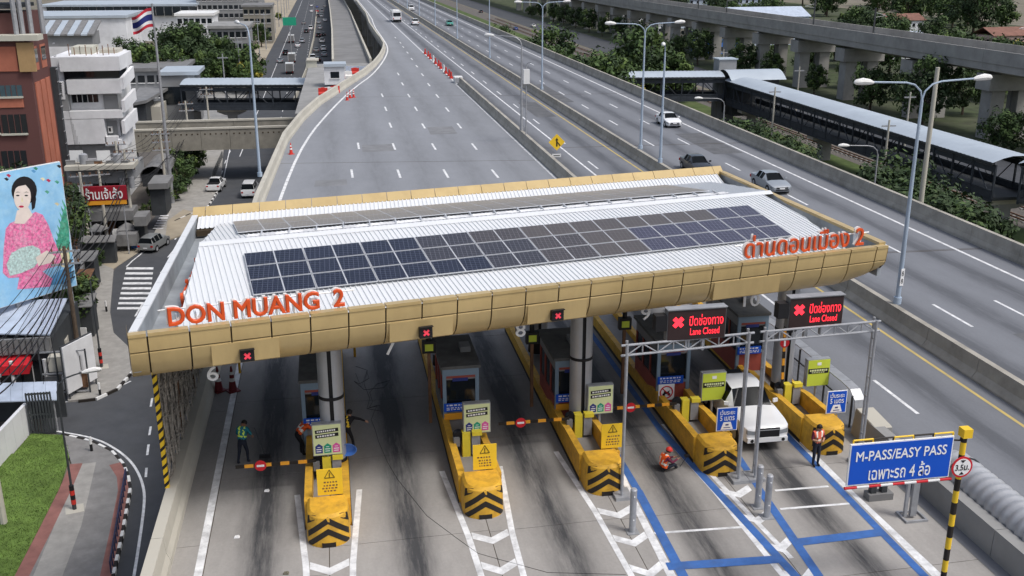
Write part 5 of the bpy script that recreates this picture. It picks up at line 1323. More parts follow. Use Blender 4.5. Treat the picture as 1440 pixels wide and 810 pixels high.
# ================================================================== people
def person(label, J, loc, rz_, cols, vest=None, helmet=None, cap=None, sc=1.0):
    """J: joints; one continuous skinned body, coloured by the nearest limb; vest, helmet and hair as children"""
    r = thing('person', label, 'person', loc, rz_); r.scale = (sc,)*3
    names = list(J); idx = {n: i for i, n in enumerate(names)}
    bones = [('pelvis','spine'),('spine','chest'),('chest','neck'),('neck','head'),('head','crown'),('chest','shL'),('shL','elL'),('elL','wrL'),('wrL','haL'),('chest','shR'),('shR','elR'),('elR','wrR'),('wrR','haR'),
             ('pelvis','hipL'),('hipL','knL'),('knL','anL'),('anL','toL'),('pelvis','hipR'),('hipR','knR'),('knR','anR'),('anR','toR')]
    rad = dict(pelvis=(.15,.12), spine=(.145,.11), chest=(.165,.115), neck=(.06,.06), head=(.088,.10), crown=(.06,.07), shL=(.075,.07), shR=(.075,.07), elL=(.05,.05), elR=(.05,.05), wrL=(.036,.036), wrR=(.036,.036), haL=(.03,.045), haR=(.03,.045),
               hipL=(.095,.095), hipR=(.095,.095), knL=(.064,.064), knR=(.064,.064), anL=(.045,.045), anR=(.045,.045), toL=(.045,.035), toR=(.045,.035))
    me = bpy.data.meshes.new('sk'); me.from_pydata([J[n] for n in names], [(idx[a], idx[b]) for a, b in bones], [])
    o = bpy.data.objects.new('sk', me); COL.objects.link(o)
    md = o.modifiers.new('s', 'SKIN'); md.use_smooth_shade = True
    for n in names: sv = me.skin_vertices[0].data[idx[n]]; sv.radius = rad[n]; sv.use_root = (n == 'pelvis')
    o.modifiers.new('d', 'SUBSURF').levels = 2
    bpy.context.view_layer.update()
    bd = bpy.data.meshes.new_from_object(o.evaluated_get(bpy.context.evaluated_depsgraph_get())); bpy.data.objects.remove(o)
    bd.materials.clear(); pal = ['skin', cols[0], cols[1], 'black']
    for m in pal: bd.materials.append(MATS[m])
    zone = {'pelvis':2,'spine':1,'chest':1,'neck':0,'head':0,'shL':1,'shR':1,'elL':1 if cols[2] else 0,'elR':1 if cols[2] else 0,'wrL':0,'wrR':0,'hipL':2,'hipR':2,'knL':2,'knR':2,'anL':3,'anR':3}
    zb = []
    segs = [(Vector(J[a]), Vector(J[b]), zone.get(a, 1) if (a, b) not in (('pelvis','spine'),) else 2) for a, b in bones]
    segs = [(a, b, z) for a, b, z in segs]
    def near(c):
        best = (9e9, 0, 0)
        for a, b, z in segs:
            ab = b-a; t = max(0, min(1, (c-a).dot(ab)/ab.length_squared)); d = (a+ab*t-c).length
            if d < best[0]: best = (d, z, t)
        return best
    vestf = []
    P, S_ = Vector(J['pelvis']), Vector(J['spine'])
    for p in bd.polygons:
        d, z, t = near(p.center); p.material_index = z; p.use_smooth = True
    tor = [(Vector(J['pelvis']).lerp(S_, .5), S_), (S_, Vector(J['chest'])), (Vector(J['chest']), Vector(J['chest']).lerp(Vector(J['neck']), .7))]
    link('body', bd, r)
    # hands: four unequal bent fingers and a thumb on each
    for s in ('L', 'R'):
        w_, h = Vector(J['wr'+s]), Vector(J['ha'+s]); d = (h-w_).normalized(); side = d.orthogonal().normalized(); up = d.cross(side)
        q = B()
        for k, ln in enumerate((.075,.085,.08,.062)):
            b0 = h+side*(-.03+.02*k)-d*.01; q.tube([b0, b0+d*ln*.5+up*.004, b0+d*ln+up*.028], [.0095,.009,.007], 6)
        b0 = w_.lerp(h,.55)+side*.03; q.tube([b0, b0+side*.03+d*.025, b0+side*.035+d*.06], [.011,.010,.008], 6)
        q.obj('fingers', 'skin', r, 60)
    # face and hair
    hd, cw = Vector(J['head']), Vector(J['crown']); upv = (cw-hd).normalized(); fw = Vector(J.get('_face', (0,1,0))) if False else FACE.get(label, Vector((0,1,0))); fw = (fw-upv*fw.dot(upv)).normalized(); rt = fw.cross(upv)
    f = B(); c = hd+upv*0.02
    f.hexa([c+fw*.085-rt*.012-upv*.025, c+fw*.085+rt*.012-upv*.025, c+fw*.07+rt*.012-upv*.025, c+fw*.07-rt*.012-upv*.025, c+fw*.098-rt*.007, c+fw*.098+rt*.007, c+fw*.08+rt*.007+upv*.02, c+fw*.08-rt*.007+upv*.02])
    for s in (-1, 1): f.cyl(c+rt*s*.082, c+rt*s*.100, .026, .02, n=8)
    f.obj('nose_and_ears', 'skin', r, 60)
    e = B()
    for s in (-1, 1): e.cyl(c+rt*s*.034+fw*.078+upv*.022, c+rt*s*.034+fw*.096+upv*.022, .010, n=8)
    e.box(*sorted((0,0.0001)), *sorted((0,0.0001)), 0, 0.0001); e.obj('eyes', 'hair', r)
    mo = B(); a = c+fw*.082-upv*.055; mo.hexa([a-rt*.025-upv*.006, a+rt*.025-upv*.006, a+rt*.025-fw*.02-upv*.006, a-rt*.025-fw*.02-upv*.006, a-rt*.025+upv*.006, a+rt*.025+upv*.006, a+rt*.025-fw*.02+upv*.006, a-rt*.025-fw*.02+upv*.006]); mo.obj('mouth', 'booth_red', r)
    def dome(nm, m, rr, low, brim=0):
        b_ = B(); vs = []; n = 16; kz = 6; ctr = hd+upv*.045-fw*.008
        for i in range(kz+1):
            ph = PI/2*i/kz*1.0; 
            for k in range(n):
                a = 2*PI*k/n; dr = fw*math.cos(a)+rt*math.sin(a); lowz = low*(1.0 if math.cos(a) < 0.3 else 0.25)
                v = ctr+dr*rr*math.cos(ph)+upv*(rr*math.sin(ph)*1.02) if i else ctr+dr*rr*.98-upv*lowz
                vs.append(v)
        b_.add(vs, [(i*n+k, i*n+(k+1)%n, (i+1)*n+(k+1)%n, (i+1)*n+k) for i in range(kz) for k in range(n)])
        if brim: b_.add([ctr+fw*rr*.9-rt*.08, ctr+fw*rr*.9+rt*.08, ctr+fw*(rr+brim)+rt*.05-upv*.02, ctr+fw*(rr+brim)-rt*.05-upv*.02, ctr+fw*rr*.9-rt*.08+upv*.012, ctr+fw*rr*.9+rt*.08+upv*.012, ctr+fw*(rr+brim)+rt*.05-upv*.01, ctr+fw*(rr+brim)-rt*.05-upv*.01], [(0,1,2,3),(4,5,6,7),(0,1,5,4),(1,2,6,5),(2,3,7,6),(3,0,4,7)])
        b_.obj(nm, m, r, 60)
    dome('hair', 'hair', .108, .06)
    if helmet: dome('helmet', helmet, .128, .01, .05)
    # vest: a shell over the torso faces
    if vest:
        nv = []; nf = []; mp = {}; mi = []
        ax = Vector(J['neck'])-S_; L_ = ax.length; ax = ax.normalized(); lo = P.lerp(S_, .35)
        for p in bd.polygons:
            if p.material_index in (1, 2):
                c_ = p.center; t = (c_-lo).dot(ax); off = ((c_-lo)-ax*t).length
                if 0 < t < (Vector(J['neck'])-lo).dot(ax)*0.98 and off < .21:
                    f_ = []
                    for vi in p.vertices:
                        if vi not in mp: mp[vi] = len(nv); v = bd.vertices[vi]; nv.append(v.co+v.normal*.018)
                        f_.append(mp[vi])
                    nf.append(f_); tt = t/max(.01, (Vector(J['neck'])-lo).dot(ax)); sx = abs((c_-lo).dot((Vector(J['shR'])-Vector(J['shL'])).normalized()))
                    mi.append(1 if (0.20 < tt < 0.32 or (0.065 < sx < 0.115 and tt > .3)) else 0)
        vb = B(); vb.v = [tuple(v) for v in nv]; vb.f = [tuple(f_) for f_ in nf]; vb.m = mi
        vb.obj('vest', list(vest), r, 60)
    return r
FACE = {}
def stand(**k):
    J = dict(pelvis=(0,0,.93), spine=(0,0,1.12), chest=(0,.0,1.32), neck=(0,.01,1.46), head=(0,.03,1.57), crown=(0,.03,1.66), shL=(-.19,0,1.38), elL=(-.25,.0,1.10), wrL=(-.24,.10,.87), haL=(-.24,.13,.79), shR=(.19,0,1.38), elR=(.25,0,1.10), wrR=(.24,.10,.87), haR=(.24,.13,.79),
             hipL=(-.09,0,.88), knL=(-.10,.03,.48), anL=(-.10,0,.09), toL=(-.10,.15,.04), hipR=(.09,0,.88), knR=(.10,.03,.48), anR=(.10,0,.09), toR=(.10,.15,.04))
    J.update(k); return J
# sweeping worker seen from behind, back to the camera and head down
lb = 'worker in teal shirt with lime vest straps sweeping the leftmost lane'
p = pz(343, 652)
person(lb, stand(spine=(0,.06,1.12), chest=(0,.14,1.30), neck=(0,.22,1.42), head=(0,.30,1.49), crown=(0,.36,1.56), shL=(-.19,.14,1.36), shR=(.19,.14,1.36), elL=(-.27,.20,1.10), wrL=(-.10,.36,.98), haL=(-.05,.42,.95), elR=(.28,.22,1.12), wrR=(.22,.42,.95), haR=(.20,.48,.90), knL=(-.13,-.02,.48), anL=(-.16,-.14,.09), toL=(-.16,.0,.04), knR=(.13,.10,.48), anR=(.14,.08,.09), toR=(.15,.22,.04)), (p.x, p.y, 0), -0.35, ('cloth_teal','cloth_navy',False), ('cloth_teal','reflector_lime'))
r = thing('broom', 'long handled broom held by the worker in the teal shirt', 'broom', (p.x+0.75, p.y+0.35, 0))
B().cyl((0,0,.08), (-.30,.05,1.25), .016, n=8).obj('handle', 'dark_steel', r); B().box(-.2,.2,-.05,.07,0,.12).obj('brush_head', 'cloth_black', r)
# bending worker in an orange vest behind the first island
lb = 'worker bending forward in an orange reflective vest behind the leftmost fee board'; FACE[lb] = Vector((0,1,-.6))
p = pz(425, 640)
person(lb, stand(pelvis=(0,-.15,.92), spine=(0,.0,1.08), chest=(0,.18,1.20), neck=(0,.32,1.26), head=(0,.42,1.27), crown=(0,.50,1.30), shL=(-.19,.20,1.24), shR=(.19,.20,1.24), elL=(-.24,.42,1.05), wrL=(-.18,.60,1.12), haL=(-.16,.67,1.13), elR=(.24,.42,1.05), wrR=(.18,.60,1.15), haR=(.16,.67,1.17), hipL=(-.09,-.15,.88), hipR=(.09,-.15,.88)), (p.x, p.y, 0), -1.15, ('vest_orange','cloth_black',True), ('vest_orange','reflector'))
# dark figure reaching out to the right of the first column
lb = 'person in black leaning out with stretched arm right of the leftmost column'
p = pz(494, 634)
person(lb, stand(pelvis=(-.05,0,.93), spine=(.02,0,1.12), chest=(.10,.02,1.30), neck=(.14,.05,1.44), head=(.16,.08,1.55), crown=(.17,.08,1.63), shL=(-.08,.02,1.36), shR=(.28,.02,1.36), elL=(-.16,.15,1.12), wrL=(-.1,.32,1.05), haL=(-.08,.40,1.05), elR=(.52,.08,1.26), wrR=(.74,.12,1.12), haR=(.81,.13,1.07), knR=(.22,.0,.50), anR=(.26,-.02,.09), toR=(.30,.12,.04)), (p.x-0.15, p.y, 0), 0.1, ('cloth_black','cloth_black',True), ('cloth_black','yellow_clean'))
# seated worker with an orange helmet on the fourth lane floor
lb = 'worker in orange vest and red helmet sitting on the fourth lane'; FACE[lb] = Vector((0,1,-.35))
p = pz(936, 661)
person(lb, stand(pelvis=(0,-.18,.14), spine=(0,-.14,.33), chest=(0,-.06,.52), neck=(0,.02,.65), head=(0,.10,.75), crown=(0,.13,.84), shL=(-.19,-.05,.57), shR=(.19,-.05,.57), elL=(-.22,.14,.38), wrL=(-.12,.38,.40), haL=(-.10,.46,.41), elR=(.22,.14,.38), wrR=(.12,.40,.42), haR=(.10,.48,.43), hipL=(-.09,-.12,.13), hipR=(.09,-.12,.13), knL=(-.20,.25,.36), knR=(.22,.24,.30), anL=(-.12,.42,.07), anR=(.06,.40,.06), toL=(-.13,.56,.04), toR=(.0,.50,.04)), (p.x, p.y, 0), -1.35, ('cloth_maroon','cloth_navy',True), ('vest_orange','reflector'), 'cone_red')
r = thing('hand_tool', 'small dark tool on the floor in front of the seated worker', 'tool', (p.x+0.75, p.y+0.12, 0.03)); B().cyl((-.15,0,.0), (.12,.05,.38), .014, n=6).obj('handle', 'dark_steel', r); B().box(.02,.2,-.02,.10,.36,.44).obj('head', 'black', r)
# standing worker by the last island facing the camera
lb = 'standing worker in coral vest facing the camera beside the rightmost island nose'; FACE[lb] = Vector((0,1,-.25))
p = pz(1146, 655)
person(lb, stand(elL=(-.25,.03,1.12), wrL=(-.10,.20,1.08), haL=(-.03,.22,1.08), elR=(.25,.03,1.12), wrR=(.10,.20,1.10), haR=(.03,.22,1.10), head=(0,.05,1.56), crown=(0,.06,1.65)), (p.x, p.y, 0), PI+0.15, ('cloth_maroon','cloth_navy',False), ('vest_coral','reflector'))

# ================================================================== lamps
def lamp_post(label, x, y, z, h, arms, m='lamp_blue', group='expressway lamps', rz_=0.0, tilt=0.0, name='street_lamp'):
    r = thing(name, label, 'street lamp', (x, y, z), rz_, group)
    o = B().cyl((0,0,0), (0,0,h-0.9), 0.13 if h > 9 else 0.075, 0.07 if h > 9 else 0.05, n=12).obj('pole', m, r, 40)
    for s in arms:
        L_ = 2.9 if h > 9 else 1.5
        B().tube([(0,0,h-0.95),(s*0.12,0,h-0.5),(s*0.5,0,h-0.18),(s*1.0,0,h-0.06),(s*L_,0,h+0.02)], 0.045, 6).obj('arm', m, r, 40)
        hd = B(); hd.tube([(s*(L_-0.1),0,h+0.0),(s*(L_+0.1),0,h+0.03),(s*(L_+0.5),0,h+0.07),(s*(L_+0.85),0,h+0.05),(s*(L_+0.95),0,h+0.03)], [0.06,0.13,0.17,0.13,0.05], 8); hd.obj('lamp_head', 'white_paint', r, 40)
    B().cyl((0,0,0), (0,0,0.35), 0.2 if h > 9 else 0.12, n=12).obj('foot', m, r, 40)
    return r
for k in range(11):
    Y = 46.6+45*k
    r = lamp_post('tall double arm lamp on the median barrier, %s from the camera' % ORD[k+1], 28.25, Y-1.0, 1.0, 11.3, (-1, 1), rz_=0.10)
    if k == 0:
        pl = B().box(-0.10, 0.10, -0.165, -0.14, 1.0, 1.9).obj('number_plate', 'white_clean', r); text('numeral', '8', 0.12, 0.26, 'black', pl, T(0,-0.17,1.65), 0.006); text('numeral', '8', 0.12, 0.26, 'black', pl, T(0,-0.17,1.25), 0.006)
lamp_post('tall single lamp rising beside the second median lamp, behind the canopy', 28.0, 84.0, 1.0, 10.2, (-1,), rz_=1.2)
lamp_post('tall blue grey lamp by the left parapet in front of the footbridge', -5.75, 84.0, 1.0, 11.9, (1,), rz_=1.9)
p = pz(731,190); lamp_post('lamp on the barrier right of the ramp with a white camera box', 19.35, 103, 1.0, 9.4, (-1,), rz_=-0.4, m='galv')
r = thing('camera_box', 'white traffic camera box beside the lamp right of the ramp', 'camera', (19.35, 100.5, 1.0)); B().cyl((0,0,0),(0,0,5.6),0.06,n=8).obj('pole','galv',r,40); B().box(-.3,.3,-.25,.25,5.0,6.4).obj('cabinet','white_paint',r); B().tube([(0,0,6.4),(.1,0,7.0),(.45,-.2,7.1)],0.05,6).obj('camera_arm','galv',r)
p = pz(1352,322,GZ); lamp_post('small street lamp beyond the right parapet near the railway', 47.5, 82.5, GZ, 15.2, (-1,), m='galv', group='small lamps beyond the parapet'); lamp_post('small street lamp under the elevated walkway beyond the right parapet', 47.5, 119, GZ, 14.6, (-1,), m='galv', group='small lamps beyond the parapet')

# ---- yellow merge sign on the separator
r = thing('merge_sign', 'yellow diamond merge sign on the barrier behind the canopy', 'sign', (20.3, 93.2, 1.0))
P_ = py(783,200,93.2); r.location = (P_.x, 93.2, 1.0); zc = P_.z-1.0
B().cyl((0,0.05,0), (0,0.05,zc+0.4), 0.05, n=8).obj('post', 'galv', r)
s_ = 0.78; bd = B().yprism([(0,zc-s_),(s_,zc),(0,zc+s_),(-s_,zc)], -0.02, 0.02).obj('diamond', 'yellow_clean', r)
q = B(); q.yprism([(-0.07,zc-0.40),(0.07,zc-0.40),(0.07,zc+0.18),(0.16,zc+0.18),(0,zc+0.42),(-0.16,zc+0.18),(-0.07,zc+0.18)], -0.032, -0.021); q.yprism([(0.08,zc-0.1),(0.28,zc-0.38),(0.36,zc-0.30),(0.08,zc+0.05)], -0.032, -0.021); q.obj('arrow', 'black', bd)
b2 = B().box(-0.42,0.42,-0.02,0.02,zc-1.62,zc-1.10).obj('plate', 'white_paint', r); q = B(); q.box(-.3,.3,-.028,-.021,zc-1.3,zc-1.22); q.box(-.25,.22,-.028,-.021,zc-1.48,zc-1.40); stuff(q.obj('text_marks','black',b2))

# ---- red and white plastic barriers and cones on the ramp
kk = 0
RB = []
for x, y in [(598+ (636-598)*k/10, 76+(110-76)*k/10) for k in range(11)]: RB.append((x, y))
def water_barrier(p, rz_, m, lab, grp):
    r = thing('plastic_barrier', lab, 'barrier', (p.x, p.y, 0), rz_, grp)
    q = B(); q.xprism([(-.22,0),(.22,0),(.22,.25),(.08,.45),(.08,.95),(-.08,.95),(-.08,.45),(-.22,.25)], -0.62, 0.62); q.obj('shell', m, r); B().box(-.25,.25,-.05,.05,.95,1.02).obj('handle', m, r)
for k, (x, y) in enumerate(RB):
    p = pz(x, y); water_barrier(Vector((18.95+0.1*(k%2), p.y, 0)), PI/2, 'cone_red' if k % 4 != 3 else 'white_paint', '%s plastic barrier in the row ahead of the ramp divider, %s from the camera' % ('red' if k % 4 != 3 else 'white', ORD[11-k]), 'red barriers ahead of the divider')
p = pz(642,117); r = thing('crash_cushion', 'white crash cushion at the far end of the ramp divider', 'crash cushion', (19.3,154,0)); B().box(-.6,.6,-1,1,0,.9).obj('cushion_body','white_paint',r); B().box(-.5,.5,-1.1,-1.0,.1,.8).obj('cushion_nose','silver',r)
for k, (x, y) in enumerate(((489,138),(494,137),(485,141),(405,217))):
    p = pz(x, y); cone(p.x+0.3, p.y, ('red cone nearest the white booth on the ramp edge','second red cone by the ramp edge near the white booth','third red cone by the ramp edge near the white booth','red cone alone beside the left ramp parapet')[k], 1.1, 'cones on the ramp edge', 'cone_red')
for k, (x, y) in enumerate(((455,144),(463,143),(472,141),(470,121),(480,120),(490,118),(500,113))):
    p = pz(x, y, -1.0); water_barrier(Vector((p.x, p.y, 0)), 0.1, 'cone_red' if k % 2 == 0 else 'white_paint', '%s plastic barrier beside the white booth left of the ramp, %s from the left' % ('red' if k % 2 == 0 else 'white', ORD[k+1]), 'barriers by the white booth')

# ================================================================== footbridges
def footbridge(label, a, c, width, ztop, h, tr_n, m_roof='steel_roof', bays=None):
    """covered steel truss walkway from a to c (2D)"""
    a = Vector(a); c = Vector(c); d = (c-a); L_ = d.length; ang = math.atan2(d.y, d.x)
    r = thing('covered_footbridge', label, 'footbridge', (a.x, a.y, ztop-h), ang)
    hw = width/2
    # arched roof in sheets
    ns = max(4, int(L_/3.2)); arc = [(-hw-.5, -.75), (-hw*.7, -.28), (-hw*.3,-.05), (hw*.3,-.05), (hw*.7,-.28), (hw+.5,-.75)]
    me = None
    for k in range(ns):
        if me is None:
            b_ = B(); vs = []; w_ = L_/ns; npf = 9
            for i in range(npf):
                x = w_*i/(npf-1); rib = 0.05 if i % 2 else 0.0
                for y_, z_ in arc: vs.append((x, y_, h+z_+rib))
            n = len(arc); b_.add(vs, [(i*n+j, i*n+j+1, (i+1)*n+j+1, (i+1)*n+j) for i in range(npf-1) for j in range(n-1)]); me = b_.mesh('roof_sheet', m_roof, 25)
        link('roof_sheet', me, r, (L_*k/ns, 0, 0))
    B().box(0, L_, -hw-.5, -hw-.42, h-1.0, h-.74).obj('eave_beam', 'dark_steel', r); B().box(0, L_, hw+.42, hw+.5, h-1.0, h-.74).obj('eave_beam', 'dark_steel', r)
    B().box(0, L_, -hw, hw, 0, .35).obj('walkway_floor', 'dark_steel', r)
    nb = max(3, int(L_/4.0)); vm = None; dm = None
    for s in (-1, 1):
        y_ = s*hw
        B().box(0, L_, y_-.12, y_+.12, -.15, .18).obj('bottom_chord', 'steel_dark_blue', r); B().box(0, L_, y_-.10, y_+.10, 1.05, 1.2).obj('hand_rail', 'steel_dark_blue', r)
        B().box(0, L_, y_-.10, y_+.10, h-1.25, h-1.02).obj('top_chord', 'steel_dark_blue', r)
        B().box(0, L_, y_-.04, y_+.04, h-1.9, h-1.3).obj('screen_panel', 'steel_dark_blue', r)
        B().box(0, L_, y_-.05, y_+.05, .2, 1.0).obj('screen_panel', 'steel_dark_blue', r)
        for k in range(nb+1):
            if vm is None: vm = B().box(-.1,.1,-.1,.1,.18,h-1.02).mesh('truss_post','steel_dark_blue')
            link('truss_post', vm, r, (L_*k/nb, y_, 0))
            if k < nb:
                w_ = L_/nb
                if dm is None: dm = [B().cyl((0.1,0,.2),(w_-.1,0,h-1.2),.07,n=6).mesh('truss_diagonal','steel_dark_blue'), B().cyl((0.1,0,h-1.2),(w_-.1,0,.2),.07,n=6).mesh('truss_diagonal','steel_dark_blue')]
                link('truss_diagonal', dm[k%2], r, (L_*k/nb, y_, 0)) if True else None
    return r
def fb_pier(label, x, y, ztop):
    r = thing('bridge_pier', label, 'pier', (x, y, GZ), 0, 'footbridge piers'); h = ztop-GZ
    B().box(-.8,.8,-.8,.8,0,h-1.2).obj('shaft','concrete_grey',r); B().hexa([(-1.3,-1.0,h-1.2),(1.3,-1.0,h-1.2),(1.3,1.0,h-1.2),(-1.3,1.0,h-1.2),(-2.6,-1.1,h-.6),(2.6,-1.1,h-.6),(2.6,1.1,h-.6),(-2.6,1.1,h-.6)]).obj('pier_head','concrete_grey',r); B().box(-2.6,2.6,-1.1,1.1,h-.6,h-.02).obj('pier_cap','concrete_pale',r)
ZR = -3.3; FH = 5.2
footbridge('steel roofed truss footbridge crossing the street left of the ramp', (-25.5,197.5), (-1.2,193.5), 6.5, ZR, FH, 8)
footbridge('covered truss footbridge leaving the right edge of the expressway', (42.6,193.5), (74.5,189.5), 6.0, ZR+.3, FH, 8)
footbridge('long covered truss walkway running along the railway on the right', (77.5,187), (77.5,104), 5.6, ZR-.4, FH, 8)
footbridge('short end section of covered walkway cut by the right picture edge', (84.0,105.0), (77.8,99.5), 5.0, ZR-.1, FH, 8)
for k, (x, y) in enumerate(((77.5,180),(77.5,151),(77.5,127),(77.5,106))): fb_pier('concrete pier under the long covered walkway, %s from the right edge' % ORD[4-k], x, y, ZR-.4-FH-.1)
fb_pier('concrete pier under the footbridge beside the expressway', 56, 192, ZR+.3-FH-.1); fb_pier('concrete pier of the left footbridge at the street side', -17.5, 196, ZR-FH-.1)
r = thing('walkway_hub', 'raised arched roof over the corner where the two right walkways meet', 'shelter', (80, 188, GZ))
q = B(); vs = []
for i in range(9):
    a = -1+2*i/8
    for x in (-5.5, 5.5): vs.append((x, a*4.0, (-2.6+13)-a*a*1.6))
q.add(vs, [(2*i,2*i+1,2*i+3,2*i+2) for i in range(8)]); q.obj('arched_roof','steel_roof',r,40); B().box(-4.5,4.5,-3,3,2,8.9).obj('hub_wall','dark_steel',r); B().box(-5.5,-2,2.5,5.5,0,12.0).obj('lift_tower','grey_wall',r); B().box(-5.7,-1.8,2.3,5.7,12.0,12.2).obj('tower_roof','steel_roof',r)

# ================================================================== railway viaduct
VX, VW = 113.0, 10.5
r = thing('railway_viaduct', 'long concrete railway viaduct on piers along the right background', 'viaduct', (VX, 60, GZ))
segL = 15.0; parm = None
for k in range(58):
    y0 = 60+k*segL
    if parm is None:
        q = B(); q.yprism([(0,13-.9),(0.0,13+.3),(-.15,13+.35),(-.15,13+2.6),(.15,13+2.6),(.15,13+.6),(VW-.15,13+.6),(VW-.15,13+2.6),(VW+.15,13+2.6),(VW+.15,13+.35),(VW,13+.3),(VW,13-.9),(VW-2.5,13-1.6),(2.5,13-1.6)], 0.03, segL-.03); parm = q.mesh('deck_segment','concrete_viaduct')
    link('deck_segment', parm, r, (0, y0-60, 0))
for k in range(2):
    for x in (2.3, 3.7, 6.5, 7.9): 
        if k == 0: B().box(x-.06, x+.06, 0, 870, 13.6, 13.78).obj('rail', 'rust', r)
vps = []
def vpier(y, lab, wide=True):
    r = thing('viaduct_pier', lab, 'pier', (VX+VW/2, y, GZ), 0, 'viaduct piers')
    for s in (-1, 1): B().box(s*2.6-1.3, s*2.6+1.3, -1.5, 1.5, 0, 8.6).obj('shaft', 'concrete_viaduct', r)
    B().box(-4.9, 4.9, -2.1, 2.1, 8.6, 11.4).obj('pier_cap', 'concrete_viaduct', r)
    B().box(-.12,.12,-1.62,-1.52,0,8.5).obj('drain_pipe','dark_steel',r)
ys = [pxx(x, 110, VX+2).y for x in (1395, 1283, 1187, 1122)]
y = ys[-1]
while y < 620: y += 24; ys.append(y)
for k, y in enumerate(ys): vpier(y, 'twin shaft concrete viaduct pier, %s from the right picture edge' % ORD[k+1])
for k in range(16):
    y = 165+k*42; x = 2.0 if k % 2 else VW-1.8
    r = thing('catenary_mast', 'thin steel catenary mast on the viaduct deck, %s from the right' % ORD[k+1], 'mast', (VX+x, y, .6), 0, 'catenary masts')
    B().box(-.14,.14,-.14,.14,0,7.0).obj('mast','dark_steel',r); s = 1 if k % 2 else -1; B().cyl((0,0,6.0),(s*2.6,0,5.4),.05,n=6).obj('bracket_arm','galv',r); B().cyl((0,0,5.0),(s*2.6,0,5.4),.04,n=6).obj('bracket_arm','galv',r)
mat('scrub', (0.045, 0.06, 0.025), 0.95, 0.5, 0.3, bump=0.6, dirt=0.6, dscale=0.06, dcol=(0.10, 0.095, 0.075))
# ================================================================== ground level railway
sheet('ballast_bed', [(60,60),(73,60),(73,500),(60,500)], GZ+0.005, 'ballast')
sheet('ballast_bed', [(81,60),(90.5,60),(90.5,900),(81,900)], GZ+0.005, 'ballast')
sheet('grass_strip', [(73,60),(81,60),(81,900),(73,900)], GZ+0.003, 'grass_wild')
sheet('grass_strip', [(43,40),(60,40),(60,900),(43,900)], GZ+0.003, 'grass_wild')
sheet('grass_strip', [(107.2,40),(320,40),(320,900),(107.2,900)], GZ+0.003, 'scrub')
for k, x in enumerate((63.5, 68.5, 83.5, 87.8)):
    r = thing('railway_track', 'ground level railway track beyond the right parapet, %s from the expressway' % ORD[k+1], 'railway track', (x, 60, GZ+.01), 0, 'ground level tracks')
    for s in (-.5, .5): B().box(s-.05, s+.05, 0, 480, .14, .30).obj('rail','rust',r)
    sm = B().box(-1.0,1.0,-.12,.12,0,.14).mesh('sleeper','concrete_grey')
    for j in range(70): link('sleeper', sm, r, (0, .4+j*1.6, 0))
for k, (x, y) in enumerate(((72.5,88),(72.5,124),(72.5,160),(90.8,110),(90.8,150),(90.8,190),(90.8,230))):
    r = thing('concrete_pole', 'plain concrete pole beside the ground railway, %s of seven' % ORD[k+1], 'pole', (x,y,GZ),0,'poles by the railway'); B().cyl((0,0,0),(0,0,10.5),.2,.13,n=8).obj('pole','concrete_pale',r,40); B().box(-1.0,1.0,-.06,.06,9.6,9.8).obj('cross_arm','galv',r)
r = thing('concrete_pole', 'tall concrete pole right beside the near median lamp, beyond the parapet', 'pole', (44.2,73.5,GZ)); pt = py(1304,95,73.5); B().cyl((0,0,0),(0,0,pt.z-GZ),.26,.16,n=10).obj('pole','concrete_pale',r,40); B().box(-.9,.9,-.07,.07,10.6,10.8).obj('cross_arm','galv',r); r.location.x = py(1293,300,73.5).x

# ================================================================== trees
def leaf_mesh(name, R_, H_, nclump, nleaf, ls, mats, seed, wts=(3,3,2)):
    rnd = random.Random(seed); b_ = B()
    for c in range(nclump):
        while True:
            v = Vector((rnd.uniform(-1,1), rnd.uniform(-1,1), rnd.uniform(-1,1)))
            if .25 < v.length < 1.08: break
        ctr = Vector((v.x*R_, v.y*R_, H_*.5+v.z*H_*.5)); cr_ = R_*rnd.uniform(.12,.38); mi = rnd.choices((0,1,2), wts)[0]
        for k in range(nleaf):
            d = Vector((rnd.gauss(0,1), rnd.gauss(0,1), rnd.gauss(0,1))).normalized()*cr_*rnd.uniform(.45,1.08); p = ctr+d
            n = (d.normalized()+Vector((rnd.uniform(-.7,.7), rnd.uniform(-.7,.7), rnd.uniform(-.1,.9)))).normalized(); a = n.orthogonal().normalized(); a.rotate(Matrix.Rotation(rnd.uniform(0,6.3),3,n)); bb = n.cross(a); s = ls*rnd.uniform(.6,1.3)
            b_.add([p-a*s, p+bb*s*.5, p+a*s, p-bb*s*.5], [(0,1,2,3)], mi)
    me = bpy.data.meshes.new(name); me.from_pydata(b_.v, [], b_.f)
    for m in mats: me.materials.append(MATS[m])
    me.polygons.foreach_set('material_index', b_.m); return me
def tree_proto(seed, R_, H_, th, mats, wts=(3,3,2), nc=64, nl=52, ls=.27):
    rnd = random.Random(seed); tr = B(); top = th+H_*.55
    tr.tube([(0,0,0),(.1*rnd.uniform(-1,1),.1,th*.6),(.15*rnd.uniform(-1,1),.1,th),(.2,.1,top)], [.24,.18,.15,.05], 8)
    for k in range(6):
        a = 6.28*k/6+rnd.uniform(-.4,.4); tr.tube([(.05,.05,th*.85+k*.15),(math.cos(a)*R_*.35,math.sin(a)*R_*.35,th+H_*.25),(math.cos(a)*R_*.7,math.sin(a)*R_*.7,th+H_*.5)], [.09,.06,.02], 6)
    return (tr.mesh('trunk','bark'), leaf_mesh('crown', R_, H_, nc, nl, ls, mats, seed, wts), th)
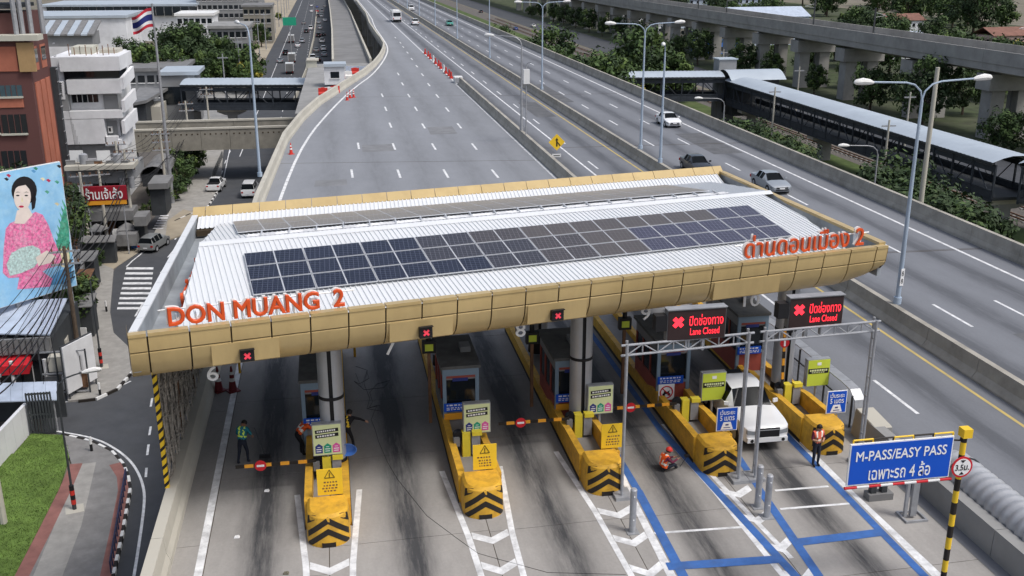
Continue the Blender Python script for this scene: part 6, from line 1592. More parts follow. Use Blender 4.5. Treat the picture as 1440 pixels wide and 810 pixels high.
TP = [tree_proto(11, 3.2, 5.6, 2.0, ('leaf_dark','leaf_mid','leaf_light')), tree_proto(12, 2.6, 5.0, 2.2, ('leaf_mid','leaf_dark','leaf_light')), tree_proto(13, 3.6, 5.0, 1.8, ('leaf_dark','leaf_mid','leaf_mid')),
      tree_proto(14, 2.4, 4.2, 1.4, ('leaf_mid','leaf_light','leaf_yellow'), (3,3,2)), tree_proto(15, 2.0, 3.2, 1.0, ('leaf_light','leaf_yellow','leaf_mid'), (3,3,2)), tree_proto(16, 4.2, 7.0, 2.4, ('leaf_dark','leaf_dark','leaf_mid'), nc=60, nl=80)]
TP += [tree_proto(31, 4.6, 7.4, 2.2, ('leaf_dark','leaf_dark','leaf_mid'), nc=80, nl=170, ls=.22), tree_proto(32, 3.6, 6.6, 2.4, ('leaf_dark','leaf_mid','leaf_light'), (5,3,1), nc=60, nl=150, ls=.20), tree_proto(33, 1.9, 3.4, .6, ('leaf_mid','leaf_dark','leaf_light'), (3,3,2), nc=34, nl=70, ls=.16)]
def tree(k, x, y, z, s, label, group, rz_=None):
    tm, cm, th = TP[k]; r = thing('tree', label, 'tree', (x, y, z), random.uniform(0,6.28) if rz_ is None else rz_, group); r.scale = (s,s,s*random.uniform(.92,1.1))
    link('trunk', tm, r); link('crown', cm, r, (0,0,th*.8)); return r
def treepx(k, x, ybase, s, label, group, z=GZ, Y=None):
    p = pz(x, ybase, z) if Y is None else py(x, ybase, Y); return tree(k, p.x, p.y, z, s, label, group)
G1 = 'trees between the expressway and the frontage road'
TX = [(690,30,3,1.0),(703,36,0,1.1),(722,44,2,1.0),(738,50,1,1.1),(752,58,0,.9),(775,62,0,1.4),(788,72,2,1.3),(803,76,3,1.5),(818,80,3,1.4),(832,86,1,1.4),(846,88,0,1.4),(862,92,2,1.4),(880,96,3,1.2),(892,86,1,1.3),(905,90,0,1.5),(922,88,2,1.3),(940,92,1,1.4),(955,90,3,1.1),(660,22,4,1.1),(672,26,4,1.2),(645,16,4,1.3),(630,11,4,1.2),(618,6,3,1.4)]
TX.sort(key=lambda t: t[0])
for j, (x, yb, k, s) in enumerate(TX):
    X = 47.5+((j*37) % 7)*0.9; Yt = pxx(x, yb, X).y
    if x > 858: Yt = 206+(j*13)%17; X = py(x, yb, Yt).x
    tree(k, X, Yt, GZ, s*1.35, 'roadside tree beyond the right parapet, %s from the left in the row' % ORD[j+1], G1)
G2 = 'dark trees below the covered walkway'
for j, (x, y, X, k, s) in enumerate(((1038,188,52,7,1.3),(1092,205,54,6,1.1),(1118,212,54,7,1.1),(1255,255,53,6,1.25),(1285,270,52,7,1.3),(1325,285,51,6,1.25),(1350,300,51,7,1.3))):
    tree(k, X, pxx(x, y, X).y, GZ, s, 'dark tree below the covered walkway, %s from the left' % ORD[j+1], G2)
G3 = 'trees beyond the viaduct'; rnd = random.Random(5); tl = []
for j in range(40): 
    y = 150+j*11+rnd.uniform(-4,4); x = 132+rnd.uniform(0,40)+0.05*y; tl.append((x,y))
for j, (x, y) in enumerate(tl): tree(rnd.choice((0,1,2,5,5,3)), x, y, GZ, rnd.uniform(1.4,2.1), 'tree in the belt just beyond the viaduct, %s from the right' % ORD[j+1], G3)
G4 = 'far trees behind the viaduct belt'
for j in range(40):
    y = 210+j*14+rnd.uniform(-6,6); x = 190+rnd.uniform(0,90)+.12*y; tree(rnd.choice((0,1,2,5,2)), x, y, GZ, rnd.uniform(2.0,3.0), 'far tree behind the viaduct belt, %s from the right' % ORD[j+1], G4)
G5 = 'trees at the viaduct foot'
for j in range(36): tree(rnd.choice((0,2,1,5)), (109.8 if j % 2 else 126)+rnd.uniform(-1.2,2.5), 140+j*12+rnd.uniform(-5,5), GZ, rnd.uniform(.9,1.35), 'tree at the foot of the viaduct piers, %s from the right' % ORD[j+1], G5)

# ---- houses beyond the viaduct
def house(label, x, y, w_, d_, h, roof_m, wall_m, rz_=0, group='houses beyond the viaduct', flat=False, fl=None):
    r = thing('house', label, 'house', (x, y, GZ), rz_, group)
    B().box(-w_/2, w_/2, 0, d_, 0, h).obj('wall', wall_m, r)
    if flat: B().box(-w_/2-.2, w_/2+.2, -.2, d_+.2, h, h+.4).obj('roof', roof_m, r)
    else:
        q = B(); e = .5; q.xprism([(-e,h-.1),(d_/2,h+d_*.22),(d_+e,h-.1),(d_+e,h+.08),(d_/2,h+d_*.22+.2),(-e,h+.08)], -w_/2-e, w_/2+e); q.obj('roof', roof_m, r)
    nf = fl or max(1, int(h/3)); nw = max(2, int(w_/3)); wm = B().box(-.6,.6,-.06,.02,0,1.3).mesh('window','glass_dark'); fm = B().box(-.7,.7,-.12,.0,-.12,-.02).mesh('sill','white_paint')
    for f in range(nf):
        for k in range(nw): o = link('window', wm, r, (-w_/2+w_*(k+.5)/nw, 0, 1.0+f*h/nf)); link('sill', fm, o)
    ns = max(1, int(d_/3.5))
    for f in range(nf):
        for k in range(ns): link('window', wm, r, (-w_/2, d_*(k+.5)/ns, 1.0+f*h/nf), -PI/2)
    return r
house('pink apartment block with rows of dark windows at the top right corner', 285, 330, 34, 12, 15, 'tile_red', 'pink_wall', 0.25, fl=5) if mat('pink_wall', (0.50,0.36,0.32), .8) else None
hs_ = [('sheet_blue','white_wall',178,300,16,10,6),('tile_red','grey_wall',195,250,14,10,6),('steel_roof','white_wall',170,205,12,9,5),('sheet_grey','grey_wall',158,190,14,8,4),('tile_red','pink_wall',215,300,15,10,7),('steel_roof','concrete_pale',150,176,10,7,4),('sheet_blue','sheet_blue',160,360,30,14,10),('steel_roof','sheet_blue',185,470,44,20,12),('sheet_grey','white_wall',240,270,14,9,6),('tile_red','white_wall',225,380,16,10,7)]
hl = ['blue roofed low house among the trees behind the viaduct','red roofed grey house amid the trees on the right','pale steel roofed house just past the viaduct','grey sheet roofed shed just past the viaduct','red roofed pink house behind the tree belt','small pale house at the far right behind the viaduct','long light blue shed behind the viaduct','large light blue hall at the top middle right','grey roofed white house at the far right edge','red roofed white house far behind the trees']
for (rm, wm_, x, y, w_, d_, h), lb in zip(hs_, hl): house(lb, x, y, w_, d_, h, rm, wm_, .1)
for k, (x, y, w_, h) in enumerate(((128,330,14,8),(128,365,10,6),(130,420,18,9),(128,480,16,9))): house(('blue walled building between the viaduct piers, nearest','pale building between the viaduct piers, second','white building glimpsed between the far viaduct piers','cream building farthest back between the piers')[k], x, y, w_, 10, h, 'steel_roof', ('plastic_blue','concrete_pale','white_wall','concrete_pale')[k], 0, 'buildings behind the piers', True)

# ================================================================== structures left of the ramp
def bx(x0, y0, x1, y1, Y, depth, m, name, parent, off):
    """box whose front face fills a photo rectangle on the plane at distance Y, with real depth behind it"""
    a = py(x0, (y0+y1)/2, Y); c = py(x1, (y0+y1)/2, Y); t = py((x0+x1)/2, y0, Y).z; b_ = py((x0+x1)/2, y1, Y).z
    return B().box(a.x, c.x, Y, Y+depth, b_, t).obj(name, m, parent, None, off)
def root_at(name, label, cat, x, y, group=None): return thing(name, label, cat, (x, y, GZ), 0, group)
# ---- concrete overpass and its pier
r = root_at('concrete_overpass', 'brownish concrete overpass crossing the street in front of the footbridge', 'overpass', -20, 150); O = r.location.copy()
mat('concrete_brown', (0.25,0.235,0.20), .85, .2, .5, bump=.2, dirt=.5, dscale=.4, dcol=(.12,.11,.09))
for k in range(8):
    x0 = -34+k*4.0; B().box(x0+.02, x0+3.98, 150, 150.4, -8.3, -5.35).obj('side_panel','concrete_brown',r,None,O); B().box(x0+.02, x0+3.98, 157.6, 158, -8.3, -5.35).obj('side_panel','concrete_brown',r,None,O)
    for j in range(5): B().box(x0+.5+j*.75, x0+.7+j*.75, 149.97, 150.0, -6.1, -5.9).obj('drain_hole','joint_dark',r,None,O)
B().box(-34,-2,149.9,150.5,-5.35,-5.1).obj('coping','concrete_pale',r,None,O); B().box(-34,-2,157.5,158.1,-5.35,-5.1).obj('coping','concrete_pale',r,None,O); B().box(-34,-2,150.4,157.6,-8.2,-7.0).obj('deck','concrete_grey',r,None,O)
for x in (-29.5,-5.5): B().box(x-.8,x+.8,152,156,GZ,-8.2).obj('pier','concrete_grey',r,None,O)
# ---- lift tower and the grey end block of the footbridge
r = root_at('lift_tower', 'pale concrete lift tower at the end of the left footbridge', 'lift tower', -2.4, 190); O = r.location.copy()
bx(432,86,447,152,190,3.0,'concrete_cream','shaft',r,O) if mat('concrete_cream',(.50,.49,.42),.8,.1,.4,dirt=.3,dscale=.2) else 0
bx(431,84,448,86,189.8,3.4,'concrete_pale','cap',r,O)
r = root_at('end_block', 'grey building with a large dark opening at the left end of the footbridge', 'building', -30, 199); O = r.location.copy()
bx(226,106,276,176,199,10,'grey_wall','wall',r,O); bx(222,101,279,106,198.6,11,'steel_roof','roof',r,O); bx(229,122,261,147,198.9,.3,'glass_dark','window',r,O); bx(273,157,283,172,198.8,.3,'sheet_grey','door',r,O)
r = root_at('shed', 'long sloped grey roof shed between the white building and footbridge', 'shed', -38, 188); O = r.location.copy()
q = B(); a = [py(180,152,186), py(182,160,186), py(233,120,196), py(210,124,196)]
P = [py(178,146,184), py(205,141,184), py(238,122,200), py(196,123,200)]
q.hexa([(p.x,p.y,p.z-.5) for p in P]+[(p.x,p.y,p.z) for p in P]); q.obj('roof','sheet_grey',r,None,O); bx(180,147,206,176,185,9,'dark_steel','wall',r,O); bx(206,150,226,178,190,8,'concrete_pale','side_wall',r,O)

# ---- low ramp, platform and booth left of the expressway
def zl(Y): return -1.0-7.0*(Y-195)/(668-195)
b_ = B(); vs = []
for Y, a, c in ((158,-2.2,8.0),(195,1.3,8.2),(300,2.2,9.4),(450,3.0,11.2),(668,3.7,12.8),(900,4.0,13.2)):
    z = zl(max(Y,195)); vs += [(a,Y,z),(c,Y,z),(c,Y,z-1.2),(a,Y,z-1.2)]
for i in range(5): b_.f += [tuple(i*4+j for j in (0,1,5,4)), tuple(i*4+j for j in (1,2,6,5)), tuple(i*4+j for j in (3,0,4,7)), tuple(i*4+j for j in (2,3,7,6))]
b_.f.append((0,1,2,3)); b_.v = vs; b_.m = [0]*len(b_.f); struct(b_.obj('low_ramp','concrete_ramp')) if mat('concrete_ramp',(.20,.20,.20),.85,.15,.3,dirt=.4,dscale=.1) else 0
for nm, lab, pts in (('low_parapet','left concrete parapet of the low ramp beside the traffic jam',[(1.3,195),(2.2,300),(3.0,450),(3.7,668)]),('low_parapet','right concrete parapet of the low ramp under the expressway edge',[(8.2,195),(9.4,300),(11.2,450),(12.8,668)])):
    r = thing(nm, lab, 'parapet', (pts[0][0],195,zl(195)))
    for (x0,y0),(x1,y1) in zip(pts,pts[1:]):
        n = 4
        for k in range(n):
            A_ = Vector((x0,y0,zl(y0))).lerp(Vector((x1,y1,zl(y1))),k/n); C_ = Vector((x0,y0,zl(y0))).lerp(Vector((x1,y1,zl(y1))),(k+1)/n-.002); B().sweep([(-.2,-.1),(.2,-.1),(.2,.95),(-.2,.95)],[A_,C_]).obj('parapet_segment','concrete_pale',r,None,r.location)
struct(B().prism([(-4.2,133),(-1.6,131.5),(2.6,150),(6.0,166),(8.0,178),(8.0,196),(-3.0,196)],-1.3,-.98).obj('service_platform','concrete_grey'))
r = thing('toll_office', 'white flat roofed booth with a dark window left of the ramp', 'booth', (1.5,160,-1)); O = r.location.copy()
bx(456,94,485,119,160,3.4,'white_wall','wall',r,O); bx(455,90,487,94,159.7,4.0,'steel_roof','roof',r,O); bx(465,101,477,110,159.93,.2,'glass_dark','window',r,O); bx(464,110,478,111,159.85,.3,'white_paint','sill',r,O)
r = thing('panel_fence', 'pale grey panel fence right of the white booth', 'fence', (5,172,-1)); O = r.location.copy()
for k in range(6): bx(486+k*5,93,490.6+k*5,104,173,.1,'sheet_blue','panel',r,O)
# piers under the expressway edge
for k, Y in enumerate((175,192,210,232,260,295,335,380,430)):
    r = thing('expressway_pier', 'round concrete pier below the left edge of the expressway, %s from the camera' % ORD[k+1], 'pier', (lbx(Y)+2.2,Y,GZ),0,'expressway piers'); B().cyl((0,0,0),(0,0,10.9),.9,n=16).obj('shaft','concrete_grey',r,40); B().box(-1.8,14,-1.2,1.2,9.3,10.85).obj('cross_beam','concrete_grey',r)
# blue drain pipe seen at the curve
# ---- brown building
Yb = 125; r = root_at('brown_building', 'dark brown building with orange panels at the left picture edge', 'building', -50, Yb); O = r.location.copy()
Xc = py(50,150,Yb).x; Yr = pxx(80,150,Xc).y; zt = py(50,40,Yb).z
B().box(Xc-22, Xc, Yb, Yr, GZ, zt-1.2).obj('wall','brown_wall',r,None,O); B().box(Xc-22, Xc-.4, Yb+1.5, Yr, zt-1.2, zt+1.6).obj('penthouse_wall','brown_wall',r,None,O)
bx(-60,50,53,58,Yb-.8,2.4,'concrete_cream','ledge',r,O); bx(25,60,48,101,Yb-.35,.5,'ochre_wall','column',r,O); bx(-60,66,24,101,Yb-.12,.3,'orange_wall','recess_panel',r,O)
for (x0,y0,x1,y1,m,gm) in ((-30,120,-2,136,'glass_blue',0),(0,120,31,136,'glass_blue',0),(-40,161,0,188,'glass_dark',0),(3,161,38,188,'glass_dark',0),(-40,212,0,238,'glass_dark',0),(3,212,38,238,'glass_dark',0)):
    w_ = bx(x0,y0,x1,y1,Yb-.08,.2,m,'window',r,O); 
    for k in range(1,4): xx = x0+(x1-x0)*k/4; bx(xx-.4,y0,xx+.4,y1,Yb-.13,.06,'brown_wall','mullion',w_,O)
    bx(x0-1,y1,x1+1,y1+2.5,Yb-.3,.35,'concrete_cream','sill',w_,O)
bx(-60,138,33,152,Yb-.10,.2,'orange_wall','spandrel',r,O)
for k in range(3):
    y0 = Yb+1.0+(Yr-Yb-2.5)*k/3; y1 = y0+(Yr-Yb-2.5)/3-.5; B().box(Xc,Xc+.12,y0,y1,GZ+4,py(60,112,Yb+4).z).obj('orange_strip','orange_wall',r,None,O)
for k in range(2): 
    y0 = Yb+1.6+k*3.6; o = B().box(Xc,Xc+.06,y0,y0+2.2,py(60,97,Yb+4).z,py(60,64,Yb+4).z).obj('side_window','orange_wall',r,None,O); B().box(Xc+.061,Xc+.1,y0+.2,y0+2.0,py(60,86,Yb+4).z,py(60,67,Yb+4).z).obj('pane','glass_dark',o,None,O)
B().box(Xc+.02,Xc+.7,Yr-1.0,Yr-.2,GZ,py(60,100,Yb+4).z).obj('service_duct','dark_steel',r,None,O)
for k in range(12): zz = GZ+6+k*1.5; B().cyl((Xc+.72,Yr-1.1,zz),(Xc+.72,Yr-.1,zz),.06,n=6).obj('duct_clamp','galv',r,None,O)
for k, x in enumerate((22,28,38,52)): p = py(x,50,Yb); B().cyl((p.x,Yb+.5+k*.8,p.z),(p.x,Yb+.5+k*.8,p.z+7.5),.28,n=8).obj('roof_post','galv',r,40,O)
p = py(0,12,Yb+2); B().box(Xc-22,Xc-1,Yb+1,Yr,p.z,p.z+.4).obj('roof_frame','dark_steel',r,None,O); B().box(Xc-22,Xc+.5,Yb+1,Yr,p.z+2.2,p.z+2.5).obj('roof_frame','dark_steel',r,None,O)
for k in range(12): B().box(Xc-20+k*1.7,Xc-19.8+k*1.7,Yb+1,Yb+1.2,p.z+.4,p.z+2.2).obj('roof_baluster','dark_steel',r,None,O)
# ---- white building
Yw = 140; r = root_at('white_building', 'white stepped building with balconies behind the red shop sign', 'building', -45, Yw); O = r.location.copy()
bx(84,80,170,300,Yw+1.5,11,'white_wall','core_wall',r,O)
bx(83,80,168,100,Yw,9,'white_wall','penthouse',r,O); bx(90,100,168,113,Yw+1.2,5,'glass_dark','dark_terrace',r,O)
bands = [(94,112,170,132),(84,156,172,167),(84,168,148,203),(84,226,170,238)]
for k,(x0,y0,x1,y1) in enumerate(bands): bx(x0,y0,x1,y1,Yw,1.6,'white_wall','balcony_band',r,O)
bx(148,192,166,203,Yw,1.6,'white_wall','balcony_band',r,O)
for (x0,y0,x1,y1) in ((101,133,138,144),):
    w_ = bx(x0,y0,x1,y1,Yw+1.42,.1,'glass_dark','window',r,O)
    for k in range(1,5): xx = x0+(x1-x0)*k/5; bx(xx-.4,y0,xx+.4,y1,Yw+1.36,.06,'white_paint','mullion',w_,O)
bx(84,133,96,156,Yw+.2,1.2,'grey_wall','side_wing',r,O); bx(76,115,90,140,Yw+.1,3,'white_wall','side_wing',r,O); w_ = bx(78,116,87,136,Yw+.02,.08,'grey_wall','shutter',r,O)
for k in range(6): bx(78,117+k*3.2,87,118+k*3.2,Yw-.04,.05,'dark_steel','louvre',w_,O)
bx(146,133,166,156,Yw+1.3,.15,'grey_wall','balcony_recess',r,O); bx(147,170,165,192,Yw+1.3,.15,'grey_wall','balcony_recess',r,O); bx(88,204,165,226,Yw+1.2,.3,'grey_wall','lower_wall',r,O)
ac = bx(152,178,158,187,Yw+.7,.5,'white_paint','air_conditioner',r,O); bx(153,180,156,185,Yw+.66,.03,'black','fan_grille',ac,O); ac = bx(108,219,116,226,Yw+.5,.6,'white_paint','air_conditioner',r,O); bx(109,220,113,225,Yw+.46,.03,'black','fan_grille',ac,O)
# angled white fins on the right side, stepped
for k,(y0,y1,x0,x1) in enumerate(((100,116,168,185),(132,148,170,188),(160,178,170,190),(186,204,166,184),(216,234,160,176))):
    A_ = py(x0,(y0+y1)/2,Yw+.2); C_ = py(x1,(y0+y1)/2,Yw+5); t = py((x0+x1)/2,y0,Yw+2.5).z; bt = py((x0+x1)/2,y1,Yw+2.5).z
    q = B(); q.hexa([(A_.x,A_.y,bt-.6),(A_.x+.4,A_.y,bt-.6),(C_.x+.4,C_.y,bt+.4),(C_.x,C_.y,bt+.4),(A_.x,A_.y,t-.6),(A_.x+.4,A_.y,t-.6),(C_.x+.4,C_.y,t+.4),(C_.x,C_.y,t+.4)]); q.obj('balcony_side','white_wall',r,None,O)
bx(169,100,175,240,Yw+2,6,'white_paint','corner_pier',r,O)
for k in range(4): bx(171,112+k*30,173.5,128+k*30,Yw+1.95,.05,'glass_dark','slit_window',r,O)
for k in range(9): bx(96+k*8,62+((k*5)%7),97+k*8,82,Yw+2+k%3,.1,'rust','roof_rebar',r,O)
bx(100,66,130,80,Yw+4,4,'concrete_cream','roof_tank_house',r,O); bx(140,70,165,80,Yw+5,4,'concrete_pale','roof_tank_house',r,O)

# ---- shop house with the red sign
Ys = 118; r = root_at('shop_house', 'old shop house with dark front below the white building', 'building', -27, Ys); O = r.location.copy()
bx(94,240,186,258,Ys+1,8,'grey_wall','upper_wall',r,O); bx(90,233,188,239,Ys-.5,3.2,'concrete_pale','ledge_roof',r,O); bx(96,258,104,345,Ys,6,'rust','brown_side_wall',r,O); bx(104,258,184,350,Ys+2.5,.4,'black','dark_front',r,O)
bx(103,298,188,311,Ys-.6,3,'sheet_grey','awning',r,O); bx(101,262,117,271,Ys-.2,.3,'white_paint','small_board',r,O); 
for k in range(4): bx(108+k*20,312,124+k*20,345,Ys+2.3,.1,('glass_dark','sheet_grey','rust','glass_dark')[k],'shutter',r,O)
Yk = 113; p = py(148,287,Yk); r = thing('shop_sign','red shop sign with white Thai lettering hung before the shop house','sign',(p.x,Yk,p.z))
O = r.location.copy(); f = bx(117,262,178,282,Yk,.3,'maroon_sign','panel',r,O); bx(118,282,178,288,Yk+.02,.25,'orange_paint','strip',r,O)
a = py(117,272,Yk); c = py(178,270,Yk); text('thai_lettering','ร้านเจ้เล้ง',(c.x-a.x)*.86,1.25,'white_clean',f,T(0,-.03,py(148,272,Yk).z-p.z),.02,.012)
for s in (-1.8,1.8): B().cyl((s,.2,0),(s,.2,GZ-p.z),.08,n=8).obj('post','galv',r)
r = root_at('kiosk','dark roofed kiosk beside the pavement right of the shop sign','kiosk',-23,122); O = r.location.copy(); bx(212,265,233,303,123,4,'dark_steel','wall',r,O); bx(208,258,236,266,122.5,5,'sheet_grey','roof',r,O)
r = root_at('arched_shed','arched sheet roof shed behind the kiosk','shed',-25,135); O = r.location.copy(); bx(200,245,232,262,136,8,'dark_steel','wall',r,O)
q = B(); 
for i in range(8):
    a0 = PI*i/8; a1 = PI*(i+1)/8; X0 = py(198,246,136).x; X1 = py(235,246,136).x; cx_ = (X0+X1)/2; R_ = (X1-X0)/2; zz = py(215,247,136).z
    q.add([(cx_-R_*math.cos(a0),135.5,zz+1.3*math.sin(a0)),(cx_-R_*math.cos(a1),135.5,zz+1.3*math.sin(a1)),(cx_-R_*math.cos(a1),145,zz+1.3*math.sin(a1)),(cx_-R_*math.cos(a0),145,zz+1.3*math.sin(a0))],[(0,1,2,3)])
q.obj('arched_roof','sheet_grey',r,40,O)
r = root_at('food_stall','grey roofed street stall at the corner below the shop sign','stall',-25,113); O = r.location.copy(); bx(164,330,192,346,114,3,'sheet_grey','counter',r,O); bx(188,305,206,318,115,3,'sheet_grey','awning',r,O); bx(190,318,204,342,116,2,'dark_steel','back',r,O)
# ---- hedge of young trees behind the left pavement
for k,(x,y,s) in enumerate(((240,285,.75),(250,272,.85),(258,262,.8),(266,250,.85),(272,238,.8),(278,226,.8))): treepx(8, x-4, y, s*1.5, 'bushy street tree behind the left pavement, %s from the shop' % ORD[k+1], 'pavement trees')
# ---- billboard
BL, BR = py(0,330,80), py(96,310,84.3); U_ = (BR-BL); U_.z = 0; BLn = U_.length; U_.normalize(); NB = Vector((U_.y,-U_.x,0))
r = thing('billboard','tall billboard showing a woman in a pink dress holding a fan','billboard',(BR.x,BR.y,GZ),0); O = r.location.copy(); zb0 = py(96,402,84.3).z; zb1 = py(88,227,84.3).z
def bq(u0,u1,z0,z1,o0,o1,m,nm,par=r):
    f = lambda u,o,z: tuple(BL+U_*u+NB*o+Vector((0,0,z-BL.z))); return B().hexa([f(u0,o1,z0),f(u1,o1,z0),f(u1,o0,z0),f(u0,o0,z0),f(u0,o1,z1),f(u1,o1,z1),f(u1,o0,z1),f(u0,o0,z1)]).obj(nm,m,par,None,O)
mat('print_sky',(.27,.54,.80),.5,.15,.5,dirt=.6,dscale=.6,dcol=(.52,.76,.90)); mat('print_pink',(.74,.17,.36),.5,.5,5.0,dirt=.8,dscale=3.2,dcol=(.80,.55,.66)); mat('print_skin',(.78,.68,.62),.5,.08,1.5); mat('print_hair',(.02,.018,.02),.5,.1); mat('print_green',(.05,.30,.20),.5,.6,4,dirt=.6,dscale=3,dcol=(.30,.55,.40)); mat('print_fan',(.45,.60,.58),.5,.5,6,dirt=.5,dscale=4,dcol=(.65,.75,.72)); mat('print_cream',(.75,.68,.45),.5,.3,2); mat('print_lip',(.5,.03,.08),.5); mat('print_blue',(.10,.30,.55),.5,.3,2)
fr = bq(-6,BLn,zb0,zb1,-.25,0,'white_paint','panel'); bq(-6,BLn-.04,zb0+.04,zb1-.04,.002,.012,'print_sky','poster')
def poly(pts, lay, m, nm):
    P = []
    for x,y in pts:
        d = ray(x,y); o = Vector((0,0,CAM_H)); t = (BL+NB*(.012+lay*.004)-o).dot(NB)/d.dot(NB); P.append(o+d*t)
    if len(P) > 2:
        b_ = B(); b_.add([tuple(p) for p in P],[tuple(range(len(P)))]); return b_.obj(nm,m,fr,None,O)
def ell(cx_,cy_,rx,ry,n=20,a0=0): return [(cx_+rx*math.cos(2*PI*i/n),cy_+ry*math.sin(2*PI*i/n)) for i in range(n)]
poly([(79,345),(84,320),(88,300),(92,288),(94,300),(97,320),(98,345),(99,370),(90,372),(82,360)],1,'print_green','printed_palm')
for k in range(7): poly([(84+k*1.5,352-k*9),(78+k*1.6,338-k*9),(77+k*1.7,334-k*9),(86+k*1.3,346-k*9)],2,'print_green','printed_leaflet')
poly(ell(90,362,8,14),2,'print_cream','printed_flower'); poly([(70,392),(84,380),(100,376),(101,398),(60,402)],2,'print_blue','printed_cloth')
poly([(8,322),(14,314),(28,308),(40,303),(50,298),(60,302),(68,316),(76,338),(85,358),(87,366),(80,374),(66,378),(60,382),(74,392),(70,403),(24,407),(27,390),(12,391),(4,384),(5,352)],3,'print_pink','printed_dress')
poly(ell(34,268,18,20)+[],4,'print_hair','printed_hair'); poly([(47,262),(51,280),(49,292),(45,296),(43,270)],4,'print_hair','printed_hair'); poly([(24,296),(39,290),(46,302),(34,315),(20,314)],5,'print_skin','printed_neck'); poly(ell(31.5,277,12,19),6,'print_skin','printed_face')
poly([(18,268),(20,258),(29,252),(40,254),(46,266),(46,276),(43,268),(36,260),(26,262)],7,'print_hair','printed_fringe')
for x in (25,37): poly(ell(x,275,2.6,1.1,8),7,'print_hair','printed_eye'); poly([(x-4,271.5),(x,269.5),(x+4,271),(x,270.3)],7,'print_hair','printed_brow')
poly(ell(30,290.5,3.6,1.6,10),7,'print_lip','printed_mouth'); poly([(31,276),(33,284),(29.5,284)],7,'print_cream','printed_nose')
poly([(9,372),(16,356),(30,348),(46,345),(56,350),(58,362),(48,376),(30,384),(14,388)],5,'print_fan','printed_fan'); poly([(50,362),(66,352),(80,362),(70,370),(54,374)],6,'print_skin','printed_hand')
for k,(x,y,m) in enumerate(((9,252,'print_hair'),(47,241,'print_blue'),(68,254,'print_lip'),(83,234,'print_hair'),(60,252,'print_cream'),(80,256,'print_green'),(66,270,'print_green'),(12,247,'print_lip'),(80,287,'print_cream'),(50,237,'print_green'))): poly([(x-3.5,y-1),(x,y-2.5),(x+3.5,y),(x+1,y+2.6),(x-1,y+1)],1,m,'printed_bird')
for u in (.8,3.2,5.4): bq(u-.15,u+.15,GZ,zb1-1,-.6,-.3,'galv','post')
for k in range(5): bq(-6,BLn,zb0+.3+k*2.3,zb0+.5+k*2.3,-.3,-.26,'galv','back_rail')

# ---- corner house with the blue white roof and red awning
Z1 = -8.6; r = root_at('corner_house','low house with pale blue sheet roof and red awning at the left edge','house',-22,72); O = r.location.copy()
P = [pz(-60,470,Z1),pz(70,470,Z1),pz(95,420,Z1),pz(18,424,Z1),pz(-60,440,Z1)]; P = [p.to_2d() for p in P]
ns = 9
A0,A1,A2,A3 = pz(-60,468,Z1),pz(70,470,Z1),pz(95,419,Z1+.8),pz(-30,426,Z1+.8)
for k in range(ns):
    a,c = A0.lerp(A1,k/ns),A0.lerp(A1,(k+.985)/ns); d,e = A3.lerp(A2,(k+.985)/ns),A3.lerp(A2,k/ns); q = B(); q.hexa([tuple(v-Vector((0,0,.1))) for v in (a,c,d,e)]+[tuple(v) for v in (a,c,d,e)]); q.obj('roof_sheet','sheet_blue',r,None,O)
B().box(-36,A1.x,A1.y+.3,A1.y+9,GZ,Z1-.4).obj('wall','dark_steel',r,None,O)
for k in range(24): x = A1.x-.35-k*.42; B().box(x,x+.3,A1.y-.35,A1.y-.25,Z1-1.3,Z1-.12).obj('eave_slat','sheet_grey',r,None,O)
B().box(A1.x-12,A1.x,A1.y-.2,A1.y+.1,Z1-1.4,Z1-.2).obj('eave_board','sheet_grey',r,None,O)
for k in range(8): x = A1.x-1.5-k*1.35; B().hexa([(x-1.3,A1.y-1.1,Z1-2.6),(x,A1.y-1.1,Z1-2.6),(x,A1.y,Z1-2.2),(x-1.3,A1.y,Z1-2.2),(x-1.3,A1.y-1.1,Z1-1.9),(x,A1.y-1.1,Z1-1.9),(x,A1.y,Z1-1.5),(x-1.3,A1.y,Z1-1.5)]).obj('red_awning','sign_red',r,None,O)
for k in range(5): x = A1.x-.4-k*2.3; B().cyl((x,A1.y-.9,GZ),(x,A1.y-.9,Z1-1.6),.14,n=8).obj('post','white_paint',r,40,O)
for k in range(4): x = A1.x-1.6-k*2.4; o = B().box(x-.9,x+.9,A1.y+.2,A1.y+.28,GZ+.1,GZ+2.3).obj('shop_window','glass_dark',r,None,O); B().box(x-.03,x+.03,A1.y+.12,A1.y+.19,GZ+.1,GZ+2.3).obj('mullion','white_paint',o,None,O)
r = root_at('porch_roof','low grey sheet porch roof below the corner house','porch',-20,66); O = r.location.copy(); Z2 = -10.2
A0,A1p,A2,A3 = pz(-50,566,Z2-.4),pz(80,562,Z2-.4),pz(80,536,Z2),pz(-50,540,Z2)
for k in range(8):
    a,c,d,e = A0.lerp(A1p,k/8),A0.lerp(A1p,(k+.98)/8),A3.lerp(A2,(k+.98)/8),A3.lerp(A2,k/8); q = B(); q.hexa([tuple(v-Vector((0,0,.08))) for v in (a,c,d,e)]+[tuple(v) for v in (a,c,d,e)]); q.obj('roof_sheet','sheet_blue',r,None,O)
for x in (A1p.x-.3,A1p.x-4,A1p.x-8): B().cyl((x,A1p.y+.2,GZ),(x,A1p.y+.2,Z2-.4),.07,n=8).obj('post','galv',r,40,O)
B().box(A0.x,A1p.x-.2,A2.y+.1,A2.y+.3,GZ,Z2-.2).obj('back_wall','dark_steel',r,None,O)
